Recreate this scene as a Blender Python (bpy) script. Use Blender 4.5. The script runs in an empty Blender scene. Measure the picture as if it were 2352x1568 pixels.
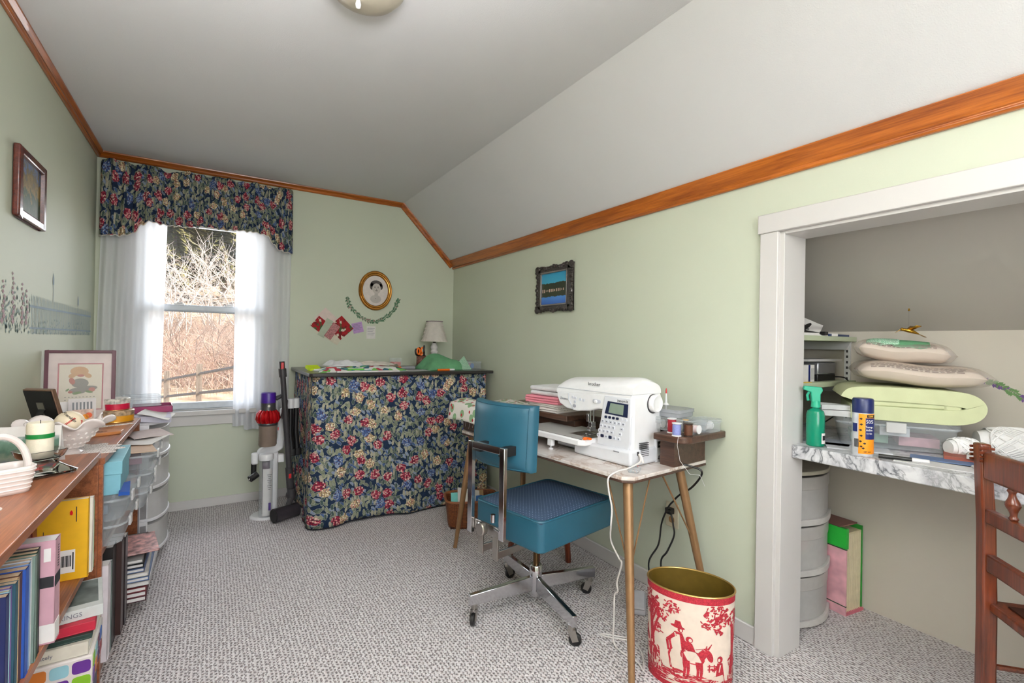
import bpy, math, random
from mathutils import Vector, Matrix
SC = bpy.context.scene
COL = SC.collection
PI = math.pi
rnd = random.Random(7)

def C(r, g, b, a=1.0):
    f = lambda c: (c/255/12.92) if c/255 <= .04045 else ((c/255+.055)/1.055)**2.4
    return (f(r), f(g), f(b), a)

# ------------------------------------------------------------------ camera
cd = bpy.data.cameras.new('camera'); cam = bpy.data.objects.new('camera', cd); COL.objects.link(cam)
cd.sensor_width = 36.0; cd.lens = 36.0*1104.4/2352.0; cd.clip_start = .03; cd.clip_end = 400
FW = Vector((.52916681, .84851165, .00323648)); RT = Vector((.84836277, -.52913918, .01709781)); UP = Vector((-.01622024, .00630188, .99984858))
m = Matrix((RT, UP, -FW)).transposed().to_4x4(); m.translation = (0, 0, 1.2); cam.matrix_world = m
SC.camera = cam
# ------------------------------------------------------------------ world, sun, lights, exposure
SC.view_settings.view_transform = 'Standard'; SC.view_settings.look = 'None'
SC.view_settings.gamma = 1.0; SC.view_settings.use_curve_mapping = False
SC.view_settings.exposure = .04
SC.cycles.max_bounces = 8; SC.cycles.diffuse_bounces = 4; SC.cycles.glossy_bounces = 3; SC.cycles.transmission_bounces = 6; SC.cycles.transparent_max_bounces = 16
SC.cycles.caustics_reflective = False; SC.cycles.caustics_refractive = False
W = bpy.data.worlds.new('sky'); SC.world = W; W.use_nodes = True
nt = W.node_tree; nt.nodes.clear()
sk = nt.nodes.new('ShaderNodeTexSky'); sk.sky_type = 'NISHITA'; sk.sun_disc = False
sk.sun_elevation = math.radians(42); sk.sun_rotation = math.radians(130); sk.air_density = 1.3; sk.dust_density = 2.5
bg = nt.nodes.new('ShaderNodeBackground'); bg.inputs[1].default_value = .28
wo = nt.nodes.new('ShaderNodeOutputWorld')
nt.links.new(sk.outputs[0], bg.inputs[0]); nt.links.new(bg.outputs[0], wo.inputs[0])
def lamp(name, kind, loc, direction, energy, color=(1, 1, 1), **kw):
    l = bpy.data.lights.new(name, kind); l.energy = energy; l.color = color
    for k, v in kw.items(): setattr(l, k, v)
    o = bpy.data.objects.new(name, l); COL.objects.link(o); o.location = loc
    o.rotation_euler = Vector(direction).to_track_quat('-Z', 'Y').to_euler()
    return o
lamp('sun', 'SUN', (6, -6, 12), (-.9, .3, -.75), 8.5, (1, .95, .86), angle=.01)
lamp('window_daylight', 'AREA', (-.05, 5.3, 1.9), (.06, -1, -.3), 85, (.95, .97, 1), shape='RECTANGLE', size=1.8, size_y=1.6)
lamp('rear_fill', 'AREA', (.45, -1.27, 1.55), (.12, 1, -.25), 46, (.95, .97, 1), shape='RECTANGLE', size=1.5, size_y=1.1)  # fill light added behind the camera, in front of the unseen rear wall
lamp('bounced_flash', 'AREA', (-.05, -.3, 1.5), (-.1, .42, 1), 112, (.95, .97, 1), shape='DISK', size=.6, spread=math.radians(105))

# ------------------------------------------------------------------ mesh helpers
class MB:
    def __init__(s): s.v = []; s.f = []; s.uv = None
    def add(s, vs, fs, uv=None):
        b = len(s.v); s.v += [tuple(p) for p in vs]; s.f += [tuple(i+b for i in f) for f in fs]
        if uv is not None:
            if s.uv is None: s.uv = [(0, 0)]*b
            s.uv += uv
        elif s.uv is not None: s.uv += [(0, 0)]*len(vs)
        return s
    def box(s, x0, y0, z0, x1, y1, z1, R=None, o=(0, 0, 0)):
        vs = [Vector((x, y, z)) for x in (x0, x1) for y in (y0, y1) for z in (z0, z1)]
        if R is not None: vs = [R @ p + Vector(o) for p in vs]
        return s.add(vs, [(0,1,3,2),(4,6,7,5),(0,4,5,1),(2,3,7,6),(0,2,6,4),(1,5,7,3)])
    def cbox(s, c, d, R=None):
        h = [q/2 for q in d]
        if R is None: return s.box(c[0]-h[0], c[1]-h[1], c[2]-h[2], c[0]+h[0], c[1]+h[1], c[2]+h[2])
        return s.box(-h[0], -h[1], -h[2], h[0], h[1], h[2], R, c)
    def tube(s, path, r, n=8, cap=True, closed=False, flat=1.0):
        P = [Vector(p) for p in path]; N = len(P); rs = r if isinstance(r, (list, tuple)) else [r]*N
        T = []
        for i in range(N):
            a = P[(i-1) % N] if (i > 0 or closed) else P[i]; b = P[(i+1) % N] if (i < N-1 or closed) else P[i]
            t = (b-a); T.append(t.normalized() if t.length > 1e-9 else Vector((0, 0, 1)))
        u = T[0].orthogonal().normalized(); vs = []
        for i in range(N):
            u = (u - T[i]*u.dot(T[i])); u = u.normalized() if u.length > 1e-6 else T[i].orthogonal().normalized()
            w = T[i].cross(u)
            for k in range(n):
                a = 2*PI*k/n; vs.append(P[i]+u*(math.cos(a)*rs[i])+w*(math.sin(a)*rs[i]*flat))
        fs = []
        for i in range(N if closed else N-1):
            j = (i+1) % N
            for k in range(n): fs.append((i*n+k, i*n+(k+1) % n, j*n+(k+1) % n, j*n+k))
        if cap and not closed: fs += [tuple(range(n))[::-1], tuple((N-1)*n+k for k in range(n))]
        return s.add(vs, fs)
    def cyl(s, p0, p1, r0, r1=None, n=16): return s.tube([p0, p1], [r0, r0 if r1 is None else r1], n)
    def lathe(s, prof, c=(0, 0, 0), n=24, R=None, sx=1, sy=1):
        vs = []; fs = []; k = len(prof)
        for i in range(n):
            a = 2*PI*i/n
            for r, z in prof:
                p = Vector((r*math.cos(a)*sx, r*math.sin(a)*sy, z))
                if R is not None: p = R @ p
                vs.append(p+Vector(c))
        for i in range(n):
            j = (i+1) % n
            for q in range(k-1): fs.append((i*k+q, j*k+q, j*k+q+1, i*k+q+1))
        if prof[0][0] > 1e-6: fs.append(tuple(i*k for i in range(n))[::-1])
        if prof[-1][0] > 1e-6: fs.append(tuple(i*k+k-1 for i in range(n)))
        return s.add(vs, fs)
    def prism(s, poly, a, b, ax='z', R=None, o=(0, 0, 0)):
        def P(p, t):
            q = Vector((p[0], p[1], t)) if ax == 'z' else Vector((t, p[0], p[1])) if ax == 'x' else Vector((p[0], t, p[1]))
            return (R @ q if R is not None else q)+Vector(o)
        n = len(poly); vs = [P(p, a) for p in poly]+[P(p, b) for p in poly]
        fs = [tuple(range(n))[::-1], tuple(range(n, 2*n))]+[(i, (i+1) % n, n+(i+1) % n, n+i) for i in range(n)]
        return s.add(vs, fs)
    def grid(s, fn, nu, nv, uvfn=None, closed=False):
        vs = []; uv = []; fs = []
        for i in range(nu+(0 if closed else 1)):
            for j in range(nv+1):
                vs.append(fn(i/nu, j/nv)); uv.append(uvfn(i/nu, j/nv) if uvfn else (0, 0))
        M_ = nu if closed else nu+1
        for i in range(nu):
            for j in range(nv):
                a = i*(nv+1)+j; b = ((i+1) % M_)*(nv+1)+j; fs.append((a, b, b+1, a+1))
        return s.add(vs, fs, uv if uvfn else None)
    def ball(s, c, r, n=12, R=None):
        r = r if isinstance(r, (tuple, list)) else (r, r, r); k = max(4, n//2)
        prof = [(math.sin(PI*i/k), -math.cos(PI*i/k)) for i in range(k+1)]; prof[0] = (0, -1); prof[-1] = (0, 1)
        vs = []; fs = []; K = k+1
        for i in range(n):
            a = 2*PI*i/n
            for q, z in prof:
                p = Vector((q*math.cos(a)*r[0], q*math.sin(a)*r[1], z*r[2]))
                if R is not None: p = R @ p
                vs.append(p+Vector(c))
        for i in range(n):
            j = (i+1) % n
            for q in range(k): fs.append((i*K+q, j*K+q, j*K+q+1, i*K+q+1))
        return s.add(vs, fs)
    def build(s, name, mat, parent=None, smooth=35, bevel=0, solid=0, loc=None, kind=None, seg=2, sub=0):
        me = bpy.data.meshes.new(name); me.from_pydata(s.v, [], s.f); me.update()
        import bmesh
        bm = bmesh.new(); bm.from_mesh(me); bmesh.ops.remove_doubles(bm, verts=bm.verts, dist=1e-6) if s.uv is None else None
        bmesh.ops.recalc_face_normals(bm, faces=bm.faces); bm.to_mesh(me); bm.free()
        if s.uv is not None:
            L = me.uv_layers.new(name='UVMap')
            for lp in me.loops: L.data[lp.index].uv = s.uv[lp.vertex_index]
        if smooth:
            me.polygons.foreach_set('use_smooth', [True]*len(me.polygons)); me.set_sharp_from_angle(angle=math.radians(smooth))
        me.materials.append(mat)
        o = bpy.data.objects.new(name, me); COL.objects.link(o)
        if parent is not None: o.parent = parent
        if loc is not None: o.location = loc
        if solid:
            q = o.modifiers.new('thickness', 'SOLIDIFY'); q.thickness = solid; q.offset = 0
        if bevel:
            q = o.modifiers.new('bevel', 'BEVEL'); q.width = bevel; q.segments = seg; q.limit_method = 'ANGLE'; q.angle_limit = math.radians(40)
        if sub:
            q = o.modifiers.new('subdivision', 'SUBSURF'); q.levels = sub; q.render_levels = sub
        if kind: o['kind'] = kind
        return o

def tag(o, label, cat, group=None):
    o['label'] = label; o['category'] = cat
    if group: o['group'] = group
    return o
def thing(name, label, cat, loc=(0, 0, 0), rz=0, group=None, rx=0, ry=0):
    o = bpy.data.objects.new(name, None); COL.objects.link(o); o.empty_display_size = .05
    o.location = loc; o.rotation_euler = (rx, ry, rz)
    return tag(o, label, cat, group)
def place(o, loc, rz=0, rx=0, ry=0): o.location = loc; o.rotation_euler = (rx, ry, rz); return o
def copy_thing(o, loc, rz, label, group=None):
    r = o.copy(); COL.objects.link(r); r.location = loc; r.rotation_euler = (0, 0, rz); r['label'] = label
    if group: r['group'] = group
    for ch in list(o.children):
        c = ch.copy(); COL.objects.link(c); c.parent = r
        for g in list(ch.children):
            d = g.copy(); COL.objects.link(d); d.parent = c
    return r
def struct(o): o['kind'] = 'structure'; return o
def mat_frame(o, right, up):
    r = Vector(right).normalized(); u = Vector(up).normalized(); n = r.cross(u).normalized(); u = n.cross(r)
    m = Matrix((r, u, n)).transposed().to_4x4(); m.translation = o; return m
def rotz(a): return Matrix.Rotation(a, 3, 'Z')
def rounded(w, h, r, n=4, cx=0, cy=0):
    pts = []
    for sx, sy, a0 in ((1, 1, 0), (-1, 1, PI/2), (-1, -1, PI), (1, -1, 3*PI/2)):
        for i in range(n+1):
            a = a0+PI/2*i/n; pts.append((cx+sx*(w/2-r)+r*math.cos(a), cy+sy*(h/2-r)+r*math.sin(a)))
    return pts
def text(name, s, size, mat, parent, M, extrude=.0004, align='CENTER', shear=0, sx=1):
    c = bpy.data.curves.new('t', 'FONT'); c.body = s; c.size = size; c.extrude = extrude; c.align_x = align; c.align_y = 'CENTER'; c.shear = shear; c.resolution_u = 2
    t = bpy.data.objects.new('t', c); COL.objects.link(t)
    me = bpy.data.meshes.new_from_object(t.evaluated_get(bpy.context.evaluated_depsgraph_get()))
    bpy.data.objects.remove(t); bpy.data.curves.remove(c)
    me.transform(M @ Matrix.Diagonal((sx, 1, 1, 1))); me.materials.clear(); me.materials.append(mat)
    o = bpy.data.objects.new(name, me); COL.objects.link(o); o.parent = parent
    return o

# ------------------------------------------------------------------ materials
class NT:
    def __init__(s, name):
        s.m = bpy.data.materials.new(name); s.m.use_nodes = True; s.t = s.m.node_tree; s.t.nodes.clear()
        s.out = s.n('ShaderNodeOutputMaterial')
    def n(s, k, **kw):
        q = s.t.nodes.new(k)
        for a, b in kw.items(): setattr(q, a, b)
        return q
    def l(s, a, b): s.t.links.new(a, b)
    def val(s, sock, v):
        if hasattr(v, 'is_linked') or hasattr(v, 'links'): s.l(v, sock)
        else: sock.default_value = v
    def math(s, op, a, b=0.0, c=None, clamp=False):
        q = s.n('ShaderNodeMath', operation=op, use_clamp=clamp); s.val(q.inputs[0], a); s.val(q.inputs[1], b)
        if c is not None: s.val(q.inputs[2], c)
        return q.outputs[0]
    def mix(s, f, a, b):
        q = s.n('ShaderNodeMix', data_type='RGBA'); s.val(q.inputs[0], f); s.val(q.inputs[6], a); s.val(q.inputs[7], b); return q.outputs[2]
    def ramp(s, f, stops, interp='LINEAR'):
        q = s.n('ShaderNodeValToRGB'); q.color_ramp.interpolation = interp; e = q.color_ramp.elements
        while len(e) < len(stops): e.new(.5)
        for i, (p, c) in enumerate(stops): e[i].position = p; e[i].color = c if len(c) == 4 else (*c, 1)
        s.l(f, q.inputs[0]); return q.outputs[0]
    def coord(s, which='Object', scale=(1, 1, 1), rot=(0, 0, 0), loc=(0, 0, 0)):
        t = s.n('ShaderNodeTexCoord'); m_ = s.n('ShaderNodeMapping'); s.l(t.outputs[which], m_.inputs[0])
        m_.inputs[1].default_value = loc; m_.inputs[2].default_value = rot; m_.inputs[3].default_value = scale; return m_.outputs[0]
    def noise(s, v, scale, detail=3, rough=.5, dist=0):
        q = s.n('ShaderNodeTexNoise'); s.l(v, q.inputs['Vector']); q.inputs['Scale'].default_value = scale; q.inputs['Detail'].default_value = detail; q.inputs['Roughness'].default_value = rough; q.inputs['Distortion'].default_value = dist; return q.outputs['Fac']
    def vor(s, v, scale, feature='F1', rand=1.0, dim='3D'):
        q = s.n('ShaderNodeTexVoronoi', feature=feature, voronoi_dimensions=dim); s.l(v, q.inputs['Vector']); q.inputs['Scale'].default_value = scale; q.inputs['Randomness'].default_value = rand; return q
    def bump(s, h, strength=.3, dist=.01):
        q = s.n('ShaderNodeBump'); q.inputs['Strength'].default_value = strength; q.inputs['Distance'].default_value = dist; s.l(h, q.inputs['Height']); return q.outputs[0]
    def bsdf(s, color, rough=.5, metal=0.0, normal=None, spec=.5, coat=0, sheen=0, alpha=None, link=True):
        q = s.n('ShaderNodeBsdfPrincipled'); s.val(q.inputs['Base Color'], color); s.val(q.inputs['Roughness'], rough); q.inputs['Metallic'].default_value = metal
        q.inputs['Specular IOR Level'].default_value = spec; q.inputs['Coat Weight'].default_value = coat
        if sheen: q.inputs['Sheen Weight'].default_value = sheen
        if normal is not None: s.l(normal, q.inputs['Normal'])
        if link: s.l(q.outputs[0], s.out.inputs[0])
        return q
_mc = {}
def M(name, rgb, rough=.5, metal=0.0, var=.06, scale=30, spec=.5, coat=0, bump=0, bscale=200):
    if name in _mc: return _mc[name]
    t = NT(name); v = t.coord(); n = t.noise(v, scale, 2); c = C(*rgb)
    lo = tuple(max(0, x*(1-var)) for x in c[:3])+(1,); hi = tuple(min(1, x*(1+var)) for x in c[:3])+(1,)
    col = t.ramp(n, [(.3, lo), (.7, hi)]); nm = None
    if bump: nm = t.bump(t.noise(v, bscale, 3), bump, .002)
    t.bsdf(col, rough, metal, nm, spec, coat); _mc[name] = t.m; return t.m
def clear(name, rgb, tr=.6, rough=.12):
    if name in _mc: return _mc[name]
    t = NT(name); v = t.coord(); n = t.noise(v, 40, 2); c = C(*rgb)
    col = t.ramp(n, [(.3, tuple(x*.94 for x in c[:3])+(1,)), (.7, c)])
    b = t.bsdf(col, rough, link=False); tp = t.n('ShaderNodeBsdfTransparent'); tp.inputs[0].default_value = tuple(min(1, .55+.45*x) for x in c[:3])+(1,)
    mx = t.n('ShaderNodeMixShader'); mx.inputs[0].default_value = 1-tr; t.l(tp.outputs[0], mx.inputs[1]); t.l(b.outputs[0], mx.inputs[2]); t.l(mx.outputs[0], t.out.inputs[0])
    _mc[name] = t.m; return t.m
def wood(name, dark, light, rough=.4, scale=1.0, axis=1, coat=.1):
    if name in _mc: return _mc[name]
    t = NT(name); sc = [14*scale]*3; sc[axis] = .9*scale
    v = t.coord(scale=sc); n1 = t.noise(v, 3, 6, .65, .6); sc2 = [90*scale]*3; sc2[axis] = 2.5*scale
    n2 = t.noise(t.coord(scale=sc2), 3, 3); f = t.math('ADD', t.math('MULTIPLY', n1, .7), t.math('MULTIPLY', n2, .3))
    col = t.ramp(f, [(.36, C(*dark)), (.62, C(*light))]); t.bsdf(col, rough, 0, t.bump(n2, .08, .002), .5, coat); _mc[name] = t.m; return t.m
def wallpaint(name, rgb, rough=.5, strength=.12):
    t = NT(name); v = t.coord(); a = t.noise(v, 260, 2); b = t.noise(v, 1.6, 2); c = C(*rgb)
    col = t.ramp(b, [(.3, tuple(x*.97 for x in c[:3])+(1,)), (.7, c)]); t.bsdf(col, rough, 0, t.bump(a, strength, .002), .4); return t.m
M_WALL = wallpaint('sage_green_paint', (205, 210, 190), .6)
M_CEIL = wallpaint('ceiling_white_paint', (214, 212, 212), .85, .25)
M_TRIMW = wallpaint('white_gloss_paint', (212, 208, 205), .35, .06)
M_CLOSET = wallpaint('closet_off_white_paint', (208, 200, 188), .7)
M_PINE = {a: wood('amber_pine_%d' % a, (128, 60, 14), (190, 106, 34), .3, 1, a, .3) for a in (0, 1)}
M_WALNUT = wood('walnut_laminate', (104, 54, 30), (164, 98, 60), .38, 1.2, 1, .15)
M_DARKWOOD = wood('dark_desk_laminate', (50, 32, 24), (88, 60, 46), .4, 1.2, 1, .1)
M_OAK = wood('red_brown_chair_wood', (66, 26, 12), (120, 54, 26), .32, 1.3, 2, .3)
M_CHROME = M('chrome', (205, 205, 208), .12, 1.0, .03)
M_STEEL = M('brushed_steel', (170, 166, 160), .28, 1.0)
M_BLACK = M('black_plastic', (22, 21, 22), .4)
M_DKGREY = M('dark_grey_plastic', (58, 56, 58), .35)
M_WHITE = M('white_plastic', (236, 235, 236), .3, 0, .02)
M_PAPER = M('white_paper', (228, 224, 220), .8, 0, .04)
M_BRASS = M('gold_leg_metal', (142, 108, 74), .4, .45)
M_INK = M('black_ink', (30, 30, 34), .7)
M_CLEAR = clear('clear_plastic', (240, 243, 245), .80, .08)
M_FROST = clear('frosted_plastic', (232, 230, 228), .38, .35)
M_GLASS = clear('clear_glass', (246, 248, 248), .86, .03)
M_RED = M('red_plastic', (196, 22, 28), .3)
M_ORANGE = M('orange_plastic', (244, 110, 14), .35)
M_PURPLE = M('purple_plastic', (62, 22, 132), .35)

def carpet():
    t = NT('berber_loop_carpet'); v = t.coord(scale=(1/.0132, 1/.0175, 1)); sx = t.n('ShaderNodeSeparateXYZ'); t.l(v, sx.inputs[0])
    row = t.math('FLOOR', sx.outputs[0]); par = t.math('MULTIPLY', t.math('MODULO', row, 2.0), .5)
    nz = t.noise(t.coord(), 60, 2); y2 = t.math('ADD', t.math('ADD', sx.outputs[1], par), t.math('MULTIPLY', nz, .7))
    cb = t.n('ShaderNodeCombineXYZ'); t.l(sx.outputs[0], cb.inputs[0]); t.l(y2, cb.inputs[1])
    vo = t.vor(cb.outputs[0], 1, 'F1', .38, '2D'); d = vo.outputs['Distance']
    big = t.noise(t.coord(), 3, 2); fleck = t.noise(t.coord(), 140, 2)
    base = t.ramp(fleck, [(.32, C(204, 194, 194)), (.5, C(232, 227, 227)), (.72, C(248, 245, 245))])
    h = t.ramp(d, [(.14, (0, 0, 0, 1)), (.40, (1, 1, 1, 1))])
    rc = t.n('ShaderNodeSeparateColor'); t.l(vo.outputs['Color'], rc.inputs[0])
    shade = t.mix(t.math('MULTIPLY', rc.outputs[0], .35), base, C(206, 196, 194))
    col = t.mix(h, C(142, 132, 131), shade); col = t.mix(t.math('MULTIPLY', big, .12), col, C(150, 140, 134))
    t.bsdf(col, .95, 0, t.bump(h, .9, .006), .15, sheen=.1); return t.m
M_CARPET = carpet()

def floral(name, s=1.0):
    # printed cotton: navy ground, grey-green leaves, blue blooms, red/pink/cream berry clusters; uv in metres
    t = NT(name); v = t.coord('UV', (s, s, 1)); q = t.n('ShaderNodeTexNoise'); t.l(v, q.inputs['Vector']); q.inputs['Scale'].default_value = 28; q.inputs['Detail'].default_value = 2
    vm = t.n('ShaderNodeVectorMath', operation='MULTIPLY_ADD'); t.l(q.outputs['Color'], vm.inputs[0]); vm.inputs[1].default_value = (.022, .022, 0); t.l(v, vm.inputs[2]); w = vm.outputs[0]
    col = t.mix(t.noise(v, 50, 3), C(18, 32, 54), C(44, 60, 86))
    for rot, sc, off, cols in ((.6, (19, 40, 1), .1, (C(110, 120, 98), C(164, 166, 140), C(86, 100, 84))), (-.8, (20, 42, 1), 3.3, (C(74, 98, 142), C(126, 132, 110), C(140, 154, 180))), (1.6, (20, 46, 1), 7.7, (C(146, 150, 124), C(70, 88, 82), C(182, 174, 150)))):
        m0 = t.n('ShaderNodeMapping'); t.l(w, m0.inputs[0]); m0.inputs[1].default_value = (off, off, 0); m0.inputs[2].default_value = (0, 0, rot)
        mp = t.n('ShaderNodeMapping'); t.l(m0.outputs[0], mp.inputs[0]); mp.inputs[3].default_value = sc
        vo = t.vor(mp.outputs[0], 1, 'F1', .9, '2D'); sc_ = t.n('ShaderNodeSeparateColor'); t.l(vo.outputs['Color'], sc_.inputs[0])
        msk = t.math('MULTIPLY', t.math('LESS_THAN', vo.outputs['Distance'], .40), t.math('GREATER_THAN', sc_.outputs[0], .36))
        lc = t.ramp(sc_.outputs[1], [(0, cols[0]), (.36, cols[1]), (.7, cols[2])], 'CONSTANT')
        lc = t.mix(t.math('MULTIPLY', vo.outputs['Distance'], 1.1), lc, C(44, 58, 66)); lc = t.mix(t.math('MULTIPLY', t.math('GREATER_THAN', vo.outputs['Distance'], .33), .45), lc, C(196, 196, 180)); col = t.mix(msk, col, lc)
    big = t.vor(w, 10.5, 'F1', .9, '2D'); bs = t.n('ShaderNodeSeparateColor'); t.l(big.outputs['Color'], bs.inputs[0])
    cm = t.math('MULTIPLY', t.math('LESS_THAN', t.math('ADD', big.outputs['Distance'], t.math('MULTIPLY', t.noise(v, 32, 3), .5)), .58), t.math('GREATER_THAN', bs.outputs[2], .12))
    dot = t.vor(v, 105, 'F1', .7, '2D'); ds = t.n('ShaderNodeSeparateColor'); t.l(dot.outputs['Color'], ds.inputs[0])
    red = t.ramp(ds.outputs[0], [(0, C(138, 34, 56)), (.3, C(180, 66, 86)), (.52, C(210, 132, 134)), (.76, C(226, 188, 174))], 'CONSTANT')
    crm = t.ramp(ds.outputs[0], [(0, C(190, 166, 124)), (.35, C(222, 206, 168)), (.65, C(214, 160, 142)), (.85, C(234, 224, 200))], 'CONSTANT')
    bl = t.ramp(ds.outputs[0], [(0, C(70, 96, 146)), (.5, C(120, 140, 178)), (.8, C(156, 168, 190))], 'CONSTANT')
    cc = t.mix(t.math('GREATER_THAN', bs.outputs[0], .34), crm, red); cc = t.mix(t.math('GREATER_THAN', bs.outputs[0], .86), cc, bl)
    cc = t.mix(t.math('MULTIPLY', t.math('GREATER_THAN', dot.outputs['Distance'], .48), .8), cc, C(60, 30, 44))
    col = t.mix(cm, col, cc)
    t.bsdf(col, .9, 0, t.bump(t.noise(v, 500, 2), .15, .001), .2); return t.m
M_FLORAL = floral('floral_print_cotton')
def marble(name, base, vein, vein2, scale=3.0):
    t = NT(name); v = t.coord(scale=(scale, scale, scale)); d = t.noise(v, 2.2, 6, .62, 1.2)
    e = t.math('ABSOLUTE', t.math('SUBTRACT', d, .5)); a = t.noise(v, 1.1, 3)
    m1 = t.ramp(e, [(.0, (1, 1, 1, 1)), (.035, (.25, .25, .25, 1)), (.1, (0, 0, 0, 1))]); m2 = t.math('MULTIPLY', m1, t.ramp(a, [(.42, (0, 0, 0, 1)), (.58, (1, 1, 1, 1))]))
    soft = t.ramp(t.noise(v, 3.2, 5, .6, .5), [(.4, C(*base)), (.75, C(*vein2))]); col = t.mix(m2, soft, C(*vein))
    t.bsdf(col, .3, 0, None, .5, .15); return t.m
M_MARBLE_BR = marble('brown_veined_contact_paper', (232, 226, 220), (150, 108, 74), (206, 192, 184), 4)
M_MARBLE_GR = marble('grey_veined_contact_paper', (228, 228, 230), (84, 86, 92), (176, 176, 182), 4.5)
def sheer():
    t = NT('sheer_white_voile'); v = t.coord('UV'); n = t.noise(v, 900, 1); col = t.ramp(n, [(.3, (.9, .91, .94, 1)), (.7, (.97, .975, .99, 1))])
    d = t.n('ShaderNodeBsdfDiffuse'); t.l(col, d.inputs[0]); tl = t.n('ShaderNodeBsdfTranslucent'); t.l(col, tl.inputs[0]); tp = t.n('ShaderNodeBsdfTransparent')
    a = t.n('ShaderNodeMixShader'); a.inputs[0].default_value = .42; t.l(d.outputs[0], a.inputs[1]); t.l(tl.outputs[0], a.inputs[2])
    b = t.n('ShaderNodeMixShader'); b.inputs[0].default_value = .12; t.l(a.outputs[0], b.inputs[1]); t.l(tp.outputs[0], b.inputs[2]); t.l(b.outputs[0], t.out.inputs[0]); return t.m
M_SHEER = sheer()
# ================================================================== the room
XL, XR, YB, ZC = -.646, 1.877, 4.046, 2.39
struct(MB().box(-.8, -1.5, -.06, 2.75, 4.2, 0).build('floor', M_CARPET))
struct(MB().box(XL-.1, -1.5, 0, XL, 4.2, 2.45).build('wall_left', M_WALL))
b = MB().box(XL-.1, YB, 0, 2.0, YB+.14, .69).box(XL-.1, YB, .69, -.45, YB+.14, 2.06).box(XL-.1, YB, 2.06, .345, YB+.14, 2.46)
b.prism([(.345, .69), (2.0, .69), (2.0, 1.8), (1.385, 2.42), (1.385, 2.46), (.345, 2.46)], YB, YB+.14, 'y')
struct(b.build('wall_back', M_WALL, smooth=0))
struct(MB().box(XR, 1.033, 0, XR+.12, 4.2, 1.92).box(XR, -.15, 1.652, XR+.12, 1.033, 1.92).box(XR, -1.5, 0, XR+.12, -.15, 1.92).build('wall_right', M_WALL, smooth=0))
struct(MB().box(XL-.1, -1.5, 0, -.35, -1.36, 2.46).box(1.3, -1.5, 0, 2.75, -1.36, 2.46).box(-.35, -1.5, 0, 1.3, -1.36, .95).box(-.35, -1.5, 2.12, 1.3, -1.36, 2.46).build('wall_front', M_WALL, smooth=0))
struct(MB().box(XL-.1, -1.5, ZC, 1.385, 4.2, ZC+.08).prism([(1.385, ZC), (2.0, 1.765), (2.0, 1.845), (1.385, ZC+.08)], -1.5, 4.2, 'y').build('ceiling', M_CEIL, smooth=0))
struct(MB().box(2.585, -.4, 0, 2.68, 1.6, 1.285).build('wall_closet_back', M_CLOSET))
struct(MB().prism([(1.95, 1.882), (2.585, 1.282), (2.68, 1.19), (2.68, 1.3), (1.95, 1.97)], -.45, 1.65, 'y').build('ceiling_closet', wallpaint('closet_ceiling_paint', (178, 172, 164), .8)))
struct(MB().prism([(XR+.12, 0), (2.68, 0), (2.68, 1.3), (XR+.12, 1.95)], 1.5, 1.6, 'y').build('wall_closet_side', M_CLOSET))
struct(MB().prism([(XR+.12, 0), (2.68, 0), (2.68, 1.3), (XR+.12, 1.95)], -.45, -.35, 'y').build('wall_closet_end', M_CLOSET))
# wood crown mouldings
def crown(name, prof, a, b_, ax, axis, R=None, o=(0, 0, 0)): return struct(MB().prism(prof, a, b_, ax, R, o).build(name, M_PINE[axis], bevel=.003))
crown('trim_1', [(XR, 1.866), (XR-.014, 1.866), (XR-.018, 1.874), (XR-.015, 1.882), (XR-.02, 1.884), (XR-.024, 1.892), (XR-.062, 1.938), (XR-.04, 1.945), (XR, 1.9)], -1.36, YB, 'y', 1)
crown('trim_2', [(XL, 2.352), (XL+.012, 2.352), (XL+.02, 2.362), (XL+.018, 2.368), (XL+.034, 2.382), (XL+.036, 2.391), (XL, 2.391)], -1.36, YB, 'y', 1)
crown('trim_3', [(YB, 2.352), (YB-.012, 2.352), (YB-.02, 2.362), (YB-.018, 2.368), (YB-.034, 2.382), (YB-.036, 2.391), (YB, 2.391)], XL, 1.372, 'x', 0)
L = math.hypot(1.858-1.385, 2.39-1.909); an = math.atan2(1.909-2.39, 1.858-1.385)
Rs = Matrix(((math.cos(an), 0, -math.sin(an)), (0, 1, 0), (math.sin(an), 0, math.cos(an))))
crown('trim_4', [(YB, -.04), (YB-.012, -.04), (YB-.02, -.03), (YB-.018, -.024), (YB-.034, -.008), (YB-.036, .0), (YB, .0)], -.016, L+.012, 'x', 0, Rs, (1.385, 0, 2.391))
# baseboards
def base(name, *a): return struct(MB().box(*a).build(name, M_TRIMW, bevel=.004))
base('baseboard_back', XL, YB-.014, 0, XR, YB, .062)
base('baseboard_right', XR-.013, 1.112, 0, XR, YB, .074)
base('baseboard_left', XL, -1.36, 0, XL+.013, YB, .07)
base('baseboard_front', XL, -1.36, 0, XR, -1.347, .07)
# closet casing: side board, header board, jamb lining and stop
struct(MB().box(XR-.02, 1.040, 0, XR, 1.112, 1.652).build('trim_5', M_TRIMW, bevel=.003))
struct(MB().box(XR-.024, -.24, 1.652, XR, 1.120, 1.727).build('trim_6', M_TRIMW, bevel=.003))
struct(MB().box(XR-.004, 1.022, 0, XR+.15, 1.034, 1.652).box(XR-.004, 1.034, 0, XR+.02, 1.042, 1.652).build('trim_7', M_TRIMW, bevel=.002))
struct(MB().box(XR-.004, -.15, 1.64, XR+.15, 1.022, 1.653).build('trim_8', M_TRIMW, bevel=.002))
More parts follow.
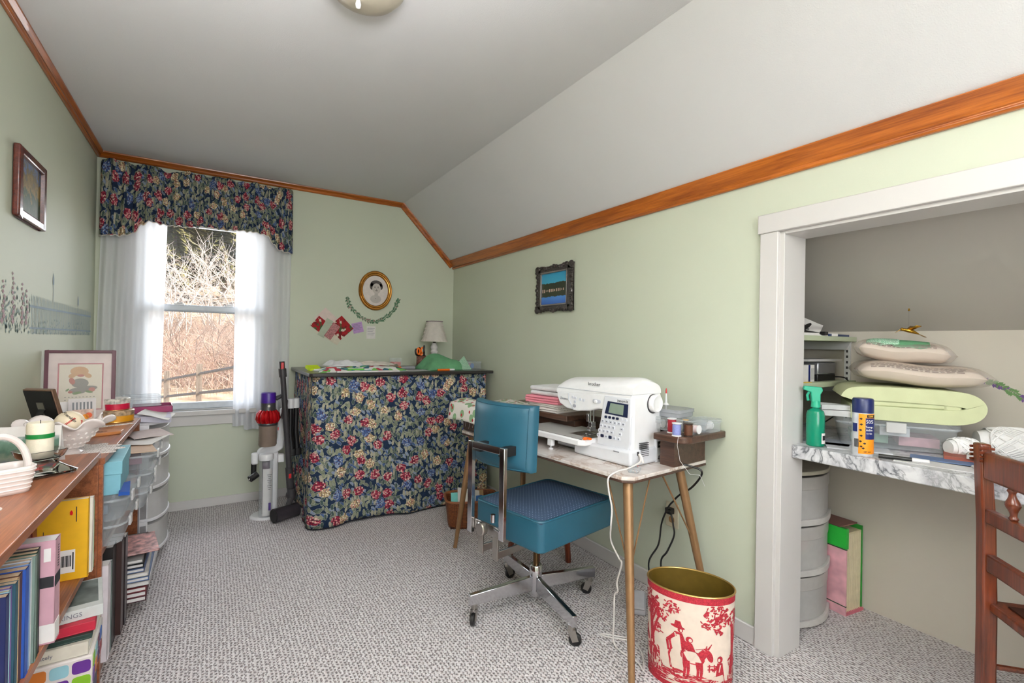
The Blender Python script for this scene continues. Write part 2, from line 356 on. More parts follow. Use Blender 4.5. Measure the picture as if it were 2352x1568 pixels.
# ------------------------------------------------------------------ window (white double hung)
win = bpy.data.objects.new('window_1', None); COL.objects.link(win); struct(win)
b = MB()
for x0, x1 in ((-.45, -.405), (.30, .345)): b.box(x0, YB+.0, .69, x1, YB+.1, 2.06)
b.box(-.45, YB, 2.015, .345, YB+.1, 2.06).box(-.45, YB+.02, .685, .345, YB+.12, .705)
b.build('frame', M_WHITE, win, bevel=.004)
def sash(z0, z1, y, nm):
    b = MB().box(-.405, y, z0, -.37, y+.035, z1).box(.265, y, z0, .30, y+.035, z1).box(-.37, y, z1-.035, .265, y+.035, z1).box(-.37, y, z0, .265, y+.035, z0+.045)
    o = b.build(nm, M('vinyl_sash', (206, 212, 220), .4), win, bevel=.004)
    MB().box(-.37, y+.014, z0+.045, .265, y+.020, z1-.035).build('glass_pane', clear('window_glass', (250, 252, 252), .95, .02), o)
    return o
s1 = sash(.70, 1.425, YB+.012, 'lower_sash'); s2 = sash(1.385, 2.02, YB+.052, 'upper_sash')
for x in (-.2, .1): MB().prism(rounded(.06, .02, .008), 1.425, 1.437, 'z', None, (x, YB+.03, 0)).box(x-.012, YB+.012, 1.437, x+.022, YB+.024, 1.446).build('sash_lock', M_WHITE, s1, bevel=.002)
MB().box(-.54, YB-.045, .655, .43, YB+.02, .690).build('window_sill', M_TRIMW, win, bevel=.006)
MB().box(-.52, YB-.018, .584, .41, YB, .655).build('apron', M_TRIMW, win, bevel=.003)
for x0, x1 in ((-.515, -.45), (.345, .41)): MB().box(x0, YB-.018, .69, x1, YB, 2.06).build('side_casing', M_TRIMW, win, bevel=.003)
MB().box(-.53, YB-.02, 2.06, .425, YB, 2.13).build('head_casing', M_TRIMW, win, bevel=.003)
win2 = bpy.data.objects.new('added_rear_window', None); COL.objects.link(win2); struct(win2)  # unseen window added in the front wall to go with the rear fill light
MB().box(-.35, -1.48, .95, -.3, -1.36, 2.12).box(1.25, -1.48, .95, 1.3, -1.36, 2.12).box(-.3, -1.48, .95, 1.25, -1.36, 1.0).box(-.3, -1.48, 2.07, 1.25, -1.36, 2.12).box(.46, -1.45, 1.0, .49, -1.4, 2.07).build('frame', M_WHITE, win2, bevel=.004)
MB().box(-.3, -1.44, 1.0, 1.25, -1.434, 2.07).build('glass_pane', clear('window_glass', (250, 252, 252), .95, .02), win2)
# valance
def val_bottom(x):
    pts = [(-.64, 1.835), (-.50, 1.845), (-.44, 1.87), (-.40, 1.93), (-.36, 1.957), (-.28, 1.945), (-.15, 1.948), (-.05, 1.962), (.05, 1.958), (.16, 1.968), (.26, 1.968), (.33, 1.955), (.375, 1.90), (.40, 1.862), (.47, 1.846), (.54, 1.85)]
    for (a, za), (c, zc) in zip(pts, pts[1:]):
        if a <= x <= c: t = (x-a)/(c-a); t = t*t*(3-2*t); return za+(zc-za)*t
    return pts[0][1] if x < pts[0][0] else pts[-1][1]
def val_top(x): return 2.325+.006*math.sin(31*x)+.005*math.sin(77*x+1)-(.018*math.exp(-((x+.265)/.05)**2))
def val_fn(u, v):
    x = -.625+u*1.135; zt, zb = val_top(x), val_bottom(x); z = zt+(zb-zt)*v
    g = .011*math.sin(x*95+1.4*math.sin(x*11))*(.45+.55*v)+.006*math.sin(x*210+v*3)
    ripple = .004*math.sin(v*40)*math.exp(-(v/.2)**2)
    y = YB-.085+g-.018*v+ripple; e = min(u, 1-u)
    if e < .03: y += (1-e/.03)**2*.075
    return (x, y, z+.004*math.sin(x*150)*v)
va = MB().grid(val_fn, 260, 24, lambda u, v: (u*1.9, v*.42))
v_ = va.build('window_valance', M_FLORAL, solid=.003); tag(v_, 'gathered navy floral valance with scalloped hem above the window', 'valance')
def hem(u):
    p = val_fn(u, 1.0); return (p[0], p[1]-.003, p[2])
MB().tube([hem(i/200) for i in range(201)], .003, 5).build('hem_piping', M('cream_piping', (222, 214, 206), .8), v_)
# sheers
def sheer_curtain(name, xt0, xt1, xb0, xb1, zb, folds, label, ph, notch=None):
    def fn(u, v):
        x = (xt0+(xt1-xt0)*u)*(1-v)+(xb0+(xb1-xb0)*u)*v; z = 2.30+((zb(u) if callable(zb) else zb)-2.30)*v
        y = YB-.038+.013*math.sin(u*folds*2*PI+ph+.6*math.sin(v*3))*(.35+.65*v)+.004*math.sin(u*folds*5.3+v*4)
        return (x, y, z)
    o = MB().grid(fn, 150, 30, lambda u, v: (u, v)).build(name, M_SHEER); tag(o, label, 'curtain', 'sheer curtains at the window')
    MB().grid(lambda u, v: (Vector(fn(u, .945+.055*v))+Vector((0, -.002, 0))), 150, 2, lambda u, v: (u, v)).build('hem', M_SHEER, o)
    return o
sheer_curtain('sheer_curtain', -.61, -.265, -.638, -.29, .60, 6, 'sheer white curtain hanging behind the framed cross-stitch', .4)
sheer_curtain('sheer_curtain', .135, .50, .135, .50, lambda u: .565 if u < .2 else .535 if u < .5 else .5, 5.6, 'sheer white curtain hanging behind the stick vacuum', 1.7)
# ceiling light
cl = thing('ceiling_light', 'frosted glass ceiling light with a white pull', 'ceiling light', (.395, 1.555, 2.39))
MB().lathe([(.0, -.012), (.075, -.012), (.08, 0), (0, 0)]).build('mount', M_WHITE, cl)
MB().lathe([(.006, -.115), (.06, -.108), (.1, -.09), (.125, -.062), (.128, -.05), (.12, -.056), (.096, -.08), (.055, -.098), (.006, -.104)], n=40).build('glass_shade', clear('frosted_lamp_glass', (206, 196, 176), .25, .3), cl)
MB().cyl((0, 0, -.11), (0, 0, -.012), .005).build('stem', M_STEEL, cl)
MB().lathe([(0, -.142), (.007, -.138), (.009, -.128), (.005, -.112), (.0, -.11)], (-.02, 0, 0), 12).build('finial', M_WHITE, cl)

# ================================================================== outside
def terr(x, y):
    z = .05-.15*(11.2-y) if y < 11.2 else .05-.12*(y-11.2) if y < 18 else -.766+.165*(y-18)
    return z+.06*x*(1 if y < 18 else .3)+.1*math.sin(x*.7+y*.5)+.15*math.sin(y*.31+x*.2)
tg = NT('dry_grass_ground'); tv = tg.coord(); tn = tg.noise(tv, 1.4, 6, .6); tn2 = tg.noise(tv, 25, 4)
tg.bsdf(tg.mix(tg.math('MULTIPLY', tn2, .6), tg.ramp(tn, [(.35, C(150, 122, 98)), (.55, C(214, 190, 160)), (.7, C(226, 214, 196))]), C(120, 96, 76)), .95)
gr = MB().grid(lambda u, v: (lambda x, y: (x, y, terr(x, y)))(-34+68*u, 6+80*v), 80, 100).build('ground', tg.m); struct(gr)
fence_m = wood('weathered_fence_wood', (120, 104, 92), (176, 160, 146), .8, 1, 2, 0)
fr = thing('rail_fence', 'weathered wooden rail fence seen through the window', 'fence', (0, 0, 0))
A_, B_ = Vector((-1.24, 16.6, -.48)), Vector((.44, 11.2, .175)); dv = (B_-A_)
def fp(t, h): p = A_+dv*t; return Vector((p.x, p.y, p.z+h))
for k in range(-2, 4):
    t = .595+k*.46; MB().cbox(fp(t, .18), (.12, .12, 1.0)).build('post', fence_m, fr)
for h in (0, .45):
    for k in range(-2, 3): a, c = fp(.595+k*.46, h), fp(.595+(k+1)*.46, h); MB().tube([a, c], .05, 6, flat=.5).build('rail', fence_m, fr)
wm = MB()
for k in range(-27, 40): wm.cyl(fp(.595+k*.034, -.1), fp(.595+k*.034, .5), .002, n=3)
for j in range(5): wm.cyl(fp(.595-.92, .0+.1*j), fp(.595+1.3, .0+.1*j), .002, n=3)
wm.build('wire_mesh', fence_m, fr, kind='stuff')
def twig(mb, p, d, L, r, depth, rg):
    q = p+d*L*.5+Vector((rg.gauss(0, .06), rg.gauss(0, .06), rg.gauss(0, .04)))*L; e = q+(d+Vector((rg.gauss(0, .25), rg.gauss(0, .25), rg.gauss(.05, .2)))).normalized()*L*.5
    mb.tube([p, q, e], [r, r*.75, r*.45], 3, cap=False)
    if depth:
        for k in range(3 if depth > 1 else 4):
            f = q if k % 2 else e; nd = (d+Vector((rg.gauss(0, .65), rg.gauss(0, .65), rg.gauss(.1, .5)))).normalized(); twig(mb, f, nd, L*rg.uniform(.5, .75), r*.5, depth-1, rg)
mw = M('pale_bare_twigs', (236, 226, 218), .9, 0, .15); mp_ = M('pinkish_bare_twigs', (196, 164, 148), .9, 0, .15); mg = M('grey_bare_twigs', (166, 148, 136), .9, 0, .15)
rg = random.Random(5); mb = MB()
for k in range(5200):
    x = rg.uniform(-7, 6); y = rg.uniform(18.9, 34); z = terr(x, y); d = Vector((rg.gauss(0, .5), rg.gauss(0, .5), 1)).normalized(); L_ = rg.uniform(.4, 1.3); p = Vector((x, y, z-.02)); mb.tube([p, p+d*L_*.6, p+d*L_+Vector((rg.gauss(0, .2), 0, 0))], [.014, .01, .005], 3, cap=False)
br = mb.build('dry_brush', M('dry_brush_stems', (220, 194, 178), .9, 0, .2, 2), smooth=0, kind='stuff'); tag(br, 'tangled dry brush and leafless shrubs covering the slope beyond the fence', 'brush')
for nm, mt, lst in (('pale_shrubs', mw, [(-4.6, 29, 5.5), (-2.9, 31, 6), (-1.4, 28, 4.8), (.2, 31, 5.6), (1.6, 28.5, 5.8), (3.2, 30, 6)]), ('grey_shrubs', mg, [(-3.4, 24, 3.0), (-.9, 23.5, 2.6), (1.3, 22.5, 3.2), (.9, 20.8, 2.8)]), ('pinkish_shrubs', mp_, [(-1.9, 20.4, 2.2), (-.5, 20, 1.7), (.6, 20, 1.9), (1.7, 20.2, 2.2), (-2.9, 21, 2.2)])):
    mb = MB()
    for k, (x, y, h) in enumerate(lst):
        rg = random.Random(40+k+int(h*100)); o0 = Vector((x, y, terr(x, y)))
        for q in range(9): twig(mb, o0+Vector((rg.gauss(0, .25), rg.gauss(0, .2), -.05)), Vector((rg.gauss(0, .5), rg.gauss(0, .35), 1)).normalized(), h*rg.uniform(.35, .5), h*.012, 3, rg)
    mb.build(nm, mt, br, smooth=0, kind='stuff')
def evergreen(x, y, h, w, seed, mat, label):
    rg = random.Random(seed); t = thing('evergreen_tree', label, 'tree', (x, y, terr(x, y)), 0, 'evergreens on the hill'); mb = MB()
    for k in range(4200):
        f = rg.random()**.8; a = rg.uniform(0, 2*PI); rr = w*(1-f)*(.35+.65*rg.random())*(.8+.3*math.sin(a*5+f*20)); p = Vector((rr*math.cos(a), rr*math.sin(a), h*(.1+.9*f)-rr*.25))
        d = Vector((math.cos(a), math.sin(a), -.35)).normalized(); s_ = d.cross(Vector((0, 0, 1))).normalized(); L_ = rg.uniform(.5, 1.1); q = rg.uniform(.16, .32)
        mb.add([p-s_*q, p+s_*q, p+d*L_+Vector((0, 0, rg.gauss(0, .1)))], [(0, 1, 2)])
    mb.build('foliage', mat, t, smooth=0); MB().cyl((0, 0, -.2), (0, 0, h*.9), w*.09, .02, 8).build('trunk', mg, t)
me1 = M('olive_needles', (128, 122, 70), .9, 0, .25, 3); me2 = M('dark_needles', (70, 86, 58), .9, 0, .25, 3)
for k, (x, y, h, w, mt, lb) in enumerate([(-7.5, 50, 14, 2.6, me2, 'dark evergreen at far left of the view through the window'), (-2.6, 46, 13, 2.6, me1, 'olive evergreen in the middle of the window view'), (.9, 52, 14.5, 2.7, me1, 'olive evergreen right of centre in the window view'), (4.2, 45.5, 14, 2.6, me2, 'dark evergreen at far right of the window view'), (-5.6, 58, 13, 2.7, me1, 'distant olive evergreen left of centre beyond the window'), (-1.6, 64, 15, 3.0, me1, 'farthest olive evergreen behind the middle of the window view'), (4.6, 66, 16, 3.2, me1, 'farthest olive evergreen behind the right of the window view')]): evergreen(x, y, h, w, 90+k, mt, lb)
# ================================================================== sewing desk
TH = .1; DO = (1.33, 1.29, 0)
desk = thing('sewing_desk', 'splay-legged desk with marbled top and raised walnut shelf along the wall', 'desk', DO, TH)
top_poly = [(.035, 0), (.53, 0), (.53, 1.22), (.04, 1.22), (0, 1.18), (0, .035)]
MB().prism(top_poly, .676, .686).build('table_board', M_DARKWOOD, desk, bevel=.002)
MB().prism([(p[0]-(.001 if p[0] < .2 else 0), p[1]) for p in top_poly], .686, .700).build('marbled_cover', M_MARBLE_BR, desk, bevel=.002)
def arc(cx, cy, r, a0, a1, n=6): return [(cx+r*math.cos(a0+(a1-a0)*i/n), cy+r*math.sin(a0+(a1-a0)*i/n)) for i in range(n+1)]
sh = [(.535, -.085)]+[(.535, 1.235)]+arc(0, 1.195, .04, PI/2, PI, 5)+arc(0, 1.0, .04, PI, 3*PI/2, 5)+[(.235, .96), (.235, .578), (.362, .578), (.362, .066), (.235, .066)]+arc(.285, -.035, .05, PI, 3*PI/2, 6)
MB().prism(sh, .812, .840).build('raised_shelf', M_DARKWOOD, desk, bevel=.004)
MB().box(.29, .0, .70, .52, .07, .812).box(.375, .07, .70, .52, .575, .812).box(.29, .575, .70, .52, .99, .812).build('riser', M_DARKWOOD, desk, bevel=.002)
MB().box(.02, .99, .70, .52, 1.2, .812).build('riser', M_DARKWOOD, desk, bevel=.002)
MB().box(.14, .12, .645, .44, 1.1, .676).build('apron', M_DARKWOOD, desk, bevel=.002)
for tx, ty, fx, fy, b1, b2 in ((.05, .045, -.09, -.098, (.06, .16), (.17, .03)), (.045, 1.14, .022, 1.268, (.05, 1.02), (.17, 1.16)), (.40, .05, .475, -.075, (.27, .05), (.40, .17)), (.42, 1.14, .47, 1.2, (.3, 1.15), (.42, 1.04))):
    lg = MB().tube([(tx, ty, .675), (tx*.5+fx*.5, ty*.5+fy*.5, .334), (fx, fy, .004)], [.0195, .0165, .011], 16).build('leg', M_BRASS, desk)
    q = Vector((tx, ty, .668)).lerp(Vector((fx, fy, 0)), .46)
    for bx, by in (b1, b2): MB().tube([(bx, by, .676), q], .0034, 6).build('brace_rod', M_BRASS, lg)
    MB().lathe([(0, 0), (.012, 0), (.012, .012), (0, .012)], (fx, fy, 0), 12).build('foot_cap', M_BRASS, lg)

# ================================================================== sewing machine
mo = thing('sewing_machine', 'white computerized sewing machine with extension table on the marbled desk', 'sewing machine', (1.466, 1.43, .7008), TH)
MW = M('machine_white_plastic', (240, 239, 240), .28, 0, .015, 30, .5, .2); MG = M('machine_grey_white', (222, 223, 228), .32, 0, .02)
# body: side silhouette in (y, z) extruded through depth, with the top rounded front-to-back
def bodyslab(poly, x0, x1, name, par, mt=MW, bev=.012, seg=4): return MB().prism(poly, x0, x1, 'x').build(name, mt, par, bevel=bev, seg=seg)
arm = [(-.018, .20), (-.018, .296), (.435, .27), (.435, .25), (.415, .215), (.37, .197), (.30, .19), (.22, .20), (.17, .215), (.135, .215), (.135, .20)]
bodyslab(arm, .0, .195, 'arm', mo)
def dome(u, v):
    y = -.018+u*.453; e = min(u*.465, (1-u)*.465); endf = 1-max(0, 1-e/.05)**2*.28
    a = PI*v; x = .0975-.0975*math.cos(a); zb = .294-.028*u
    return (x, y, zb+(.07*endf)*math.sin(a)**.72)
dm = MB().grid(dome, 24, 16)
for e in (0, 1): dm.add([dome(e, j/16) for j in range(17)], [tuple(range(17))])
dm.build('top_cover', MW, mo, smooth=60)
pil = [(-.02, .0), (-.02, .29), (.138, .275), (.146, .2), (.178, .085), (.178, .07), (.3, .06), (.3, .02), (.285, .0)]
bodyslab(pil, .004, .2, 'pillar', mo)
MB().prism([(-.03, 0), (.296, 0), (.296, .045), (.20, .062), (-.03, .068)], -.02, .19, 'x').build('base', MG, mo, bevel=.012, seg=4)
MB().box(.03, .28, .006, .17, .46, .05).build('free_arm', MG, mo, bevel=.008)
fr_ = -.001
MB().prism([(.0, .062), (.166, .062), (.166, .088), (.128, .278), (-.014, .278), (-.012, .09)], fr_-.003, .01, 'x').build('control_panel', MG, mo, bevel=.003)
navy = M('navy_screen_surround', (34, 40, 66), .25)
sc_ = MB().prism([(.002, .198), (.125, .202), (.108, .257), (-.002, .254)], fr_-.005, 0, 'x').build('screen_surround', navy, mo, bevel=.001)
MB().prism([(.024, .206), (.103, .208), (.092, .250), (.02, .248)], fr_-.0056, 0, 'x').build('display', M('lcd_green', (132, 146, 132), .2), sc_)
for i in range(4): MB().prism(rounded(.013, .011, .004, 3, .117-i*.021, .188), fr_-.007, 0, 'x').build('key', navy, mo)
mk = M('pale_key', (212, 214, 222), .4)
for r_i in range(4):
    for c_i in range(6):
        if (r_i in (1, 2)) and c_i == 4: continue
        y = .135+r_i*.008-c_i*.0225; z = .168-r_i*.0215; dark = r_i == 3 and c_i in (1, 3)
        MB().prism(rounded(.016, .0135, .003, 2, y, z), fr_-(.007 if dark else .0055), 0, 'x').build('key', navy if dark else mk, mo)
        if not dark: MB().box(fr_-.0062, y-.004, z-.0022, 0, y+.003, z+.002).build('key_symbol', M('grey_key_print', (110, 112, 124), .6), mo)
for c_i in range(2): MB().prism(rounded(.014, .011, .003, 2, .033-c_i*.022, .188), fr_-.0055, 0, 'x').build('key', mk, mo)
def tx(s, size, y, z, x, sx=1): return text('lettering', s, size, M_INK, mo, mat_frame((x, y, z), (0, -1, 0), (0, 0, 1)), .0003, sx=sx)
tx('innov-ís', .0165, .028, .264, fr_-.004, 1.1); tx('brother', .021, .195, .322, .0012, 1.1); MB().box(-.0215, .03, .051, -.019, .06, .055).build('small_print', M('grey_print', (120, 120, 128), .6), mo)
text('lettering', 'Quattro', .016, M('grey_print', (120, 120, 128), .6), mo, mat_frame((-.0012, .385, .24), (0, -1, -.05), (0, 0, 1)), shear=.3)
# head front: seam, buttons, speed slider
MB().tube([(-.002, .352, .268), (-.003, .35, .24), (-.003, .318, .196)], .002, 6).build('threading_slot', M('slot_grey', (196, 198, 206), .4), mo)
MB().box(-.0015, -.016, .2895, .0, .43, .2915).build('seam', M('slot_grey', (196, 198, 206), .4), mo)
for y, z in ((.325, .252), (.308, .25), (.275, .246), (.255, .244), (.31, .232)): MB().prism(rounded(.012, .012, .004, 3, y, z), -.003, .0, 'x').build('button', mk, mo)
MB().lathe([(0, .006), (.0075, .006), (.0085, 0), (0, 0)], (0, .312, .213), 16, Matrix.Rotation(-PI/2, 3, 'Y')).build('start_button', M('grey_button', (150, 152, 160), .4), mo)
MB().prism(rounded(.045, .016, .007, 4, .175, .248), -.004, .0, 'x').build('speed_slider_track', M('slot_grey', (196, 198, 206), .4), mo); MB().prism(rounded(.018, .014, .006, 4, .178, .247), -.01, 0, 'x').build('speed_slider', MW, mo, bevel=.002)
# needle, presser foot
nd = MB().cyl((.06, .268, .205), (.06, .268, .13), .004).cyl((.06, .268, .135), (.06, .268, .088), .0011, n=6).cyl((.075, .262, .21), (.075, .262, .105), .0045); nd.build('needle_bar', M_CHROME, mo)
MB().box(.045, .255, .098, .085, .275, .118).box(.04, .25, .082, .09, .262, .087).box(.04, .27, .082, .09, .282, .087).box(.052, .252, .118, .08, .276, .14).box(.05, .272, .14, .07, .286, .175).build('presser_foot', M_CHROME, mo, bevel=.002)
MB().prism([(.0, .20), (.0, .345), (.12, .345), (.12, .20)], .0805, .0815, 'z').build('needle_plate', M_STEEL, mo)
# extension table with leg
et = MB().prism([(-.055, .19), (-.075, .215), (-.075, .62), (-.055, .64), (.20, .64), (.20, .19)], .052, .080).build('extension_table', MW, mo, bevel=.006, seg=3)
MB().prism([(-.055, .2), (-.068, .22), (-.068, .615), (-.05, .632), (.19, .632), (.19, .2)], .080, .0808).build('table_surface', M('extension_gloss', (232, 232, 228), .12, 0, .02, 30, .5, .5), et)
MB().tube([(-.066, .20, .081), (-.066, .62, .081)], .0012, 5).build('seam_line', M_DKGREY, et)
for lx, ly in ((-.055, .41), (-.03, .6), (.17, .6)):
    k = MB().prism(rounded(.022, .034, .006, 3, lx, ly), .018, .056).build('table_leg', MW, et, bevel=.003); MB().lathe([(0, .0), (.011, 0), (.012, .006), (.003, .009), (.003, .02), (0, .02)], (lx, ly, 0), 14).build('leveling_foot', MW, k)
# right side: handwheel, vents, switch, recess
Ry = Matrix.Rotation(PI/2, 3, 'X')
MB().lathe([(.0, .0), (.036, .0), (.0375, .004), (.0375, .022), (.033, .026), (.03, .024), (.012, .023), (0, .024)], (.138, -.019, .252), 36, Ry).build('handwheel', MW, mo, smooth=40)
MB().lathe([(0, 0), (.041, 0), (.041, .004), (0, .004)], (.136, -.018, .25), 30, Ry).build('wheel_recess', M_DKGREY, mo)
for i in range(8): MB().box(.045, -.0312, .037+i*.0075, .098, -.02, .0395+i*.0075).build('vent_slot', M_DKGREY, mo)
MB().box(.15, -.0308, .0, .19, -.02, .1).build('power_recess', MG, mo, bevel=.001); MB().box(.158, -.033, .062, .182, -.029, .088).build('power_switch', M_BLACK, mo); MB().box(.162, -.034, .068, .178, -.032, .08).build('switch_rocker', M_DKGREY, mo)
text('lettering', 'I O', .01, M_PAPER, mo, mat_frame((.17, -.0345, .0745), (1, 0, 0), (0, 0, 1)))
MB().box(.02, -.0312, .045, .032, -.029, .06).build('pedal_jack', M_DKGREY, mo)
# ------------------------------------------------------------------ blue swivel chair
ch = thing('swivel_chair', 'blue vinyl swivel desk chair with chrome star base in front of the desk', 'chair', (1.265, 1.79, 0), .2)
teal = M('teal_vinyl', (32, 84, 104), .42, 0, .05, 12, .5, 0, .12, 500)
tt = NT('blue_dotted_upholstery'); v = tt.coord(scale=(1/.0125, 1/.0125, 1), rot=(0, 0, .785)); vo = tt.vor(v, 1, 'F1', 0, '2D'); tt.bsdf(tt.mix(tt.math('LESS_THAN', vo.outputs['Distance'], .12), tt.mix(tt.noise(tt.coord(), 300, 2), C(40, 56, 78), C(60, 78, 102)), C(124, 140, 160)), .85, 0, tt.bump(tt.noise(tt.coord(), 500, 2), .2, .001), .3)
def cushion(w, d, r, zb, ze, zc, n=28):
    mb = MB(); mb.prism(rounded(w, d, r, 5), zb, ze); return mb
SX0, SX1 = -.235, .245
MB().prism(rounded(.48, .40, .028, 5, .005, -.045), .385, .508).build('seat_base', teal, ch, bevel=.007, seg=3)
def seat_fn(u, v):
    x, y = (u-.5)*.475, (v-.5)*.395; f = (1-(2*u-1)**6)*(1-(2*v-1)**6); return (x+.005, y-.045, .502+.024*f**.8)
MB().grid(seat_fn, 24, 24).build('seat_pad', tt.m, ch)
pp = rounded(.478, .398, .034, 5, .005, -.045); MB().tube([(p[0], p[1], .507) for p in pp], .004, 6, closed=True).build('piping', teal, ch)
# backrest curved in plan: its hollow side faces the seat (+x)
def back_fn(off):
    def f(u, v):
        y = .0+(u-.5)*.36; cx = .045*((2*u-1)**2); e = 1-(abs(2*u-1)**8)*.6; k = 1-(abs(2*v-1)**8)*.6; z = .685+.265*v
        return (-.25+cx+off*min(e, k)+.012*(v-.5), y, z)
    return f
N_ = 26; bm_ = MB(); fa, fb = back_fn(-.034), back_fn(.034)
bm_.grid(fa, N_, N_).grid(fb, N_, N_)
for fu in (lambda t, w: (fa(t, 0), fb(t, 0))[w], lambda t, w: (fa(t, 1), fb(t, 1))[w], lambda t, w: (fa(0, t), fb(0, t))[w], lambda t, w: (fa(1, t), fb(1, t))[w]):
    bm_.grid(lambda u, v, fu=fu: fu(u, 1 if v > .5 else 0), N_, 1)
bk = bm_.build('backrest', teal, ch, smooth=60)
for f_ in (back_fn(-.0345), back_fn(.0345)):
    ring = [f_(.04+.92*t/16, .03) for t in range(17)]+[f_(.96, .03+.94*t/12) for t in range(1, 13)]+[f_(.96-.92*t/16, .97) for t in range(1, 17)]+[f_(.04, .97-.94*t/12) for t in range(1, 12)]
    MB().tube(ring, .003, 5, closed=True).build('seam_piping', teal, bk)
# chrome frame behind the backrest
fx = -.345; yc = -.045
MB().box(fx-.006, yc-.11, .44, fx+.012, yc-.083, .795).box(fx-.006, yc+.083, .42, fx+.012, yc+.11, .795).box(fx-.006, yc-.083, .768, fx+.012, yc+.083, .795).build('back_frame', M_CHROME, ch, bevel=.002)
for y in (-.07, .07): MB().box(fx+.012, yc+y-.014, .752, -.262, yc+y+.014, .79).build('back_bracket', M_BLACK, ch, bevel=.002)
kb = MB().box(fx+.012, yc-.085, .435, fx+.02, yc+.085, .475).box(fx+.012, yc-.06, .345, fx+.02, yc-.03, .435).box(fx+.012, yc+.03, .345, fx+.02, yc+.06, .435).box(fx+.02, yc-.05, .345, -.1, yc-.042, .375).box(fx+.02, yc+.042, .345, -.1, yc+.05, .375).build('tilt_bracket', M_STEEL, ch, bevel=.002)
MB().lathe([(0, 0), (.024, 0), (.026, .004), (.026, .02), (.022, .024), (0, .024)], (fx-.008, yc, .465), 20, Matrix.Rotation(-PI/2, 3, 'Y')).build('tilt_knob', M_STEEL, kb)
MB().cyl((fx-.004, yc-.05, .50), (fx-.004, yc-.05, .53), .01).cyl((fx-.004, yc-.06, .48), (fx-.004, yc-.09, .475), .007).build('clamp_screw', M_CHROME, kb)
MB().box(-.13, -.13, .36, .13, .07, .385).build('seat_plate', M_STEEL, ch, bevel=.004)
MB().cyl((0, 0, .2), (0, 0, .356), .0135).build('post', M('bronze_threaded_post', (92, 70, 44), .35, .9), ch)
MB().lathe([(0, .06), (.024, .06), (.026, .066), (.026, .15), (.029, .152), (.029, .195), (.025, .2), (0, .2)], n=28).build('hub', M_CHROME, ch, smooth=40)
for k in range(4):
    a = PI+k*PI/2-.385+.08; R = rotz(a)
    ar = MB(); L_ = .322
    ar.add([R @ Vector(p) for p in ((.02, -.011, .15), (.02, .011, .15), (.02, -.011, .085), (.02, .011, .085), (L_, -.011, .128), (L_, .011, .128), (L_, -.011, .082), (L_, .011, .082))], [(0, 1, 5, 4), (2, 6, 7, 3), (0, 4, 6, 2), (1, 3, 7, 5), (4, 5, 7, 6), (0, 2, 3, 1)])
    arm_ = ar.build('base_arm', M_CHROME, ch, bevel=.003)
    c = R @ Vector((L_-.025, 0, 0)); sw = [0.6, 2.2, -1.1, 2.9][k]; D = rotz(sw); w = c+D @ Vector((-.016, 0, 0))
    ca = MB().cyl((c.x, c.y, .062), (c.x, c.y, .085), .014).build('caster', M_STEEL, arm_)
    fk = MB()
    for s_ in (-1, 1): fk.prism([(-.03, .025), (-.006, .018), (.016, .066), (-.016, .068)], s_*.0115-.0012, s_*.0115+.0012, 'y', D, c)
    fk.build('caster_fork', M_STEEL, arm_); MB().lathe([(0, -.009), (.02, -.009), (.0255, -.006), (.0255, .006), (.02, .009), (0, .009)], (w.x, w.y, .0257), 22, D @ Matrix.Rotation(PI/2, 3, 'X')).build('caster_wheel', M_BLACK, arm_)
# ------------------------------------------------------------------ wastebasket with red toile print
wb = thing('wastebasket', 'oval red and cream toile wastebasket with gold rim beside the desk leg', 'wastebasket', (1.495, 1.14, 0), -.98)
A2, B2, HB = .150, .105, .34
cream = M('toile_cream', (226, 208, 192), .55); tr = NT('toile_red_print'); tr.bsdf(tr.ramp(tr.noise(tr.coord(), 260, 3, .7), [(.42, C(150, 20, 38)), (.62, C(196, 44, 60))]), .55)
def wfn(r=1.0, d=0):
    def f(a, z): k = r*(.955+.045*z/HB); return Vector((math.cos(a)*(A2*k+d), math.sin(a)*(B2*k+d), z))
    return f
w0, wi = wfn(), wfn(.975)
MB().grid(lambda u, v: w0(2*PI*u, HB*v), 72, 6, closed=True).build('shell', cream, wb)
MB().grid(lambda u, v: wi(2*PI*u, .006+(HB-.006)*v), 72, 4, closed=True).build('lining', M('brassy_olive_lining', (120, 96, 38), .45, .5, .08), wb)
MB().prism([tuple(w0(2*PI*k/72, 0)[:2]) for k in range(72)], 0, .008).build('bottom', M_STEEL, wb)
MB().tube([w0(2*PI*k/72, HB) for k in range(72)], .0032, 8, closed=True).build('rim', M('gold_rim', (196, 160, 96), .3, .8), wb)
wd = wfn(1, .0006)
MB().grid(lambda u, v: wd(2*PI*u, HB-.026+.023*v), 72, 1, closed=True).build('top_band', tr.m, wb); MB().grid(lambda u, v: wd(2*PI*u, .0+.018*v), 72, 1, closed=True).build('bottom_band', tr.m, wb)
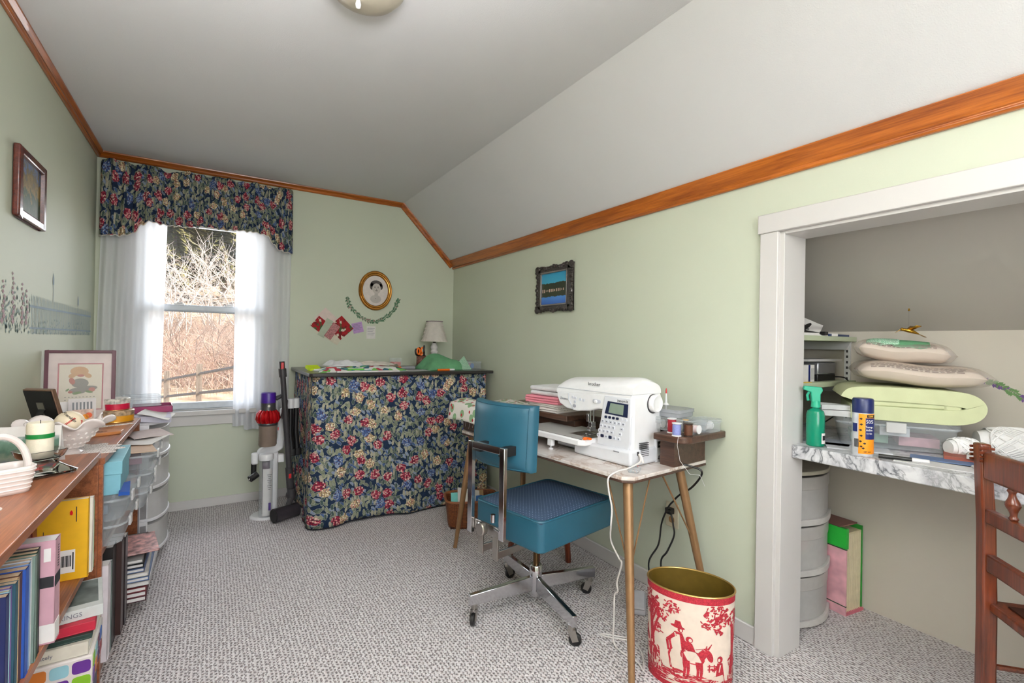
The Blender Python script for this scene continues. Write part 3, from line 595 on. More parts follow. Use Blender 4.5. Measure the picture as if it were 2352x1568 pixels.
# printed scene: s is metres along the face seen from the room (0 = middle of the face), z up
FA = -PI/2-.05
def onface(s, z, d=.0009): return wfn(1, d)(FA+s/.128, z)
pr = MB(); rg = random.Random(3)
def blob(poly, d=.0009, mb=None):
    (mb or pr).add([onface(x, z, d) for x, z in poly], [tuple(range(len(poly)))])
def ell(cx, cz, rx, rz, n=12, a=0, d=.0009, mb=None): blob([(cx+rx*math.cos(t)*math.cos(a)-rz*math.sin(t)*math.sin(a), cz+rx*math.cos(t)*math.sin(a)+rz*math.sin(t)*math.cos(a)) for t in (2*PI*i/n for i in range(n))], d, mb)
def leafy(cx, cz, r, n, sz=.006):
    for i in range(n):
        a = rg.uniform(0, 2*PI); q = r*math.sqrt(rg.random()); ell(cx+q*math.cos(a), cz+q*math.sin(a)*.7, sz*rg.uniform(.6, 1.3), sz*rg.uniform(.3, .6), 6, rg.uniform(0, PI), .0009+.0002*rg.random())
def stroke(pts, w0_, w1_, d=.0009, mb=None):
    n = len(pts)
    for i in range(n-1):
        (x0, z0), (x1, z1) = pts[i], pts[i+1]; L_ = math.hypot(x1-x0, z1-z0) or 1; nx, nz = -(z1-z0)/L_, (x1-x0)/L_; a = w0_+(w1_-w0_)*i/(n-1); c = w0_+(w1_-w0_)*(i+1)/(n-1)
        blob([(x0-nx*a, z0-nz*a), (x0+nx*a, z0+nz*a), (x1+nx*c, z1+nz*c), (x1-nx*c, z1-nz*c)], d, mb)
for q in range(3):   # the scene repeats around the can
    off = (q)*.29
    X = lambda x: x+off
    stroke([(X(-.125), .07), (X(-.118), .15), (X(-.128), .24)], .014, .008); stroke([(X(-.118), .15), (X(-.10), .20), (X(-.085), .235)], .007, .003); stroke([(X(-.12), .20), (X(-.09), .27), (X(-.04), .285)], .005, .002)
    leafy(X(-.115), .26, .04, 70); leafy(X(-.075), .245, .028, 36); leafy(X(-.045), .283, .03, 34); leafy(X(-.09), .19, .022, 22); leafy(X(.09), .285, .04, 60); leafy(X(.07), .25, .026, 30); leafy(X(.115), .26, .03, 40); leafy(X(.1), .225, .018, 18); stroke([(X(.135), .30), (X(.10), .27), (X(.055), .245)], .006, .003)
    for i in range(260): sx_, sz_ = rg.uniform(-.145, .145), rg.uniform(.02, .062); ell(X(sx_), sz_+.012*math.cos(sx_*20), rg.uniform(.006, .016), rg.uniform(.0012, .003), 6, rg.gauss(0, .12), .0009+.0002*rg.random())
    for i in range(46): ell(X(rg.uniform(-.145, -.08)), rg.uniform(.05, .13), rg.uniform(.004, .012), rg.uniform(.0015, .004), 6, rg.uniform(0, PI))
    # walker with wide hat and striped skirt
    ell(X(-.022), .222, .022, .0055, 14, -.1); blob([(X(-.033), .223), (X(-.029), .243), (X(-.014), .243), (X(-.008), .222)]); ell(X(-.014), .213, .008, .009)
    blob([(X(-.03), .205), (X(-.008), .203), (X(.004), .17), (X(-.002), .14), (X(-.045), .14), (X(-.05), .17)]); blob([(X(-.045), .142), (X(-.004), .142), (X(.004), .07), (X(-.044), .072), (X(-.052), .12)])
    stroke([(X(-.035), .075), (X(-.03), .052)], .003, .002); stroke([(X(-.028), .195), (X(-.055), .165), (X(-.05), .13)], .006, .003)
    # rider and donkey
    ell(X(.012), .187, .0105, .011); blob([(X(.0), .18), (X(.02), .176), (X(.03), .15), (X(-.004), .148)]); ell(X(.022), .128, .036, .023, 16, -.15); stroke([(X(.045), .135), (X(.06), .155), (X(.066), .16)], .014, .009); ell(X(.072), .14, .010, .022, 12, .35); stroke([(X(.066), .162), (X(.078), .182)], .0035, .001); stroke([(X(.06), .162), (X(.063), .176)], .003, .001); stroke([(X(.03), .158), (X(.055), .165), (X(.07), .167)], .001, .0006)
    for lx in (-.002, .008, .036, .046): stroke([(X(lx), .115), (X(lx+.003), .085), (X(lx), .055)], .006, .0028)
    # seated boy, fence, seated figure at left
    ell(X(.108), .128, .0105, .012); blob([(X(.098), .116), (X(.118), .116), (X(.126), .075), (X(.094), .07)]); blob([(X(.094), .074), (X(.126), .076), (X(.132), .042), (X(.06), .036), (X(.055), .046)]); stroke([(X(.1), .105), (X(.086), .09), (X(.078), .098)], .005, .003)
    for z in (.105, .094): stroke([(X(.066), z), (X(.098), z+.001)], .0018, .0016)
    for x in (.072, .088): stroke([(X(x), .112), (X(x), .085)], .002, .002)
    ell(X(-.105), .105, .013, .014); blob([(X(-.12), .095), (X(-.095), .095), (X(-.07), .07), (X(-.075), .04), (X(-.125), .04)])
pr.build('toile_print', tr.m, wb, smooth=0, kind='stuff')
hl = MB()   # cream highlights drawn inside the red figures
for q in range(3):
    X = lambda x: x+q*.29
    ell(X(-.012), .212, .003, .005, 10, 0, .0014, hl); ell(X(.015), .186, .005, .006, 10, 0, .0014, hl); ell(X(.104), .127, .0045, .006, 10, 0, .0014, hl)
    for i in range(5): stroke([(X(-.04+i*.008), .136), (X(-.042+i*.009), .08)], .0006, .0009, .0014, hl)
    stroke([(X(-.03), .2), (X(-.025), .175)], .002, .001, .0014, hl); stroke([(X(.0), .15), (X(.03), .135), (X(.02), .118)], .0015, .001, .0014, hl); ell(X(.03), .125, .004, .005, 10, 0, .0014, hl); stroke([(X(.11), .11), (X(.105), .085)], .0025, .0015, .0014, hl)
    for i in range(6): stroke([(X(.09+i*.007), .07), (X(.07+i*.011), .042)], .0008, .0007, .0014, hl)
    for i in range(5): stroke([(X(-.115+i*.009), .09), (X(-.12+i*.011), .045)], .0009, .0008, .0014, hl)
hl.build('print_highlights', cream, wb, smooth=0, kind='stuff')
# ================================================================== cutting table with floral skirt
ct = thing('cutting_table', 'tall black-topped cutting table with floor-length floral skirt', 'table', (0, 0, 0))
TX0, TX1, TY0, TY1, TZ = .517, 1.835, 3.2, 4.03, .988
MB().prism([(TX0+.02, TY0), (TX1, TY0), (TX1, TY1), (TX0, TY1), (TX0, TY0+.02)], TZ-.024, TZ).build('table_top', M('black_laminate', (36, 32, 32), .28, 0, .1, 20, .5, .2), ct, bevel=.006, seg=3)
def skirt_path():
    pts = []; x0, x1, y0, y1 = TX0+.035, TX1-.04, TY0+.04, TY1-.01
    n = 60
    for i in range(n+1): pts.append((x0, y1+(y0+.05-y1)*i/n))
    for i in range(1, 13): a = PI+PI/2*i/12; pts.append((x0+.05+.05*math.cos(a), y0+.05+.05*math.sin(a)))
    n = 150
    for i in range(1, n+1): pts.append((x0+.05+(x1-x0-.08)*i/n, y0))
    for i in range(1, 9): a = -PI/2+PI/2*i/8; pts.append((x1-.03+.03*math.cos(a), y0+.03+.03*math.sin(a)))
    for i in range(1, 41): pts.append((x1, y0+.03+(y1-y0-.03)*i/40))
    return pts
SP = skirt_path(); acc = [0]
for a, c in zip(SP, SP[1:]): acc.append(acc[-1]+math.hypot(c[0]-a[0], c[1]-a[1]))
def sk_fn(i, v):
    p = SP[i]; q0 = SP[max(0, i-1)]; q1 = SP[min(len(SP)-1, i+1)]; d = Vector((q1[0]-q0[0], q1[1]-q0[1])).normalized(); nrm = Vector((d.y, -d.x)); s_ = acc[i]
    amp = .004+.03*v; w = amp*(math.sin(s_*9.5+.8)*.6+math.sin(s_*23+v)*.25+math.sin(s_*41+2*v)*.1)
    w += .028*v*math.exp(-((s_-.92)/.12)**2)+.012*v
    return (p[0]+nrm.x*w, p[1]+nrm.y*w, TZ-.026-v*(TZ-.026-.012-.004*math.sin(s_*7)))
NS = len(SP)-1
MB().grid(lambda u, v: sk_fn(round(u*NS), v), NS, 26, lambda u, v: (acc[round(u*NS)]*1.02, v*.96)).build('skirt', M_FLORAL, ct, solid=.002)
MB().tube([sk_fn(i, 1.0) for i in range(NS+1)], .004, 5).build('hem_piping', M('navy_piping', (20, 22, 34), .8), ct)
for x in (TX0+.08, TX1-.08):
    for y in (TY0+.1, TY1-.06): MB().box(x-.02, y-.02, 0, x+.02, y+.02, TZ-.024).build('leg', M_BLACK, ct)
# ------------------------------------------------------------------ stick vacuum on floor dock
vd = thing('vacuum_dock', 'white floor dock of the stick vacuum on an oval base', 'vacuum dock', (.325, 3.63, 0))
MB().lathe([(0, 0), (1, 0), (1, .006), (.9, .016), (0, .02)], (.03, .02, 0), 40, None, .125, .10).build('base', M_WHITE, vd)
MB().prism(rounded(.085, .09, .035, 5, .035, .06), .015, .42).build('column', M_WHITE, vd, bevel=.004)
MB().prism([(-.05, .40), (.03, .40), (.11, .44), (.13, .62), (.115, .72), (.085, .72), (.07, .50), (-.04, .45), (-.055, .43)], -.0, .05, 'y', None, (.0, .04, 0)).build('neck', M_WHITE, vd, bevel=.012, seg=3)
MB().lathe([(0, .395), (.044, .395), (.046, .40), (.046, .425), (.04, .435), (0, .44)], (-.005, -.045, 0), 28).build('tube_cap', M_WHITE, vd)
MB().grid(lambda u, v: (-.005+.042*math.cos(2*PI*u), -.045+.042*math.sin(2*PI*u), .02+.375*v), 28, 1, closed=True).build('clear_tube', M_CLEAR, vd)
MB().grid(lambda u, v: (-.005+.036*math.cos(PI+PI*(.3+.62*u)), -.045+.036*math.sin(PI+PI*(.3+.62*u)), .03+.31*v), 8, 1).build('leaflet', M_PAPER, vd)
MB().cyl((-.005, -.03, .03), (-.005, -.03, .38), .02, .024, 12).build('stored_brush', M('aubergine_plastic', (66, 34, 60), .4), vd)
for i in range(9): MB().cbox((.012, -.0825, .30-.012*i), (.026-.006*(i % 3), .0006, .003)).build('leaflet_print', M_INK, vd)
MB().cbox((.015, -.0825, .09), (.016, .0006, .05)).build('leaflet_print', M('purple_print', (60, 30, 110), .6), vd)
MB().box(.07, .0, .355, .11, .05, .41).build('side_bracket', M_WHITE, vd, bevel=.005)
MB().prism(rounded(.042, .05, .016, 4, -.07, .01), .36, .435).build('tool_holder', M_WHITE, vd, bevel=.01, seg=3)
hd = MB().cyl((-.075, .01, .275), (-.075, .01, .365), .017).tube([(-.055, -.02, .30), (-.08, -.03, .285), (-.1, -.04, .275)], .022, 12).build('mini_tool', M_BLACK, vd); MB().lathe([(0, 0), (.012, 0), (.012, .004), (0, .004)], (-.102, -.041, .275), 12, Matrix.Rotation(-1.3, 3, 'Y')).build('tool_face', M_STEEL, hd)
for dx, dy in ((.147, .03), (.185, .05)):
    MB().lathe([(0, .79), (.022, .785), (.024, .76), (.024, .72), (0, .72)], (dx, dy, 0), 18).build('tool_cap', M_WHITE, vd, smooth=50)
    MB().box(dx-.012, dy, .50, dx+.012, dy+.03, .70).box(.1, .06, .55, dx, .075, .62).build('tool_arm', M_WHITE, vd)
vc = thing('stick_vacuum', 'red and purple cordless vacuum body hanging on the white dock', 'vacuum', (.325, 3.58, 0))
MB().lathe([(0, .845), (.043, .842), (.046, .836), (.046, .775), (0, .775)], n=30).build('filter', M_PURPLE, vc)
MB().lathe([(0, .776), (.045, .776), (.046, .735), (.05, .725), (0, .72)], n=30).build('motor_housing', M_DKGREY, vc)
cyc = MB()
for k in range(14):
    a = 2*PI*k/14; cyc.tube([(.038*math.cos(a), .038*math.sin(a), .728), (.058*math.cos(a), .058*math.sin(a), .70), (.062*math.cos(a), .062*math.sin(a), .668), (.054*math.cos(a), .054*math.sin(a), .645)], [.009, .013, .014, .01], 8)
cyc.lathe([(0, .725), (.04, .725), (.06, .69), (.056, .65), (.05, .64), (0, .64)], n=28).build('cyclones', M('metallic_red', (180, 16, 22), .22, .4), vc)
MB().lathe([(0, .642), (.058, .642), (.06, .635), (.056, .625), (0, .625)], n=28).build('bin_collar', M_DKGREY, vc)
MB().lathe([(.054, .628), (.056, .50), (.05, .488), (0, .486)], n=28).build('dust_bin', clear('smoky_bin', (150, 132, 118), .3, .1), vc)
MB().lathe([(0, .625), (.036, .625), (.036, .5), (0, .5)], n=22).build('dust_core', M('taupe_dust', (172, 158, 146), .9), vc)
MB().tube([(.045, .0, .8), (.09, .01, .82), (.105, .015, .78), (.10, .015, .70), (.085, .01, .66)], [.016, .016, .018, .017, .015], 10).build('handle', M_DKGREY, vc)
MB().cbox((.06, -.02, .60), (.006, .01, .02)).build('release_tab', M_RED, vc); MB().lathe([(0, 0), (.008, 0), (.008, .003), (0, .003)], (-.0, -.047, .757), 12, Matrix.Rotation(PI/2, 3, 'X')).build('badge', M_STEEL, vc)
wd_ = thing('vacuum_wand', 'dark grey vacuum wand with red button and floor head leaning at the floral skirt', 'vacuum wand', (.403, 3.545, 0))
pw = [Vector((-.005, 0, 1.05)), Vector((.066, .03, .19))]
MB().cyl(pw[0].lerp(pw[1], .08), pw[0].lerp(pw[1], .93), .018).build('tube', M_DKGREY, wd_)
MB().cyl(pw[0].lerp(pw[1], .055), pw[0].lerp(pw[1], .12), .0245).cyl(pw[0], pw[0].lerp(pw[1], .055), .017).build('upper_collar', M_DKGREY, wd_)
MB().cbox(pw[0].lerp(pw[1], .035)+Vector((0, -.0165, 0)), (.018, .012, .05)).build('upper_button', M_RED, wd_, bevel=.003)
MB().cyl(pw[0].lerp(pw[1], .84), pw[0].lerp(pw[1], 1.0), .024).build('lower_collar', M_DKGREY, wd_); MB().cbox(pw[0].lerp(pw[1], .9)+Vector((0, -.023, 0)), (.016, .006, .03)).build('lower_button', M_RED, wd_)
MB().ball((.07, .02, .145), .034, 16).cyl((.068, .01, .19), (.07, .01, .12), .026).build('swivel_joint', M_DKGREY, wd_)
dirh = Vector((.9, .44, .0)).normalized(); c0 = Vector((-.045, -.085, .05)); c1 = c0+dirh*.165
MB().tube([c0, c0.lerp(c1, .5), c1], .046, 18).build('cleaner_head', M('dark_grey_gloss', (48, 44, 48), .25), wd_, smooth=50)
MB().tube([c0-dirh*.003, c0+dirh*.006], .040, 18).build('end_cap', M_BLACK, wd_); MB().tube([c0+dirh*.03+Vector((-.01, -.035, .012)), c1-dirh*.02+Vector((-.01, -.035, .012))], .012, 8).build('roller_window', M('purple_grey', (70, 58, 84), .2), wd_)
MB().tube([(.07, .005, .13), (.05, -.02, .09), (.04, -.04, .07)], .02, 10).build('neck', M_DKGREY, wd_)
for i, (dx, dy) in enumerate(((.147, .03), (.185, .05))):
    t_ = thing('vacuum_tool', ['long black crevice tool clipped nearest the wand', 'long black brush tool clipped beside the floral skirt'][i], 'vacuum tool', (.325+dx, 3.63+dy-.001, 0), 0, 'tools on the vacuum dock')
    MB().tube([(0, 0, .72), (0, 0, .55), (.01, -.01, .43)], [.017, .018, .02], 12).build('body', M_BLACK, t_); MB().prism(rounded(.05, .03, .01, 3, .012, -.015), .39, .44).build('nozzle', M_BLACK, t_, bevel=.004)
# ------------------------------------------------------------------ wicker basket
wk = NT('woven_wicker'); v = wk.coord(scale=(1, 1, 1)); sx_ = wk.n('ShaderNodeTexBrick'); wk.l(wk.coord('UV', (30, 60, 1)), sx_.inputs['Vector']); sx_.inputs['Scale'].default_value = 1; sx_.inputs['Mortar Size'].default_value = .08; sx_.inputs['Brick Width'].default_value = 1.0; sx_.inputs['Row Height'].default_value = .5
sx_.inputs['Color1'].default_value = C(122, 66, 34); sx_.inputs['Color2'].default_value = C(152, 88, 48); sx_.inputs['Mortar'].default_value = C(58, 28, 14); wk.bsdf(sx_.outputs[0], .6, 0, wk.bump(sx_.outputs['Fac'], -.8, .004), .4)
bk_ = thing('wicker_basket', 'brown wicker basket with arched handle under the desk end', 'basket', (1.485, 2.86, 0), -.35)
def wbf(d): return lambda u, v: (math.copysign(abs(math.cos(2*PI*u))**.45, math.cos(2*PI*u))*(.15+.02*v+d), math.copysign(abs(math.sin(2*PI*u))**.45, math.sin(2*PI*u))*(.11+.015*v+d), .004+.17*v)
MB().grid(wbf(0), 72, 10, lambda u, v: (u*.9, v*.3)).build('woven_side', wk.m, bk_, solid=.008)
MB().box(-.145, -.105, .004, .145, .105, .012).build('bottom', wk.m, bk_)
MB().tube([wbf(.003)(k/72, 1.0) for k in range(72)], .008, 8, closed=True).build('rim', M('wicker_rim', (142, 82, 44), .5), bk_)
MB().tube([(.0, -.13*math.cos(a)-0, .12+.22*math.sin(a)) for a in (PI*i/20 for i in range(21))], .007, 8).build('handle', M('wicker_rim', (142, 82, 44), .5), bk_)
def sheet(name, label, cat, mt, loc, rz, w, d, th=.002, rx=0, ry=0, group=None, bend=0):
    n = 8
    mb = MB(); f = lambda u, v, k: ((u-.5)*w, (v-.5)*d, k*th+bend*math.sin(u*5+v*3))
    mb.grid(lambda u, v: f(u, v, 0), n, n).grid(lambda u, v: f(u, v, 1), n, n)
    for e in (0, 1): mb.grid(lambda u, v, e=e: f(u, e, v), n, 1).grid(lambda u, v, e=e: f(e, u, v), n, 1)
    o = mb.build(name, mt, smooth=50); place(o, loc, rz, rx, ry); return tag(o, label, cat, group)
sheet('folded_paper', 'white folded paper tucked in the wicker basket', 'paper', M_PAPER, (1.46, 2.85, .172), -.3, .15, .14, .004, .55, .2)
sheet('envelope', 'blue envelope tucked in the wicker basket', 'envelope', M('blue_paper', (52, 104, 172), .7), (1.485, 2.82, .15), -.4, .12, .09, .003, .5, -.1)
sheet('folder', 'aqua folder standing in the wicker basket', 'folder', M('aqua_card', (120, 206, 200), .6), (1.425, 2.86, .15), -.35, .16, .12, .003, .9, 0)
sheet('manila_card', 'tan card standing at the back of the wicker basket', 'card', M('tan_card', (186, 150, 104), .7), (1.53, 2.885, .14), -.35, .11, .12, .003, 1.1, 0)
st = thing('wooden_stool', 'small brown wooden stool with green cloth under the desk', 'stool', (1.56, 2.18, 0), .1)
for x in (-.1, .1):
    for y in (-.1, .1): MB().cyl((x*1.15, y*1.15, 0), (x, y, .28), .016, .018, 10).build('leg', M_OAK, st)
MB().prism(rounded(.26, .26, .04), .28, .305).build('seat', M_OAK, st, bevel=.005); MB().box(-.1, -.11, .16, .1, -.095, .185).box(-.1, .095, .16, .1, .11, .185).build('rung', M_OAK, st)
sheet('folded_cloth', 'dark green folded cloth lying on the wooden stool', 'cloth', M('dark_green_cloth', (24, 58, 34), .9), (1.56, 2.18, .3055), .1, .22, .22, .05, bend=.003)
# ------------------------------------------------------------------ table lamp with ruffled shade
lp = thing('table_lamp', 'white turned table lamp with tiered ruffled shade in the corner', 'lamp', (1.62, 3.86, TZ))
MB().lathe([(0, 0), (.06, 0), (.062, .012), (.05, .022), (.038, .035), (.034, .06), (.027, .10), (.025, .115), (.032, .128), (.024, .14), (.025, .15), (.033, .162), (.03, .175), (.022, .185), (.02, .2), (0, .2)], n=28).build('base', M('glossy_white_ceramic', (226, 220, 218), .2), lp, smooth=60)
MB().cyl((0, 0, .19), (0, 0, .225), .012).build('socket', M('dark_bronze', (50, 38, 28), .4, .6), lp)
shm = MB(); 
for k in range(5):
    z1 = .385-k*.034; r1 = .060+k*.0088
    shm.grid(lambda u, v, z1=z1, r1=r1, k=k: ((r1+.019*v+.0014*math.sin(u*2*PI*46+k)*v)*math.cos(2*PI*u), (r1+.019*v+.0014*math.sin(u*2*PI*46+k)*v)*math.sin(2*PI*u), z1-.036*v), 184, 2, closed=True)
shade = shm.build('lamp_shade', M('white_ruffle_cotton', (216, 208, 200), .9), lp); shm2 = MB().tube([((.069+.002*math.sin(k*1.7))*math.cos(2*PI*k/80), (.069+.002*math.sin(k*1.7))*math.sin(2*PI*k/80), .386+.002*math.sin(k*2.3)) for k in range(80)], .0028, 5, closed=True).build('shade_trim', M('mauve_thread', (122, 98, 112), .9), shade)
# ------------------------------------------------------------------ things on the cutting table
cup = thing('pencil_cup', 'dark floral tin cup holding scissors beside the lamp', 'cup', (1.41, 3.62, TZ))
fm = floral('dark_floral_tin', 2.2); MB().grid(lambda u, v: (.036*math.cos(2*PI*u), .036*math.sin(2*PI*u), .1*v), 30, 1, lambda u, v: (u*.5+.3, v*.22+.1)).build('wall', M('brown_floral_tin', (112, 70, 58), .5, 0, .6, 90), cup, solid=.002); MB().lathe([(0, 0), (.035, 0), (.035, .004), (0, .004)], n=24).build('bottom', M_BLACK, cup); MB().tube([(.037*math.cos(2*PI*k/30), .037*math.sin(2*PI*k/30), .1) for k in range(30)], .0025, 6, closed=True).build('rim', M_BLACK, cup)
def scissors(label, mt, loc, tilt, rz, stand=True, s=1.0):
    t_ = thing('scissors', label, 'scissors', loc, rz, None, tilt[0], tilt[1])
    for e in (-1, 1):
        MB().prism([(e*.002, -.0), (e*.009, .0), (e*.001, .095*s)], -.0012 if e < 0 else .0002, -.0002 if e < 0 else .0012, 'y' if stand else 'z').build('blade', M_CHROME, t_) if not stand else MB().prism([(0, 0), (e*.009, .0), (e*.001, -.07)], e*.0008-.0006, e*.0008+.0006, 'y').build('blade', M_CHROME, t_)
        ring = [(e*(.017*s)+.011*s*math.cos(a), (.035*s+.021*s*math.sin(a))) for a in (2*PI*i/20 for i in range(20))]
        if stand: MB().tube([(p[0], 0, p[1]) for p in ring], .0055*s, 8, closed=True).tube([(0, 0, -.005), (e*.01*s, 0, .018*s)], .005*s, 8).build('handle', mt, t_)
        else: MB().tube([(p[0], -p[1], 0) for p in ring], .0055*s, 8, closed=True).tube([(0, .004, 0), (e*.01*s, -.018*s, 0)], .005*s, 8).build('handle', mt, t_)
    return t_
scissors('black-handled scissors leaning left in the pencil cup', M_BLACK, (1.392, 3.618, TZ+.095), (0, -.3), .5, s=1.15)
scissors('orange-handled scissors standing in the pencil cup', M_ORANGE, (1.405, 3.605, TZ+.098), (0, -.15), .2, s=1.15)
scissors('large black shears standing at right in the pencil cup', M_BLACK, (1.43, 3.61, TZ+.10), (0, .12), 1.2, s=1.35)
cg = thing('candle_glass', 'square glass holding a pink candle on the cutting table', 'candle', (1.215, 3.66, TZ), .2)
MB().box(-.034, -.034, 0, .034, .034, .006).box(-.034, -.034, .006, -.031, .034, .08).box(.031, -.034, .006, .034, .034, .08).box(-.031, -.034, .006, .031, -.031, .08).box(-.031, .031, .006, .031, .034, .08).build('glass', M_GLASS, cg); MB().box(-.03, -.03, .006, .03, .03, .05).build('wax', M('pink_wax', (232, 130, 122), .6), cg, bevel=.003); MB().cyl((0, 0, .05), (0, 0, .058), .001, n=6).build('wick', M_INK, cg)
def crumple(name, label, cat, mt, loc, rz, w, d, h, seed, group=None, base=.0, fs=1.0):
    rg = random.Random(seed); ph = [rg.uniform(0, 6.3) for _ in range(8)]; fr = [rg.uniform(4, 13)*fs for _ in range(8)]
    def f(u, v):
        x, y = (u-.5)*w, (v-.5)*d; e = max(0, 1-abs(2*u-1)**4)*max(0, 1-abs(2*v-1)**4)
        s_ = sum(math.sin(fr[i]*(u*math.cos(ph[i])+v*math.sin(ph[i]))*1.6+ph[i]) for i in range(8))/8
        ridge = abs(math.sin(fr[0]*.6*u+fr[1]*.5*v+ph[0])); z = h*e*(.4+.8*abs(s_)+.2*ridge**2)+base
        return (x+.05*w*math.sin(7*v+ph[1])*(.4+.6*e), y+.05*d*math.sin(7*u+ph[2]), max(.0015, z))
    mb = MB().grid(f, 36, 36, lambda u, v: (u*w, v*d)); o = mb.build(name, mt, smooth=40, solid=.0015); place(o, loc, rz); return tag(o, label, cat, group)
grn = M('green_cotton', (92, 148, 106), .9, 0, .08); tdot = NT('green_dotted_cotton'); tv = tdot.coord('UV', (160, 160, 1)); tdot.bsdf(tdot.mix(tdot.math('LESS_THAN', tdot.vor(tv, 1, 'F1', .5, '2D').outputs['Distance'], .24), C(132, 178, 146), C(226, 238, 226)), .9)
crumple('green_fabric', 'crumpled plain green fabric in front of the lamp', 'fabric', grn, (1.50, 3.44, TZ), .1, .33, .26, .13, 17, None, 0, .55)
tf = MB(); tf.add([(0, .01, .105), (-.05, -.035, .002), (.045, -.03, .002), (.0, .07, .002), (-.06, .04, .03)], [(0, 1, 2), (0, 2, 3), (0, 3, 4), (0, 4, 1)], [(0, .1), (-.05, 0), (.05, 0), (.1, .05), (-.1, .05)]); o_ = tf.build('dotted_fabric', tdot.m, smooth=0, solid=.002); place(o_, (1.665, 3.36, TZ), .2); tag(o_, 'pale green dotted fabric peaked beside the green heap', 'fabric')
def clearbox(name, label, loc, rz, w, d, h, lid=.012, mt=None, group=None, cat='storage box', latch=True):
    mt = mt or M_CLEAR; t_ = thing(name, label, cat, loc, rz, group); b_ = MB(); th = .002
    b_.prism(rounded(w, d, .012, 3), 0, th); o = rounded(w, d, .012, 3); n = len(o)
    b_.grid(lambda u, v: (*o[round(u*n) % n], (h-lid)*v), n, 1, closed=True); b_.build('tray', mt, t_)
    b2 = MB(); o2 = rounded(w+.008, d+.008, .014, 3); b2.prism(rounded(w+.004, d+.004, .014, 3), h-.002, h); b2.grid(lambda u, v: (*o2[round(u*n) % n], h-lid+lid*v), n, 1, closed=True); b2.tube([(p[0], p[1], h-lid) for p in o2], .0016, 5, closed=True).tube([(p[0], p[1], h-.001) for p in o2], .0014, 5, closed=True); l_ = b2.build('lid', mt, t_)
    if latch: MB().box(-w/2-.009, -.018, h-lid-.014, -w/2-.003, .018, h-.002).build('latch', mt, l_, bevel=.001)
    return t_
clearbox('spool_box', 'clear plastic spool box at the right end of the cutting table', (1.745, 3.52, TZ), .15, .16, .24, .06)
def spool(label, mt, loc, axis=None, r=.016, h=.05, core=M_WHITE, group='thread spools'):
    t_ = thing('thread_spool', label, 'thread spool', loc, 0 if axis is None else axis, group)
    R = None if axis is None else Matrix.Rotation(PI/2, 3, 'X'); o = (0, 0, 0) if axis is None else (0, h/2, r)
    f = lambda prof: MB().lathe(prof, o, 24, R)
    f([(0, 0), (r, 0), (r, .003), (r*.8, .005), (0, .005)]).build('flange', core, t_); f([(0, h-.005), (r*.8, h-.005), (r, h-.003), (r, h), (0, h)]).build('flange', core, t_)
    f([(0, .005), (r*.86, .005), (r*.9, .012), (r*.9, h-.012), (r*.86, h-.005), (0, h-.005)]).build('thread', mt, t_); return t_
spool('white spool lying at left inside the cutting table spool box', M('white_thread', (224, 222, 222), .7), (1.715, 3.47, TZ+.003), .3, .02, .05); spool('blue-ended spool lying at right inside the cutting table spool box', M('pink_thread', (214, 170, 180), .7), (1.775, 3.48, TZ+.003), .3, .02, .05, M('blue_core', (90, 130, 190), .5))
# papers, pens, fabric scraps at left end of the cutting table
quiltm = NT('patchwork_print'); tv = quiltm.coord('UV', (28, 28, 1)); vo = quiltm.vor(tv, 1, 'F1', .8, '2D'); sc3 = quiltm.n('ShaderNodeSeparateColor'); quiltm.l(vo.outputs['Color'], sc3.inputs[0])
quiltm.bsdf(quiltm.ramp(sc3.outputs[0], [(0, C(228, 226, 222)), (.3, C(60, 150, 146)), (.45, C(232, 230, 226)), (.62, C(176, 52, 72)), (.72, C(40, 92, 110)), (.84, C(120, 186, 90))], 'CONSTANT'), .9)
crumple('white_fabric', 'crumpled white fabric on top of the scraps on the cutting table', 'fabric', M('white_cotton', (222, 222, 224), .9), (.80, 3.55, TZ+.03), .2, .24, .2, .05, 8)
crumple('fabric_scraps', 'pile of teal, red and white fabric scraps at left of cutting table', 'fabric', quiltm.m, (.90, 3.46, TZ), .08, .62, .32, .045, 12)
crumple('tissue_paper', 'crumpled cream tissue paper lying across the fabric scraps', 'paper', M('cream_tissue', (214, 206, 196), .9), (1.0, 3.60, TZ+.03), -.15, .36, .12, .03, 21)
sheet('cutting_template', 'long white paper template along the front edge of the cutting table', 'paper', M_PAPER, (.90, 3.265, TZ+.001), .02, .42, .05, .008)
sheet('sticky_note_pad', 'neon yellow sticky note pad at left end of the cutting table', 'note pad', M('neon_yellow', (206, 232, 30), .7), (.60, 3.56, TZ+.003), .3, .085, .075, .02, .35, 0)
sheet('grey_paper', 'grey sheet of paper left of the green fabric heap', 'paper', M('grey_paper', (182, 180, 184), .7), (1.23, 3.34, TZ+.001), .1, .24, .12, .002)
rc = thing('rotary_cutter', 'grey and orange rotary cutter near the middle of the cutting table', 'cutter', (1.23, 3.42, TZ+.003), .35)
MB().tube([(-.07, 0, .012), (-.02, 0, .014), (.06, 0, .012)], [.01, .012, .014], 10).build('grip', M('grey_plastic', (150, 150, 156), .4), rc); MB().tube([(-.115, 0, .012), (-.07, 0, .012)], [.009, .014], 10).build('guard', M_ORANGE, rc); MB().lathe([(0, -.001), (.022, -.001), (.022, .001), (0, .001)], (-.1, .012, .022), 20, Matrix.Rotation(PI/2, 3, 'X')).build('blade', M_STEEL, rc)
def pen(label, mt, loc, rz, L_=.14, r=.006):
    t_ = thing('marker_pen', label, 'pen', (loc[0], loc[1], loc[2]+r), rz, 'pens and markers'); MB().tube([(-L_/2, 0, 0), (L_*.2, 0, 0)], r, 10).build('barrel', mt, t_); MB().tube([(L_*.2, 0, 0), (L_/2, 0, 0)], [r*1.08, r*.9], 10).build('cap', M_WHITE, t_); return t_
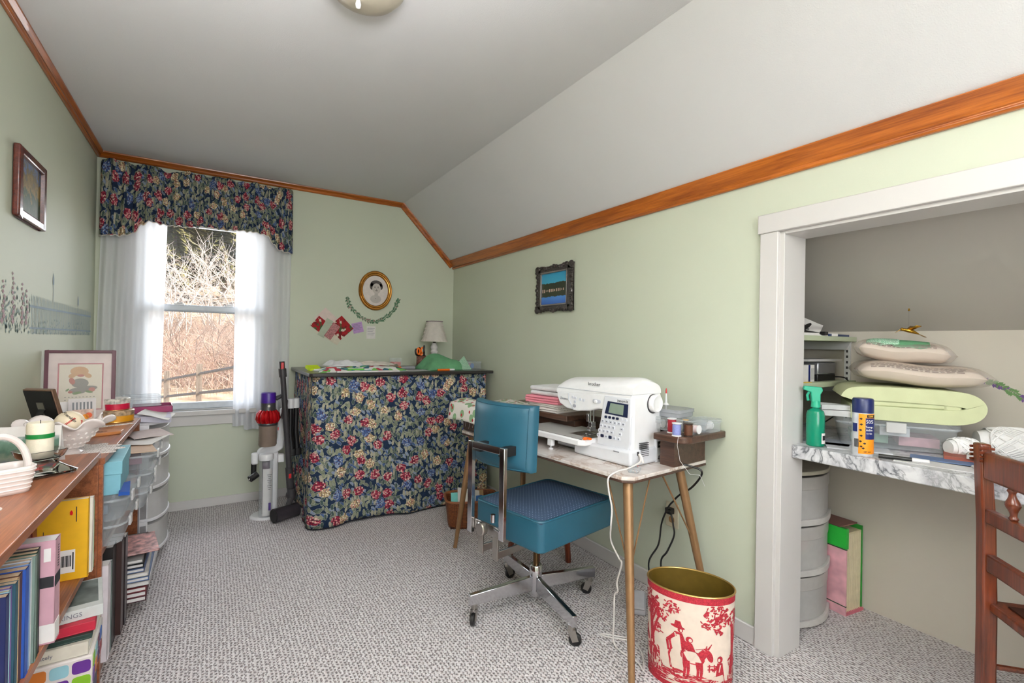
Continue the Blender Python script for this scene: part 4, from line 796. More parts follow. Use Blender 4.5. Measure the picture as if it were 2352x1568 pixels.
pen('white marker pen next to the yellow sticky notes', M_WHITE, (.655, 3.46, TZ), -.5); pen('red marker pen on the left end of the cutting table', M_RED, (.70, 3.40, TZ+.012), .2, .1, .008); pen('green marker pen on the front of the fabric scraps', M('green_plastic', (96, 190, 60), .4), (.86, 3.34, TZ+.006), .1, .15, .007)
tp = thing('tape_roll', 'turquoise tape roll near the left front of the cutting table', 'tape', (.70, 3.335, TZ), .2); MB().lathe([(.018, 0), (.03, 0), (.03, .018), (.018, .018), (.018, 0)], n=24).build('roll', M('turquoise_tape', (70, 190, 214), .4), tp); MB().lathe([(.016, .001), (.018, .001), (.018, .017), (.016, .017), (.016, .001)], n=24).build('core', M_PAPER, tp)
pen('orange marker pen in front of the green fabric heap', M_ORANGE, (1.47, 3.27, TZ), .1, .14, .007)
# ------------------------------------------------------------------ wall things, back wall
ov = thing('oval_portrait', 'gold oval frame with a grey portrait of a small child', 'picture', (1.158, YB-.002, 1.62))
def oval(rx, rz, y, n=56): return [(rx*math.cos(2*PI*k/n), y, rz*math.sin(2*PI*k/n)) for k in range(n)]
goldm = M('antique_gold', (166, 112, 44), .35, .7, .15, 60); b_ = MB()
prf = [(1.0, 0), (1.0, -.016), (.95, -.024), (.88, -.022), (.84, -.014), (.81, -.017), (.77, -.012), (.76, -.004)]
b_.grid(lambda u, v: (.139*prf[round(v*7)][0]*math.cos(2*PI*u), prf[round(v*7)][1], .165*prf[round(v*7)][0]*math.sin(2*PI*u)), 64, 7, closed=True).build('frame', goldm, ov, smooth=60)
MB().tube(oval(.139*.83, .165*.83, -.016), .0025, 6, closed=True).build('bead', M('bright_gold', (228, 178, 92), .25, .8), ov)
def disc(mb, cx, cz, rx, rz, y, a=0, n=20): mb.add([(cx+rx*math.cos(t)*math.cos(a)-rz*math.sin(t)*math.sin(a), y, cz+rx*math.cos(t)*math.sin(a)+rz*math.sin(t)*math.cos(a)) for t in (2*PI*i/n for i in range(n))], [tuple(range(n))])
q = MB(); disc(q, 0, 0, .108, .128, -.004, 0, 48); ph = q.build('photo', M('aged_photo_paper', (222, 212, 206), .6), ov)
gA, gB, gC_ = M('photo_grey_soft', (176, 168, 162), .7), M('photo_grey_dark', (84, 78, 74), .7), M('photo_grey_face', (196, 188, 180), .7)
q = MB(); disc(q, .004, -.07, .046, .034, -.0045); disc(q, .008, -.03, .016, .02, -.0046); q.build('shoulders', M('photo_grey_pale', (192, 184, 178), .7), ph)
q = MB(); disc(q, .006, .052, .05, .035, -.0048); disc(q, -.03, .035, .018, .028, -.0048); disc(q, .046, .036, .016, .026, -.0048); q.build('hair', gB, ph)
q = MB(); disc(q, .009, .018, .036, .044, -.0052); q.build('face', gC_, ph)
q = MB()
for ex in (-.005, .022): disc(q, ex, .026, .006, .0035, -.0055); disc(q, ex, .034, .008, .0014, -.0055)
disc(q, .009, .014, .004, .003, -.0055); disc(q, .009, .0, .011, .0028, -.0055); disc(q, .003, -.066, .003, .003, -.0055); q.build('features', gB, ph)
def vine(name, label, pts, mtl, parent_fn, seed, sz=.02, extra=None, normal='y', flowers=None):
    rg = random.Random(seed); P_ = [Vector(p) for p in pts]; stem = MB(); leaf = MB(); col2 = MB()
    sub = []
    for a, c in zip(P_, P_[1:]):
        for k in range(6): sub.append(a.lerp(c, k/6))
    sub.append(P_[-1])
    def to3(p, e=0): return parent_fn(p[0], p[1], e)
    stem.tube([to3(p) for p in sub], .0012, 4)
    for i, p in enumerate(sub):
        for s_ in (-1, 1):
            d = (sub[min(i+1, len(sub)-1)]-sub[max(i-1, 0)]).normalized(); a = math.atan2(d.y, d.x)+s_*rg.uniform(.5, 1.2); L_ = sz*rg.uniform(.6, 1.15); w_ = L_*.28; dx, dy = math.cos(a), math.sin(a)
            tgt = leaf if rg.random() < .8 else col2; e = .0004+.0003*rg.random()
            tgt.add([to3((p.x, p.y), e), to3((p.x+dx*L_*.5-dy*w_, p.y+dy*L_*.5+dx*w_), e), to3((p.x+dx*L_, p.y+dy*L_), e), to3((p.x+dx*L_*.5+dy*w_, p.y+dy*L_*.5-dx*w_), e)], [(0, 1, 2, 3)])
    t_ = thing(name, label, 'wall painting'); stem.build('stem', M('painted_stem', (122, 128, 104), .8), t_); leaf.build('leaves', mtl, t_, smooth=0, kind='stuff'); col2.build('buds', flowers or M('painted_taupe', (150, 130, 118), .8), t_, smooth=0, kind='stuff'); return t_
bw = lambda x, z, e=0: Vector((x, YB-.0006-e, z))
vine('painted_vine', 'painted green leaf swag on the wall under the oval portrait', [(.928, 1.555), (.945, 1.49), (.985, 1.445), (1.04, 1.395), (1.10, 1.365), (1.16, 1.358), (1.22, 1.38), (1.28, 1.42), (1.325, 1.47), (1.345, 1.53), (1.362, 1.555)], M('painted_green', (84, 122, 92), .8), bw, 3, .026)
def wallcard(name, label, x, z, w, h, a, mt, y=.003, cat='card', lines=0, group=None):
    t_ = thing(name, label, cat, (x, YB-y, z), 0, group, 0, 0); t_.rotation_euler = (0, a, 0)
    MB().box(-w/2, -.0012, -h/2, w/2, 0, h/2).build('sheet', mt, t_)
    for i in range(lines): MB().box(-w*.4, -.0016, h*.32-i*h*.13, w*(.4-.1*(i % 3)), -.0012, h*.32-i*h*.13+.0025).build('handwriting', M('blue_grey_ink', (110, 108, 130), .8), t_)
    return t_
wallcard('sticky_note', 'lilac sticky note pinned on the wall above the cutting table', 1.018, 1.305, .085, .085, -.25, M('lilac_paper', (188, 152, 202), .8), .002, 'note', 5)
wallcard('note_card', 'small white handwritten note on the wall right of the lilac note', 1.128, 1.268, .075, .105, .0, M_PAPER, .002, 'note', 5)
redf = NT('red_poinsettia_print'); tv = redf.coord('Object', (55, 55, 55)); vo = redf.vor(tv, 1, 'F1', 1); s4 = redf.n('ShaderNodeSeparateColor'); redf.l(vo.outputs['Color'], s4.inputs[0]); redf.bsdf(redf.ramp(s4.outputs[0], [(0, C(158, 18, 26)), (.45, C(120, 24, 26)), (.6, C(70, 92, 52)), (.78, C(214, 206, 186)), (.86, C(168, 22, 30))], 'CONSTANT'), .8)
for i, (x, z, w, h, a, mt, y, lb) in enumerate([(.77, 1.37, .13, .12, .75, M('blush_paper', (222, 204, 196), .8), .002, 'blush envelope flap at the top of the wall card cluster'), (.80, 1.245, .19, .09, .55, M('ivory_paper', (214, 206, 186), .8), .003, 'ivory envelope at the bottom of the wall card cluster'), (.735, 1.31, .10, .13, -.9, redf.m, .006, 'red holly print scrap at left of the wall card cluster'), (.885, 1.30, .14, .14, -.75, redf.m, .005, 'red poinsettia print scrap at right of the wall card cluster'), (.765, 1.295, .055, .15, .5, M('pale_sage_paper', (176, 186, 164), .8), .0085, 'pale sage card across the middle of the wall card cluster'), (.815, 1.27, .06, .13, .6, M('rose_print_paper', (176, 120, 120), .8, 0, .4, 80), .0105, 'rose print card leaning right in the wall card cluster')]):
    wallcard('wall_card', lb, x, z, w, h, a, mt, y, 'card', 0, 'cards pinned above the cutting table')
# ------------------------------------------------------------------ ornate picture on right wall
op = thing('ornate_picture', 'lake landscape picture in an ornate pewter frame on the right wall', 'picture', (XR-.003, 2.486, 1.557))
pw_ = M('pewter', (88, 82, 80), .3, .8, .3, 120); b_ = MB()
w2, h2 = .187, .145
def fr_prof(s_, c): pass
for (y0, y1, z0, z1) in ((-w2, -w2+.045, -h2, h2), (w2-.045, w2, -h2, h2), (-w2, w2, h2-.036, h2), (-w2, w2, -h2, -h2+.036)): b_.box(-.018, y0, z0, 0, y1, z1)
op_f = b_.build('frame', pw_, op, bevel=.004)
rg = random.Random(9); orn = MB()
def ornb(y, z): orn.ball((-.017, y, z), (rg.uniform(.008, .012), rg.uniform(.012, .02), rg.uniform(.010, .015)), 8)
for k in range(15):
    t = -1+2*k/14
    ornb(t*w2, h2-.006+.006*math.cos(t*9)); ornb(t*w2, -h2+.006-.006*math.cos(t*9))
for k in range(11):
    t = -1+2*k/10; ornb(w2-.006+.006*math.cos(t*8), t*h2); ornb(-w2+.006-.006*math.cos(t*8), t*h2)
for y in (-1, 1):
    for z in (-1, 1): orn.ball((-.018, y*(w2-.008), z*(h2-.008)), (.012, .026, .022), 10)
orn.build('scrollwork', pw_, op_f, kind='stuff')
b_ = MB()
for (y0, y1, z0, z1) in ((-.142, -.133, -.11, .11), (.133, .142, -.11, .11), (-.142, .142, .10, .11), (-.142, .142, -.11, -.10)): b_.box(-.022, y0, z0, -.01, y1, z1)
b_.build('inner_fillet', M('bright_pewter', (150, 144, 144), .25, .9), op_f, bevel=.002)
lk = NT('lake_landscape_print'); tc = lk.n('ShaderNodeTexCoord'); sp = lk.n('ShaderNodeSeparateXYZ'); lk.l(tc.outputs['Object'], sp.inputs[0]); wob = lk.math('MULTIPLY', lk.math('SUBTRACT', lk.noise(tc.outputs['Object'], 60, 3), .5), .02); zz = lk.math('ADD', sp.outputs[2], wob)
sky_ = lk.ramp(lk.math('ADD', lk.math('MULTIPLY', sp.outputs[2], 4), .5), [(.0, C(30, 64, 170)), (.25, C(70, 130, 206)), (.55, C(66, 166, 196)), (.95, C(40, 146, 190))])
hill = lk.math('MULTIPLY', lk.math('LESS_THAN', zz, .036), lk.math('GREATER_THAN', zz, -.052)); dark = lk.mix(lk.noise(tc.outputs['Object'], 40, 3), C(14, 36, 20), C(54, 56, 26)); lk.bsdf(lk.mix(hill, sky_, dark), .3)
MB().box(-.013, -.135, -.102, -.011, .135, .102).build('print', lk.m, op)
q = MB(); rg = random.Random(2)
for k in range(13):
    y = .12-k*.0185; s_ = rg.uniform(.003, .007); q.box(-.0138, y-s_*.7, -.012-s_*1.6, -.0131, y+s_*.7, -.012+s_*1.6)
q.build('boathouses', M('pale_cottages', (222, 190, 172), .7), op, kind='stuff')
# ------------------------------------------------------------------ picture on left wall + stencilled fence
lpz = thing('landscape_picture', 'mahogany framed autumn landscape hanging on the left wall', 'picture', (XL+.002, 2.69, 1.785))
mah = wood('mahogany_frame', (60, 20, 16), (112, 48, 34), .3, 1.4, 1, .4); b_ = MB(); w2, h2 = .172, .136
b_.box(0, -w2, -h2, .022, -w2+.032, h2).box(0, w2-.032, -h2, .022, w2, h2).box(0, -w2+.032, h2-.032, .022, w2-.032, h2).box(0, -w2+.032, -h2, .022, w2-.032, -h2+.032).build('frame', mah, lpz, bevel=.006, seg=3)
at_ = NT('autumn_landscape_print'); v = at_.coord(); n_ = at_.noise(v, 26, 5, .65); tc = at_.n('ShaderNodeSeparateXYZ'); at_.l(v, tc.inputs[0]); g_ = at_.math('ADD', at_.math('MULTIPLY', tc.outputs[2], 3.2), at_.math('MULTIPLY', n_, .9)); at_.bsdf(at_.ramp(g_, [(.12, C(84, 92, 78)), (.34, C(54, 80, 58)), (.5, C(142, 116, 62)), (.64, C(104, 92, 60)), (.78, C(94, 116, 158))]), .55)
MB().box(0, -w2+.03, -h2+.03, .008, w2-.03, h2-.03).build('print', at_.m, lpz)
lw = lambda y, z, e=0: Vector((XL+.0007+e, y, z))
fm_ = thing('painted_fence_mural', 'faded blue painted picket fence and hollyhocks along the left wall', 'wall painting')
fb = M('faded_blue_paint', (172, 188, 190), .8); q = MB()
def wallquad(mb, y0, z0, y1, z1, e=0): mb.add([lw(y0, z0, e), lw(y1, z0, e), lw(y1, z1, e), lw(y0, z1, e)], [(0, 1, 2, 3)])
for k in range(58):
    y = 2.78+k*.02; h = .155-.02*(k/58); q.add([lw(y, 1.205), lw(y+.008, 1.205), lw(y+.008, 1.205+h), lw(y+.004, 1.205+h+.012), lw(y, 1.205+h)], [(0, 1, 2, 3, 4)])
q.build('pickets', fb, fm_, smooth=0, kind='stuff'); q = MB(); wallquad(q, 2.76, 1.315, 3.94, 1.325, .0003); wallquad(q, 2.76, 1.225, 3.94, 1.233, .0003); q.build('rails', M('faded_blue_dark', (152, 168, 180), .8), fm_)
q = MB(); rg = random.Random(6)
for k in range(260):
    y = rg.uniform(2.32, 2.76); z = rg.uniform(1.2, 1.2+.1+.12*rg.random()*(1-abs(y-2.5)/.5)); s_ = rg.uniform(.006, .014); q.add([lw(y, z, .0004), lw(y+s_*.5, z+s_*.6, .0004), lw(y+s_*.1, z+s_*1.6, .0004), lw(y-s_*.5, z+s_*.6, .0004)], [(0, 1, 2, 3)])
for k in range(160):
    y = rg.uniform(2.78, 3.92); z = 1.2+rg.random()**2*.07; s_ = rg.uniform(.006, .012); q.add([lw(y, z, .0004), lw(y+s_*.5, z+s_*.6, .0004), lw(y+s_*.1, z+s_*1.4, .0004), lw(y-s_*.5, z+s_*.6, .0004)], [(0, 1, 2, 3)])
q.build('foliage', M('faded_blue_green', (150, 170, 168), .8), fm_, smooth=0, kind='stuff')
q = MB()
for y0, n_, h in ((2.36, 10, .19), (2.46, 9, .16), (2.56, 11, .2), (2.66, 9, .17), (2.72, 7, .15)):
    for k in range(n_):
        z = 1.25+h*k/n_; s_ = .018*(1-.5*k/n_); y = y0+rg.gauss(0, .008); q.add([lw(y-s_, z, .0006), lw(y, z-s_*.7, .0006), lw(y+s_, z, .0006), lw(y, z+s_*.7, .0006)], [(0, 1, 2, 3)])
q.build('hollyhocks', M('faded_mauve', (178, 150, 156), .8), fm_, smooth=0, kind='stuff')
q = MB()
for y, z in ((3.1, 1.44), (3.6, 1.37)):
    q.add([lw(y-.003, z-.08, .0004), lw(y+.003, z-.08, .0004), lw(y+.003, z, .0004), lw(y-.003, z, .0004)], [(0, 1, 2, 3)]); q.add([lw(y-.012, z, .0004), lw(y+.012, z, .0004), lw(y+.012, z+.03, .0004), lw(y, z+.055, .0004), lw(y-.012, z+.03, .0004)], [(0, 1, 2, 3, 4)])
q.build('birdhouses', M('faded_blue_dark', (152, 168, 180), .8), fm_, smooth=0, kind='stuff')
# ================================================================== bookcases along the left wall
def bookcase(label, y0, y1, xf, zt, shelves):
    t_ = thing('bookcase', label, 'bookcase', (0, 0, 0), 0, 'low bookcases on the left wall'); xb = XL+.015
    MB().box(xb, y0, zt-.022, xf, y1, zt).build('top', M_WALNUT, t_, bevel=.002)
    for y in (y0, y1-.02): MB().box(xb, y, 0, xf-.004, y+.02, zt-.022).build('side_panel', M_WALNUT, t_, bevel=.0015)
    MB().box(xb, y0+.02, 0, xb+.006, y1-.02, zt-.022).build('back_panel', M_WALNUT, t_)
    for z in shelves: MB().box(xb+.006, y0+.02, z-.02, xf-.006, y1-.02, z).build('shelf', M_WALNUT, t_, bevel=.0015)
    MB().box(xb+.03, y0+.02, 0, xf-.02, y1-.02, shelves[-1]-.02).build('kick_board', M_WALNUT, t_)
    return t_
Z1, Z2 = .81, .79
bookcase('low walnut bookcase nearest the camera along the left wall', .45, 2.10, -.31, Z1, (.487, .09))
bookcase('low walnut bookcase nearer the window along the left wall', 2.10, 3.06, -.30, Z2, (.47, .08))
def crystal():
    t = NT('pressed_crystal'); q = t.bsdf(t.ramp(t.noise(t.coord(), 20, 2), [(.3, (.97, .98, .98, 1)), (.7, (1, 1, 1, 1))]), .02); q.inputs['Transmission Weight'].default_value = 1; q.inputs['IOR'].default_value = 1.45; return t.m
EPS = Vector((0, 0, .0007))
def book(label, loc, w, h, d, mt, rz=0, pages=None, name='book', group=None, cat='book', ry=0, rx=0, hollow=True, title=None, tmat=None, tsize=.012):
    # spine faces +x; w = thickness along y, h = height, d = depth toward -x; loc = spine bottom middle
    t_ = thing(name, label, cat, Vector(loc)+EPS, rz, group, rx, ry); c = .0016
    MB().box(-d, -w/2, 0, 0, -w/2+c, h).box(-d, w/2-c, 0, 0, w/2, h).box(-c, -w/2, 0, 0, w/2, h).build('cover', mt, t_, bevel=.001)
    MB().box(-d+.004, -w/2+c, .003, -c, w/2-c, h-.0006).build('pages', pages or M('page_edges', (206, 182, 152), .9, 0, .1, 200), t_)
    if title: text('title', title, tsize, tmat or M_PAPER, t_, mat_frame((.0006, 0, h*.6), (0, 0, -1), (0, 1, 0)))
    return t_
g = 'books on the middle shelf of the near bookcase'
row = [('dark navy paperback at the near end of the middle shelf', (34, 44, 92), .018, .205), ('pale teal booklet beside the navy paperback', (150, 190, 196), .010, .205), ('purple and white booklet in the middle shelf row', (118, 92, 150), .012, .21), ('thin teal book in the middle shelf row', (40, 78, 92), .016, .21), ('sand coloured paperback in the middle shelf row', (190, 160, 120), .010, .212), ('dark brown paperback in the middle shelf row', (86, 54, 42), .022, .216), ('bright blue paperback in the middle shelf row', (36, 78, 160), .022, .22), ('sky blue booklet in the middle shelf row', (130, 156, 188), .014, .222), ('white booklet with small print in the middle shelf row', (196, 198, 198), .014, .226), ('grey-green paperback in the middle shelf row', (110, 128, 120), .013, .228), ('dark green spiral booklet left of the black book', (32, 62, 44), .016, .235), ('black book right beside the pink binder', (30, 24, 36), .016, .238)]
y = 1.285
for i, (lb, c, w, h) in enumerate(row):
    book(lb, (-.325-.002*(i % 3)+.0008*i, y+w/2, .487), w, .212+.0022*i, .16, M('book_%d' % i, c, .5), 0, None, 'book', g); y += w+.001
pk = book('thick pink binder with black label band on the middle shelf', (-.300, 1.525, .487), .042, .238, .17, M('pink_binder', (196, 152, 164), .5), 0, M_PAPER, 'binder', None, 'binder')
MB().box(-.1, -.0218, .13, -.002, -.021, .155).box(-.0005, -.021, .13, .0006, .021, .155).build('label_band', M_INK, pk); MB().box(-.02, -.0218, .19, -.008, -.021, .22).build('sticker', M_PAPER, pk); MB().box(-.001, -.02, .004, .0006, .02, .045).box(-.03, -.0218, .004, 0, -.021, .045).build('corner_patch', M_PAPER, pk)
for i in range(9): MB().box(.0006, -.004+.0004*i, .17+i*.006, .001, .006, .172+i*.006).build('spine_print', M_INK, pk)
yb_ = book('yellow workbook with white barcode label on the middle shelf', (-.302, 1.875, .487), .016, .232, .17, M('school_yellow', (222, 168, 20), .5), 0, M_PAPER, 'workbook', None, 'book')
MB().box(-.075, -.0086, .022, -.028, -.008, .088).build('barcode_label', M_PAPER, yb_)
for i in range(12): MB().box(-.070+i*.0028, -.0091, .04, -.0688+i*.0028+.0006*(i % 3), -.0085, .072).build('barcode_line', M_INK, yb_)
MB().box(-.034, -.0091, .03, -.031, -.0085, .08).build('label_print', M_INK, yb_)
disc2 = MB().prism([(-.041, .19), (-.036, .188), (-.034, .195), (-.037, .203), (-.041, .199)], -.0091, -.008, 'y').build('red_emblem', M_RED, yb_)
MB().box(-.0275, -.0091, .168, -.0255, -.0085, .212).build('cover_print', M_INK, yb_); MB().box(-.098, -.0091, .09, -.0965, -.0085, .15).build('cover_print', M_INK, yb_)
book('second yellow workbook right behind the barcode one', (-.304, 1.891, .487), .013, .23, .17, M('school_yellow', (222, 168, 20), .5), 0, M_PAPER, 'workbook', None, 'book')
book('thin white paperback between the yellow and mint books', (-.298, 1.912, .487), .022, .224, .16, M('off_white_cover', (222, 218, 206), .6), 0, M_PAPER, 'book', None, 'book')
book('thin mint green paperback beside the bookcase panel', (-.300, 1.935, .487), .02, .205, .15, M('mint_cover', (132, 172, 128), .6), 0, M_PAPER)
for i, (yy, c, w, lb) in enumerate([(1.62, (150, 112, 36), .03, 'mustard hardcover deep on the middle shelf'), (1.66, (84, 80, 62), .028, 'olive hardcover deep on the middle shelf'), (1.70, (70, 28, 26), .03, 'dark maroon hardcover deep on the middle shelf'), (1.74, (96, 30, 28), .036, 'dark red hardcover with gold lines deep on the middle shelf'), (1.79, (110, 40, 34), .04, 'brick red hardcover left of the yellow workbooks')]):
    o_ = book(lb, (-.40, yy, .487), w, .25-.01*(i < 2)*2, .18, M('deep_book_%d' % i, c, .5), 0, None, 'book', 'hardcovers deep on the middle shelf')
    for z in (.04, .2, .21): MB().box(.0, -w/2+.002, z, .0008, w/2-.002, z+.003).build('gilt_line', M('gilt', (190, 150, 70), .4, .5), o_)
# stack on the bottom shelf (flat books, spine toward the room)
def flat(label, x, y, z, w, h, th, mt, rz=0, name='book', title=None, tm=None, cat='book', ts=.014, top=None):
    t_ = thing(name, label, cat, (x, y, z+.0007), rz); c = .003
    MB().box(-w, -h/2, 0, 0, h/2, c).box(-w, -h/2, th-c, 0, h/2, th).box(-c, -h/2, 0, 0, h/2, th).build('cover', mt, t_, bevel=.001); MB().box(-w+.004, -h/2+.003, c, -c, h/2-.003, th-c).build('pages', M_PAPER, t_)
    if title: text('title', title, ts, tm or M_INK, t_, mat_frame((.0006, 0, th/2), (0, 1, 0), (0, 0, 1)))
    if top: MB().box(-w+.01, -h/2+.01, th, -.03, h/2-.01, th+.0006).build('cover_picture', top, t_)
    return t_
pic = M('forest_photo_print', (96, 104, 100), .5, 0, .6, 18)
bx = thing('pattern_box', 'white box printed with purple, blue and orange tiles on the bottom shelf', 'box', (-.37, 1.69, .2502), -PI/2+.05)
MB().box(-.22, -.11, 0, 0, .11, .09).build('box', M('tile_box_white', (214, 206, 200), .5), bx, bevel=.004)
tc_ = [(86, 30, 64), (92, 40, 130), (40, 96, 178), (196, 112, 40), (120, 170, 30), (60, 26, 96), (140, 186, 196), (150, 40, 50)]; k_ = 0
for i in range(5):
    for j in range(2):
        c = tc_[(i*3+j*5) % 8]; yy = -.088+i*.044; zz = .025+j*.04
        MB().prism(rounded(.038, .032, .008, 3, yy, zz), -.0005, .0012, 'x').build('printed_tile', M('tile_%d' % tc_.index(c), c, .5), bx); k_ += 1
for i in range(4):
    for j in range(2):
        c = tc_[(i*2+j*3+1) % 8]; MB().prism(rounded(.04, .032, .008, 3, -.03-i*.046, .025+j*.04), .1095, .1112, 'y').build('printed_tile', M('tile_%d' % tc_.index(c), c, .5), bx)
nvb = thing('navy_box', 'plain navy box on the bottom shelf under the tile-print box', 'box', (-.37, 1.80, .0905), .03); MB().box(-.1, -.12, 0, .09, .12, .15).build('body', M('navy_card', (28, 30, 70), .5), nvb, bevel=.003); MB().box(-.103, -.123, .11, .093, .123, .16).build('lid', M('navy_card', (28, 30, 70), .5), nvb, bevel=.003)
flat('cream hardcover lying on the tile-print box', -.37, 1.70, .3405, .22, .2, .034, M('cream_cover', (206, 200, 184), .5), -PI/2+.03, 'book', 'Ultimately', M('grey_print', (120, 120, 128), .6))
flat('dark green thin book in the flat stack', -.36, 1.71, .375, .2, .19, .014, M('deep_green_cover', (24, 50, 42), .5), -PI/2+.08)
flat('red-spined book with white cover in the flat stack', -.36, 1.72, .3895, .2, .2, .026, M('crimson_cover', (178, 26, 52), .45), -PI/2+.1, 'book', 'ASTER', M_PAPER)
flat('landscape photo book topmost on the flat stack', -.352, 1.74, .416, .2, .21, .03, M('sage_white_cover', (196, 200, 196), .5), -PI/2+.16, 'book', 'HOLLY SPRINGS', M('grey_print', (120, 120, 128), .6), 'book', .017, pic)
# ------------------------------------------------------------------ far bookcase contents
def tub(label, loc, w, d, h, rz=0):   # loc = middle of base; latch faces +x
    t_ = thing('storage_bin', label, 'storage bin', Vector(loc)+EPS, rz, 'clear lidded bins in the far bookcase')
    o0, o1 = rounded(w*.9, d*.9, .04, 5), rounded(w*.97, d*.97, .045, 5); n = len(o0); hb = h-.022
    b_ = MB().grid(lambda u, v: tuple((Vector((*o0[round(u*n) % n], 0))*(1-v)+Vector((*o1[round(u*n) % n], hb))*v)), n, 2, closed=True); b_.prism(o0, 0, .002); b_.tube([(*p, hb) for p in o1], .0035, 6, closed=True); b_.build('tub', M_CLEAR, t_)
    o2 = rounded(w, d, .048, 5); l_ = MB().prism(rounded(w*.9, d*.9, .04, 5), h-.003, h).grid(lambda u, v: tuple(Vector((*o2[round(u*n) % n], hb+.004))*(1-v)+Vector((*rounded(w*.9, d*.9, .04, 5)[round(u*n) % n], h))*v), n, 1, closed=True).tube([(*p, hb+.004) for p in o2], .004, 6, closed=True).build('lid', M_CLEAR, t_)
    for y in (-d*.25, d*.25): MB().box(w/2-.002, y-.022, hb-.02, w/2+.006, y+.022, h-.008).build('latch', M_FROST, l_, bevel=.002)
    return t_
tub('clear bin resting on the far bookcase shelf nearest the camera', (-.425, 2.32, .47), .36, .36, .088)
tub('clear bin under the blue box in the far bookcase', (-.42, 2.32, .5585), .36, .36, .088)
tub('lowest clear bin of the stack nearest the window', (-.40, 2.74, .47), .36, .40, .085)
tub('middle clear bin of the stack nearest the window', (-.385, 2.74, .556), .36, .40, .078)
tub('topmost clear bin of the stack nearest the window', (-.378, 2.75, .635), .36, .40, .075)
for i, (x, yy, z, c, lb) in enumerate([(-.42, 2.32, .473, (112, 104, 100), 'grey cloth inside the lowest bin nearest the camera'), (-.42, 2.32, .562, (120, 134, 148), 'blue-grey cloth inside the bin under the blue box'), (-.40, 2.74, .473, (170, 150, 140), 'beige cloth inside the lowest bin by the window'), (-.39, 2.74, .559, (150, 120, 130), 'mauve cloth inside the middle bin by the window'), (-.38, 2.75, .638, (160, 110, 126), 'rose cloth inside the topmost bin by the window')]):
    sheet('folded_cloth', lb, 'cloth', M('bin_cloth_%d' % i, c, .9), (x, yy, z+.004), .04*i, .22, .22, .032, bend=.001, group='cloths inside the clear bins')
bb = thing('blue_box', 'pale blue lidded cardboard box under the bookcase top', 'box', (-.40, 2.30, .648), .04); lbm = M('pale_blue_card', (120, 176, 190), .6)
MB().box(-.13, -.15, 0, .13, .16, .085).build('body', lbm, bb, bevel=.002); MB().box(-.134, -.154, .07, .134, .164, .115).build('lid', lbm, bb, bevel=.002)
sheet('blue_cloth', 'royal blue cloth draped on the bin below the blue box', 'cloth', M('royal_blue_cloth', (24, 72, 150), .85), (-.258, 2.2, .648), .1, .03, .15, .012, bend=.001)
def binder(label, yy, w, h, mt, x=-.29, z=.08, cat='binder', name='binder', tilt=0): return book(label, (x, yy, z), w, h, .26, mt, 0, M_PAPER, name, 'binders on the bottom of the far bookcase', cat, 0, tilt)
binder('glossy white binder on the bottom shelf of the far bookcase', 2.16, .05, .33, M('gloss_white_vinyl', (226, 218, 222), .2))
binder('slim grey-green binder beside the white binder', 2.205, .025, .32, M('grey_green_vinyl', (110, 124, 120), .4))
binder('thick black binder at left on the bottom shelf of far bookcase', 2.26, .07, .36, M('black_vinyl', (26, 22, 22), .35))
binder('dark brown album right beside the black binder', 2.335, .06, .35, M('dark_brown_vinyl', (52, 32, 28), .4), -.275)
binder('black album with gold edge at right of the brown album', 2.405, .06, .34, M('black_vinyl2', (34, 26, 28), .35), -.272)
for i, (c, th, lb) in enumerate([((64, 22, 30), .02, 'maroon photo album at the bottom of the leaning magazines'), ((92, 28, 36), .02, 'dark red photo album second from the floor of the far bookcase'), ((110, 40, 46), .018, 'red photo album third from the floor of the far bookcase')]):
    flat(lb, -.225, 2.76, .0805+i*.021, .3, .42, th, M('album_%d' % i, c, .5), .02, 'album', None, None, 'album')
mgs = [((196, 192, 190), 'white'), ((92, 112, 150), 'slate blue'), ((206, 200, 192), 'cream'), ((84, 100, 136), 'denim blue'), ((30, 30, 34), 'black'), ((120, 118, 116), 'grey')]
for i, (c, nm) in enumerate(mgs):
    flat('%s magazine in the slanted heap on the bottom shelf' % nm, -.21-.006*i, 2.75-.006*i, .146+i*.0195, .3, .40-.012*i, .016, M('magazine_%d' % i, c, .4), .03*(i % 3), 'magazine', None, None, 'magazine').rotation_euler = (-.04*i if False else 0, 0, .02*(i % 3))
flat('red and white magazine on top of the slanted heap', -.20, 2.72, .266, .27, .24, .008, M('red_white_print', (200, 150, 146), .4, 0, .6, 40), .15, 'magazine', None, None, 'magazine')
# papers on top of bins
sheet('brown_envelope', 'tan envelope lying on the topmost bin near the window', 'envelope', M('tan_paper', (196, 168, 144), .8), (-.33, 2.68, .712), .2, .22, .3, .003, bend=.002)
sheet('opened_letter', 'white folded letter on top of the tan envelope', 'paper', M_PAPER, (-.27, 2.80, .717), -.3, .16, .2, .003, 0, -.05, bend=.003)
sheet('grey_envelope', 'grey-pink envelope lying across the letter pile by the bins', 'envelope', M('blush_grey_paper', (196, 180, 176), .8), (-.26, 2.92, .728), .4, .16, .18, .003, .04, 0, bend=.002)
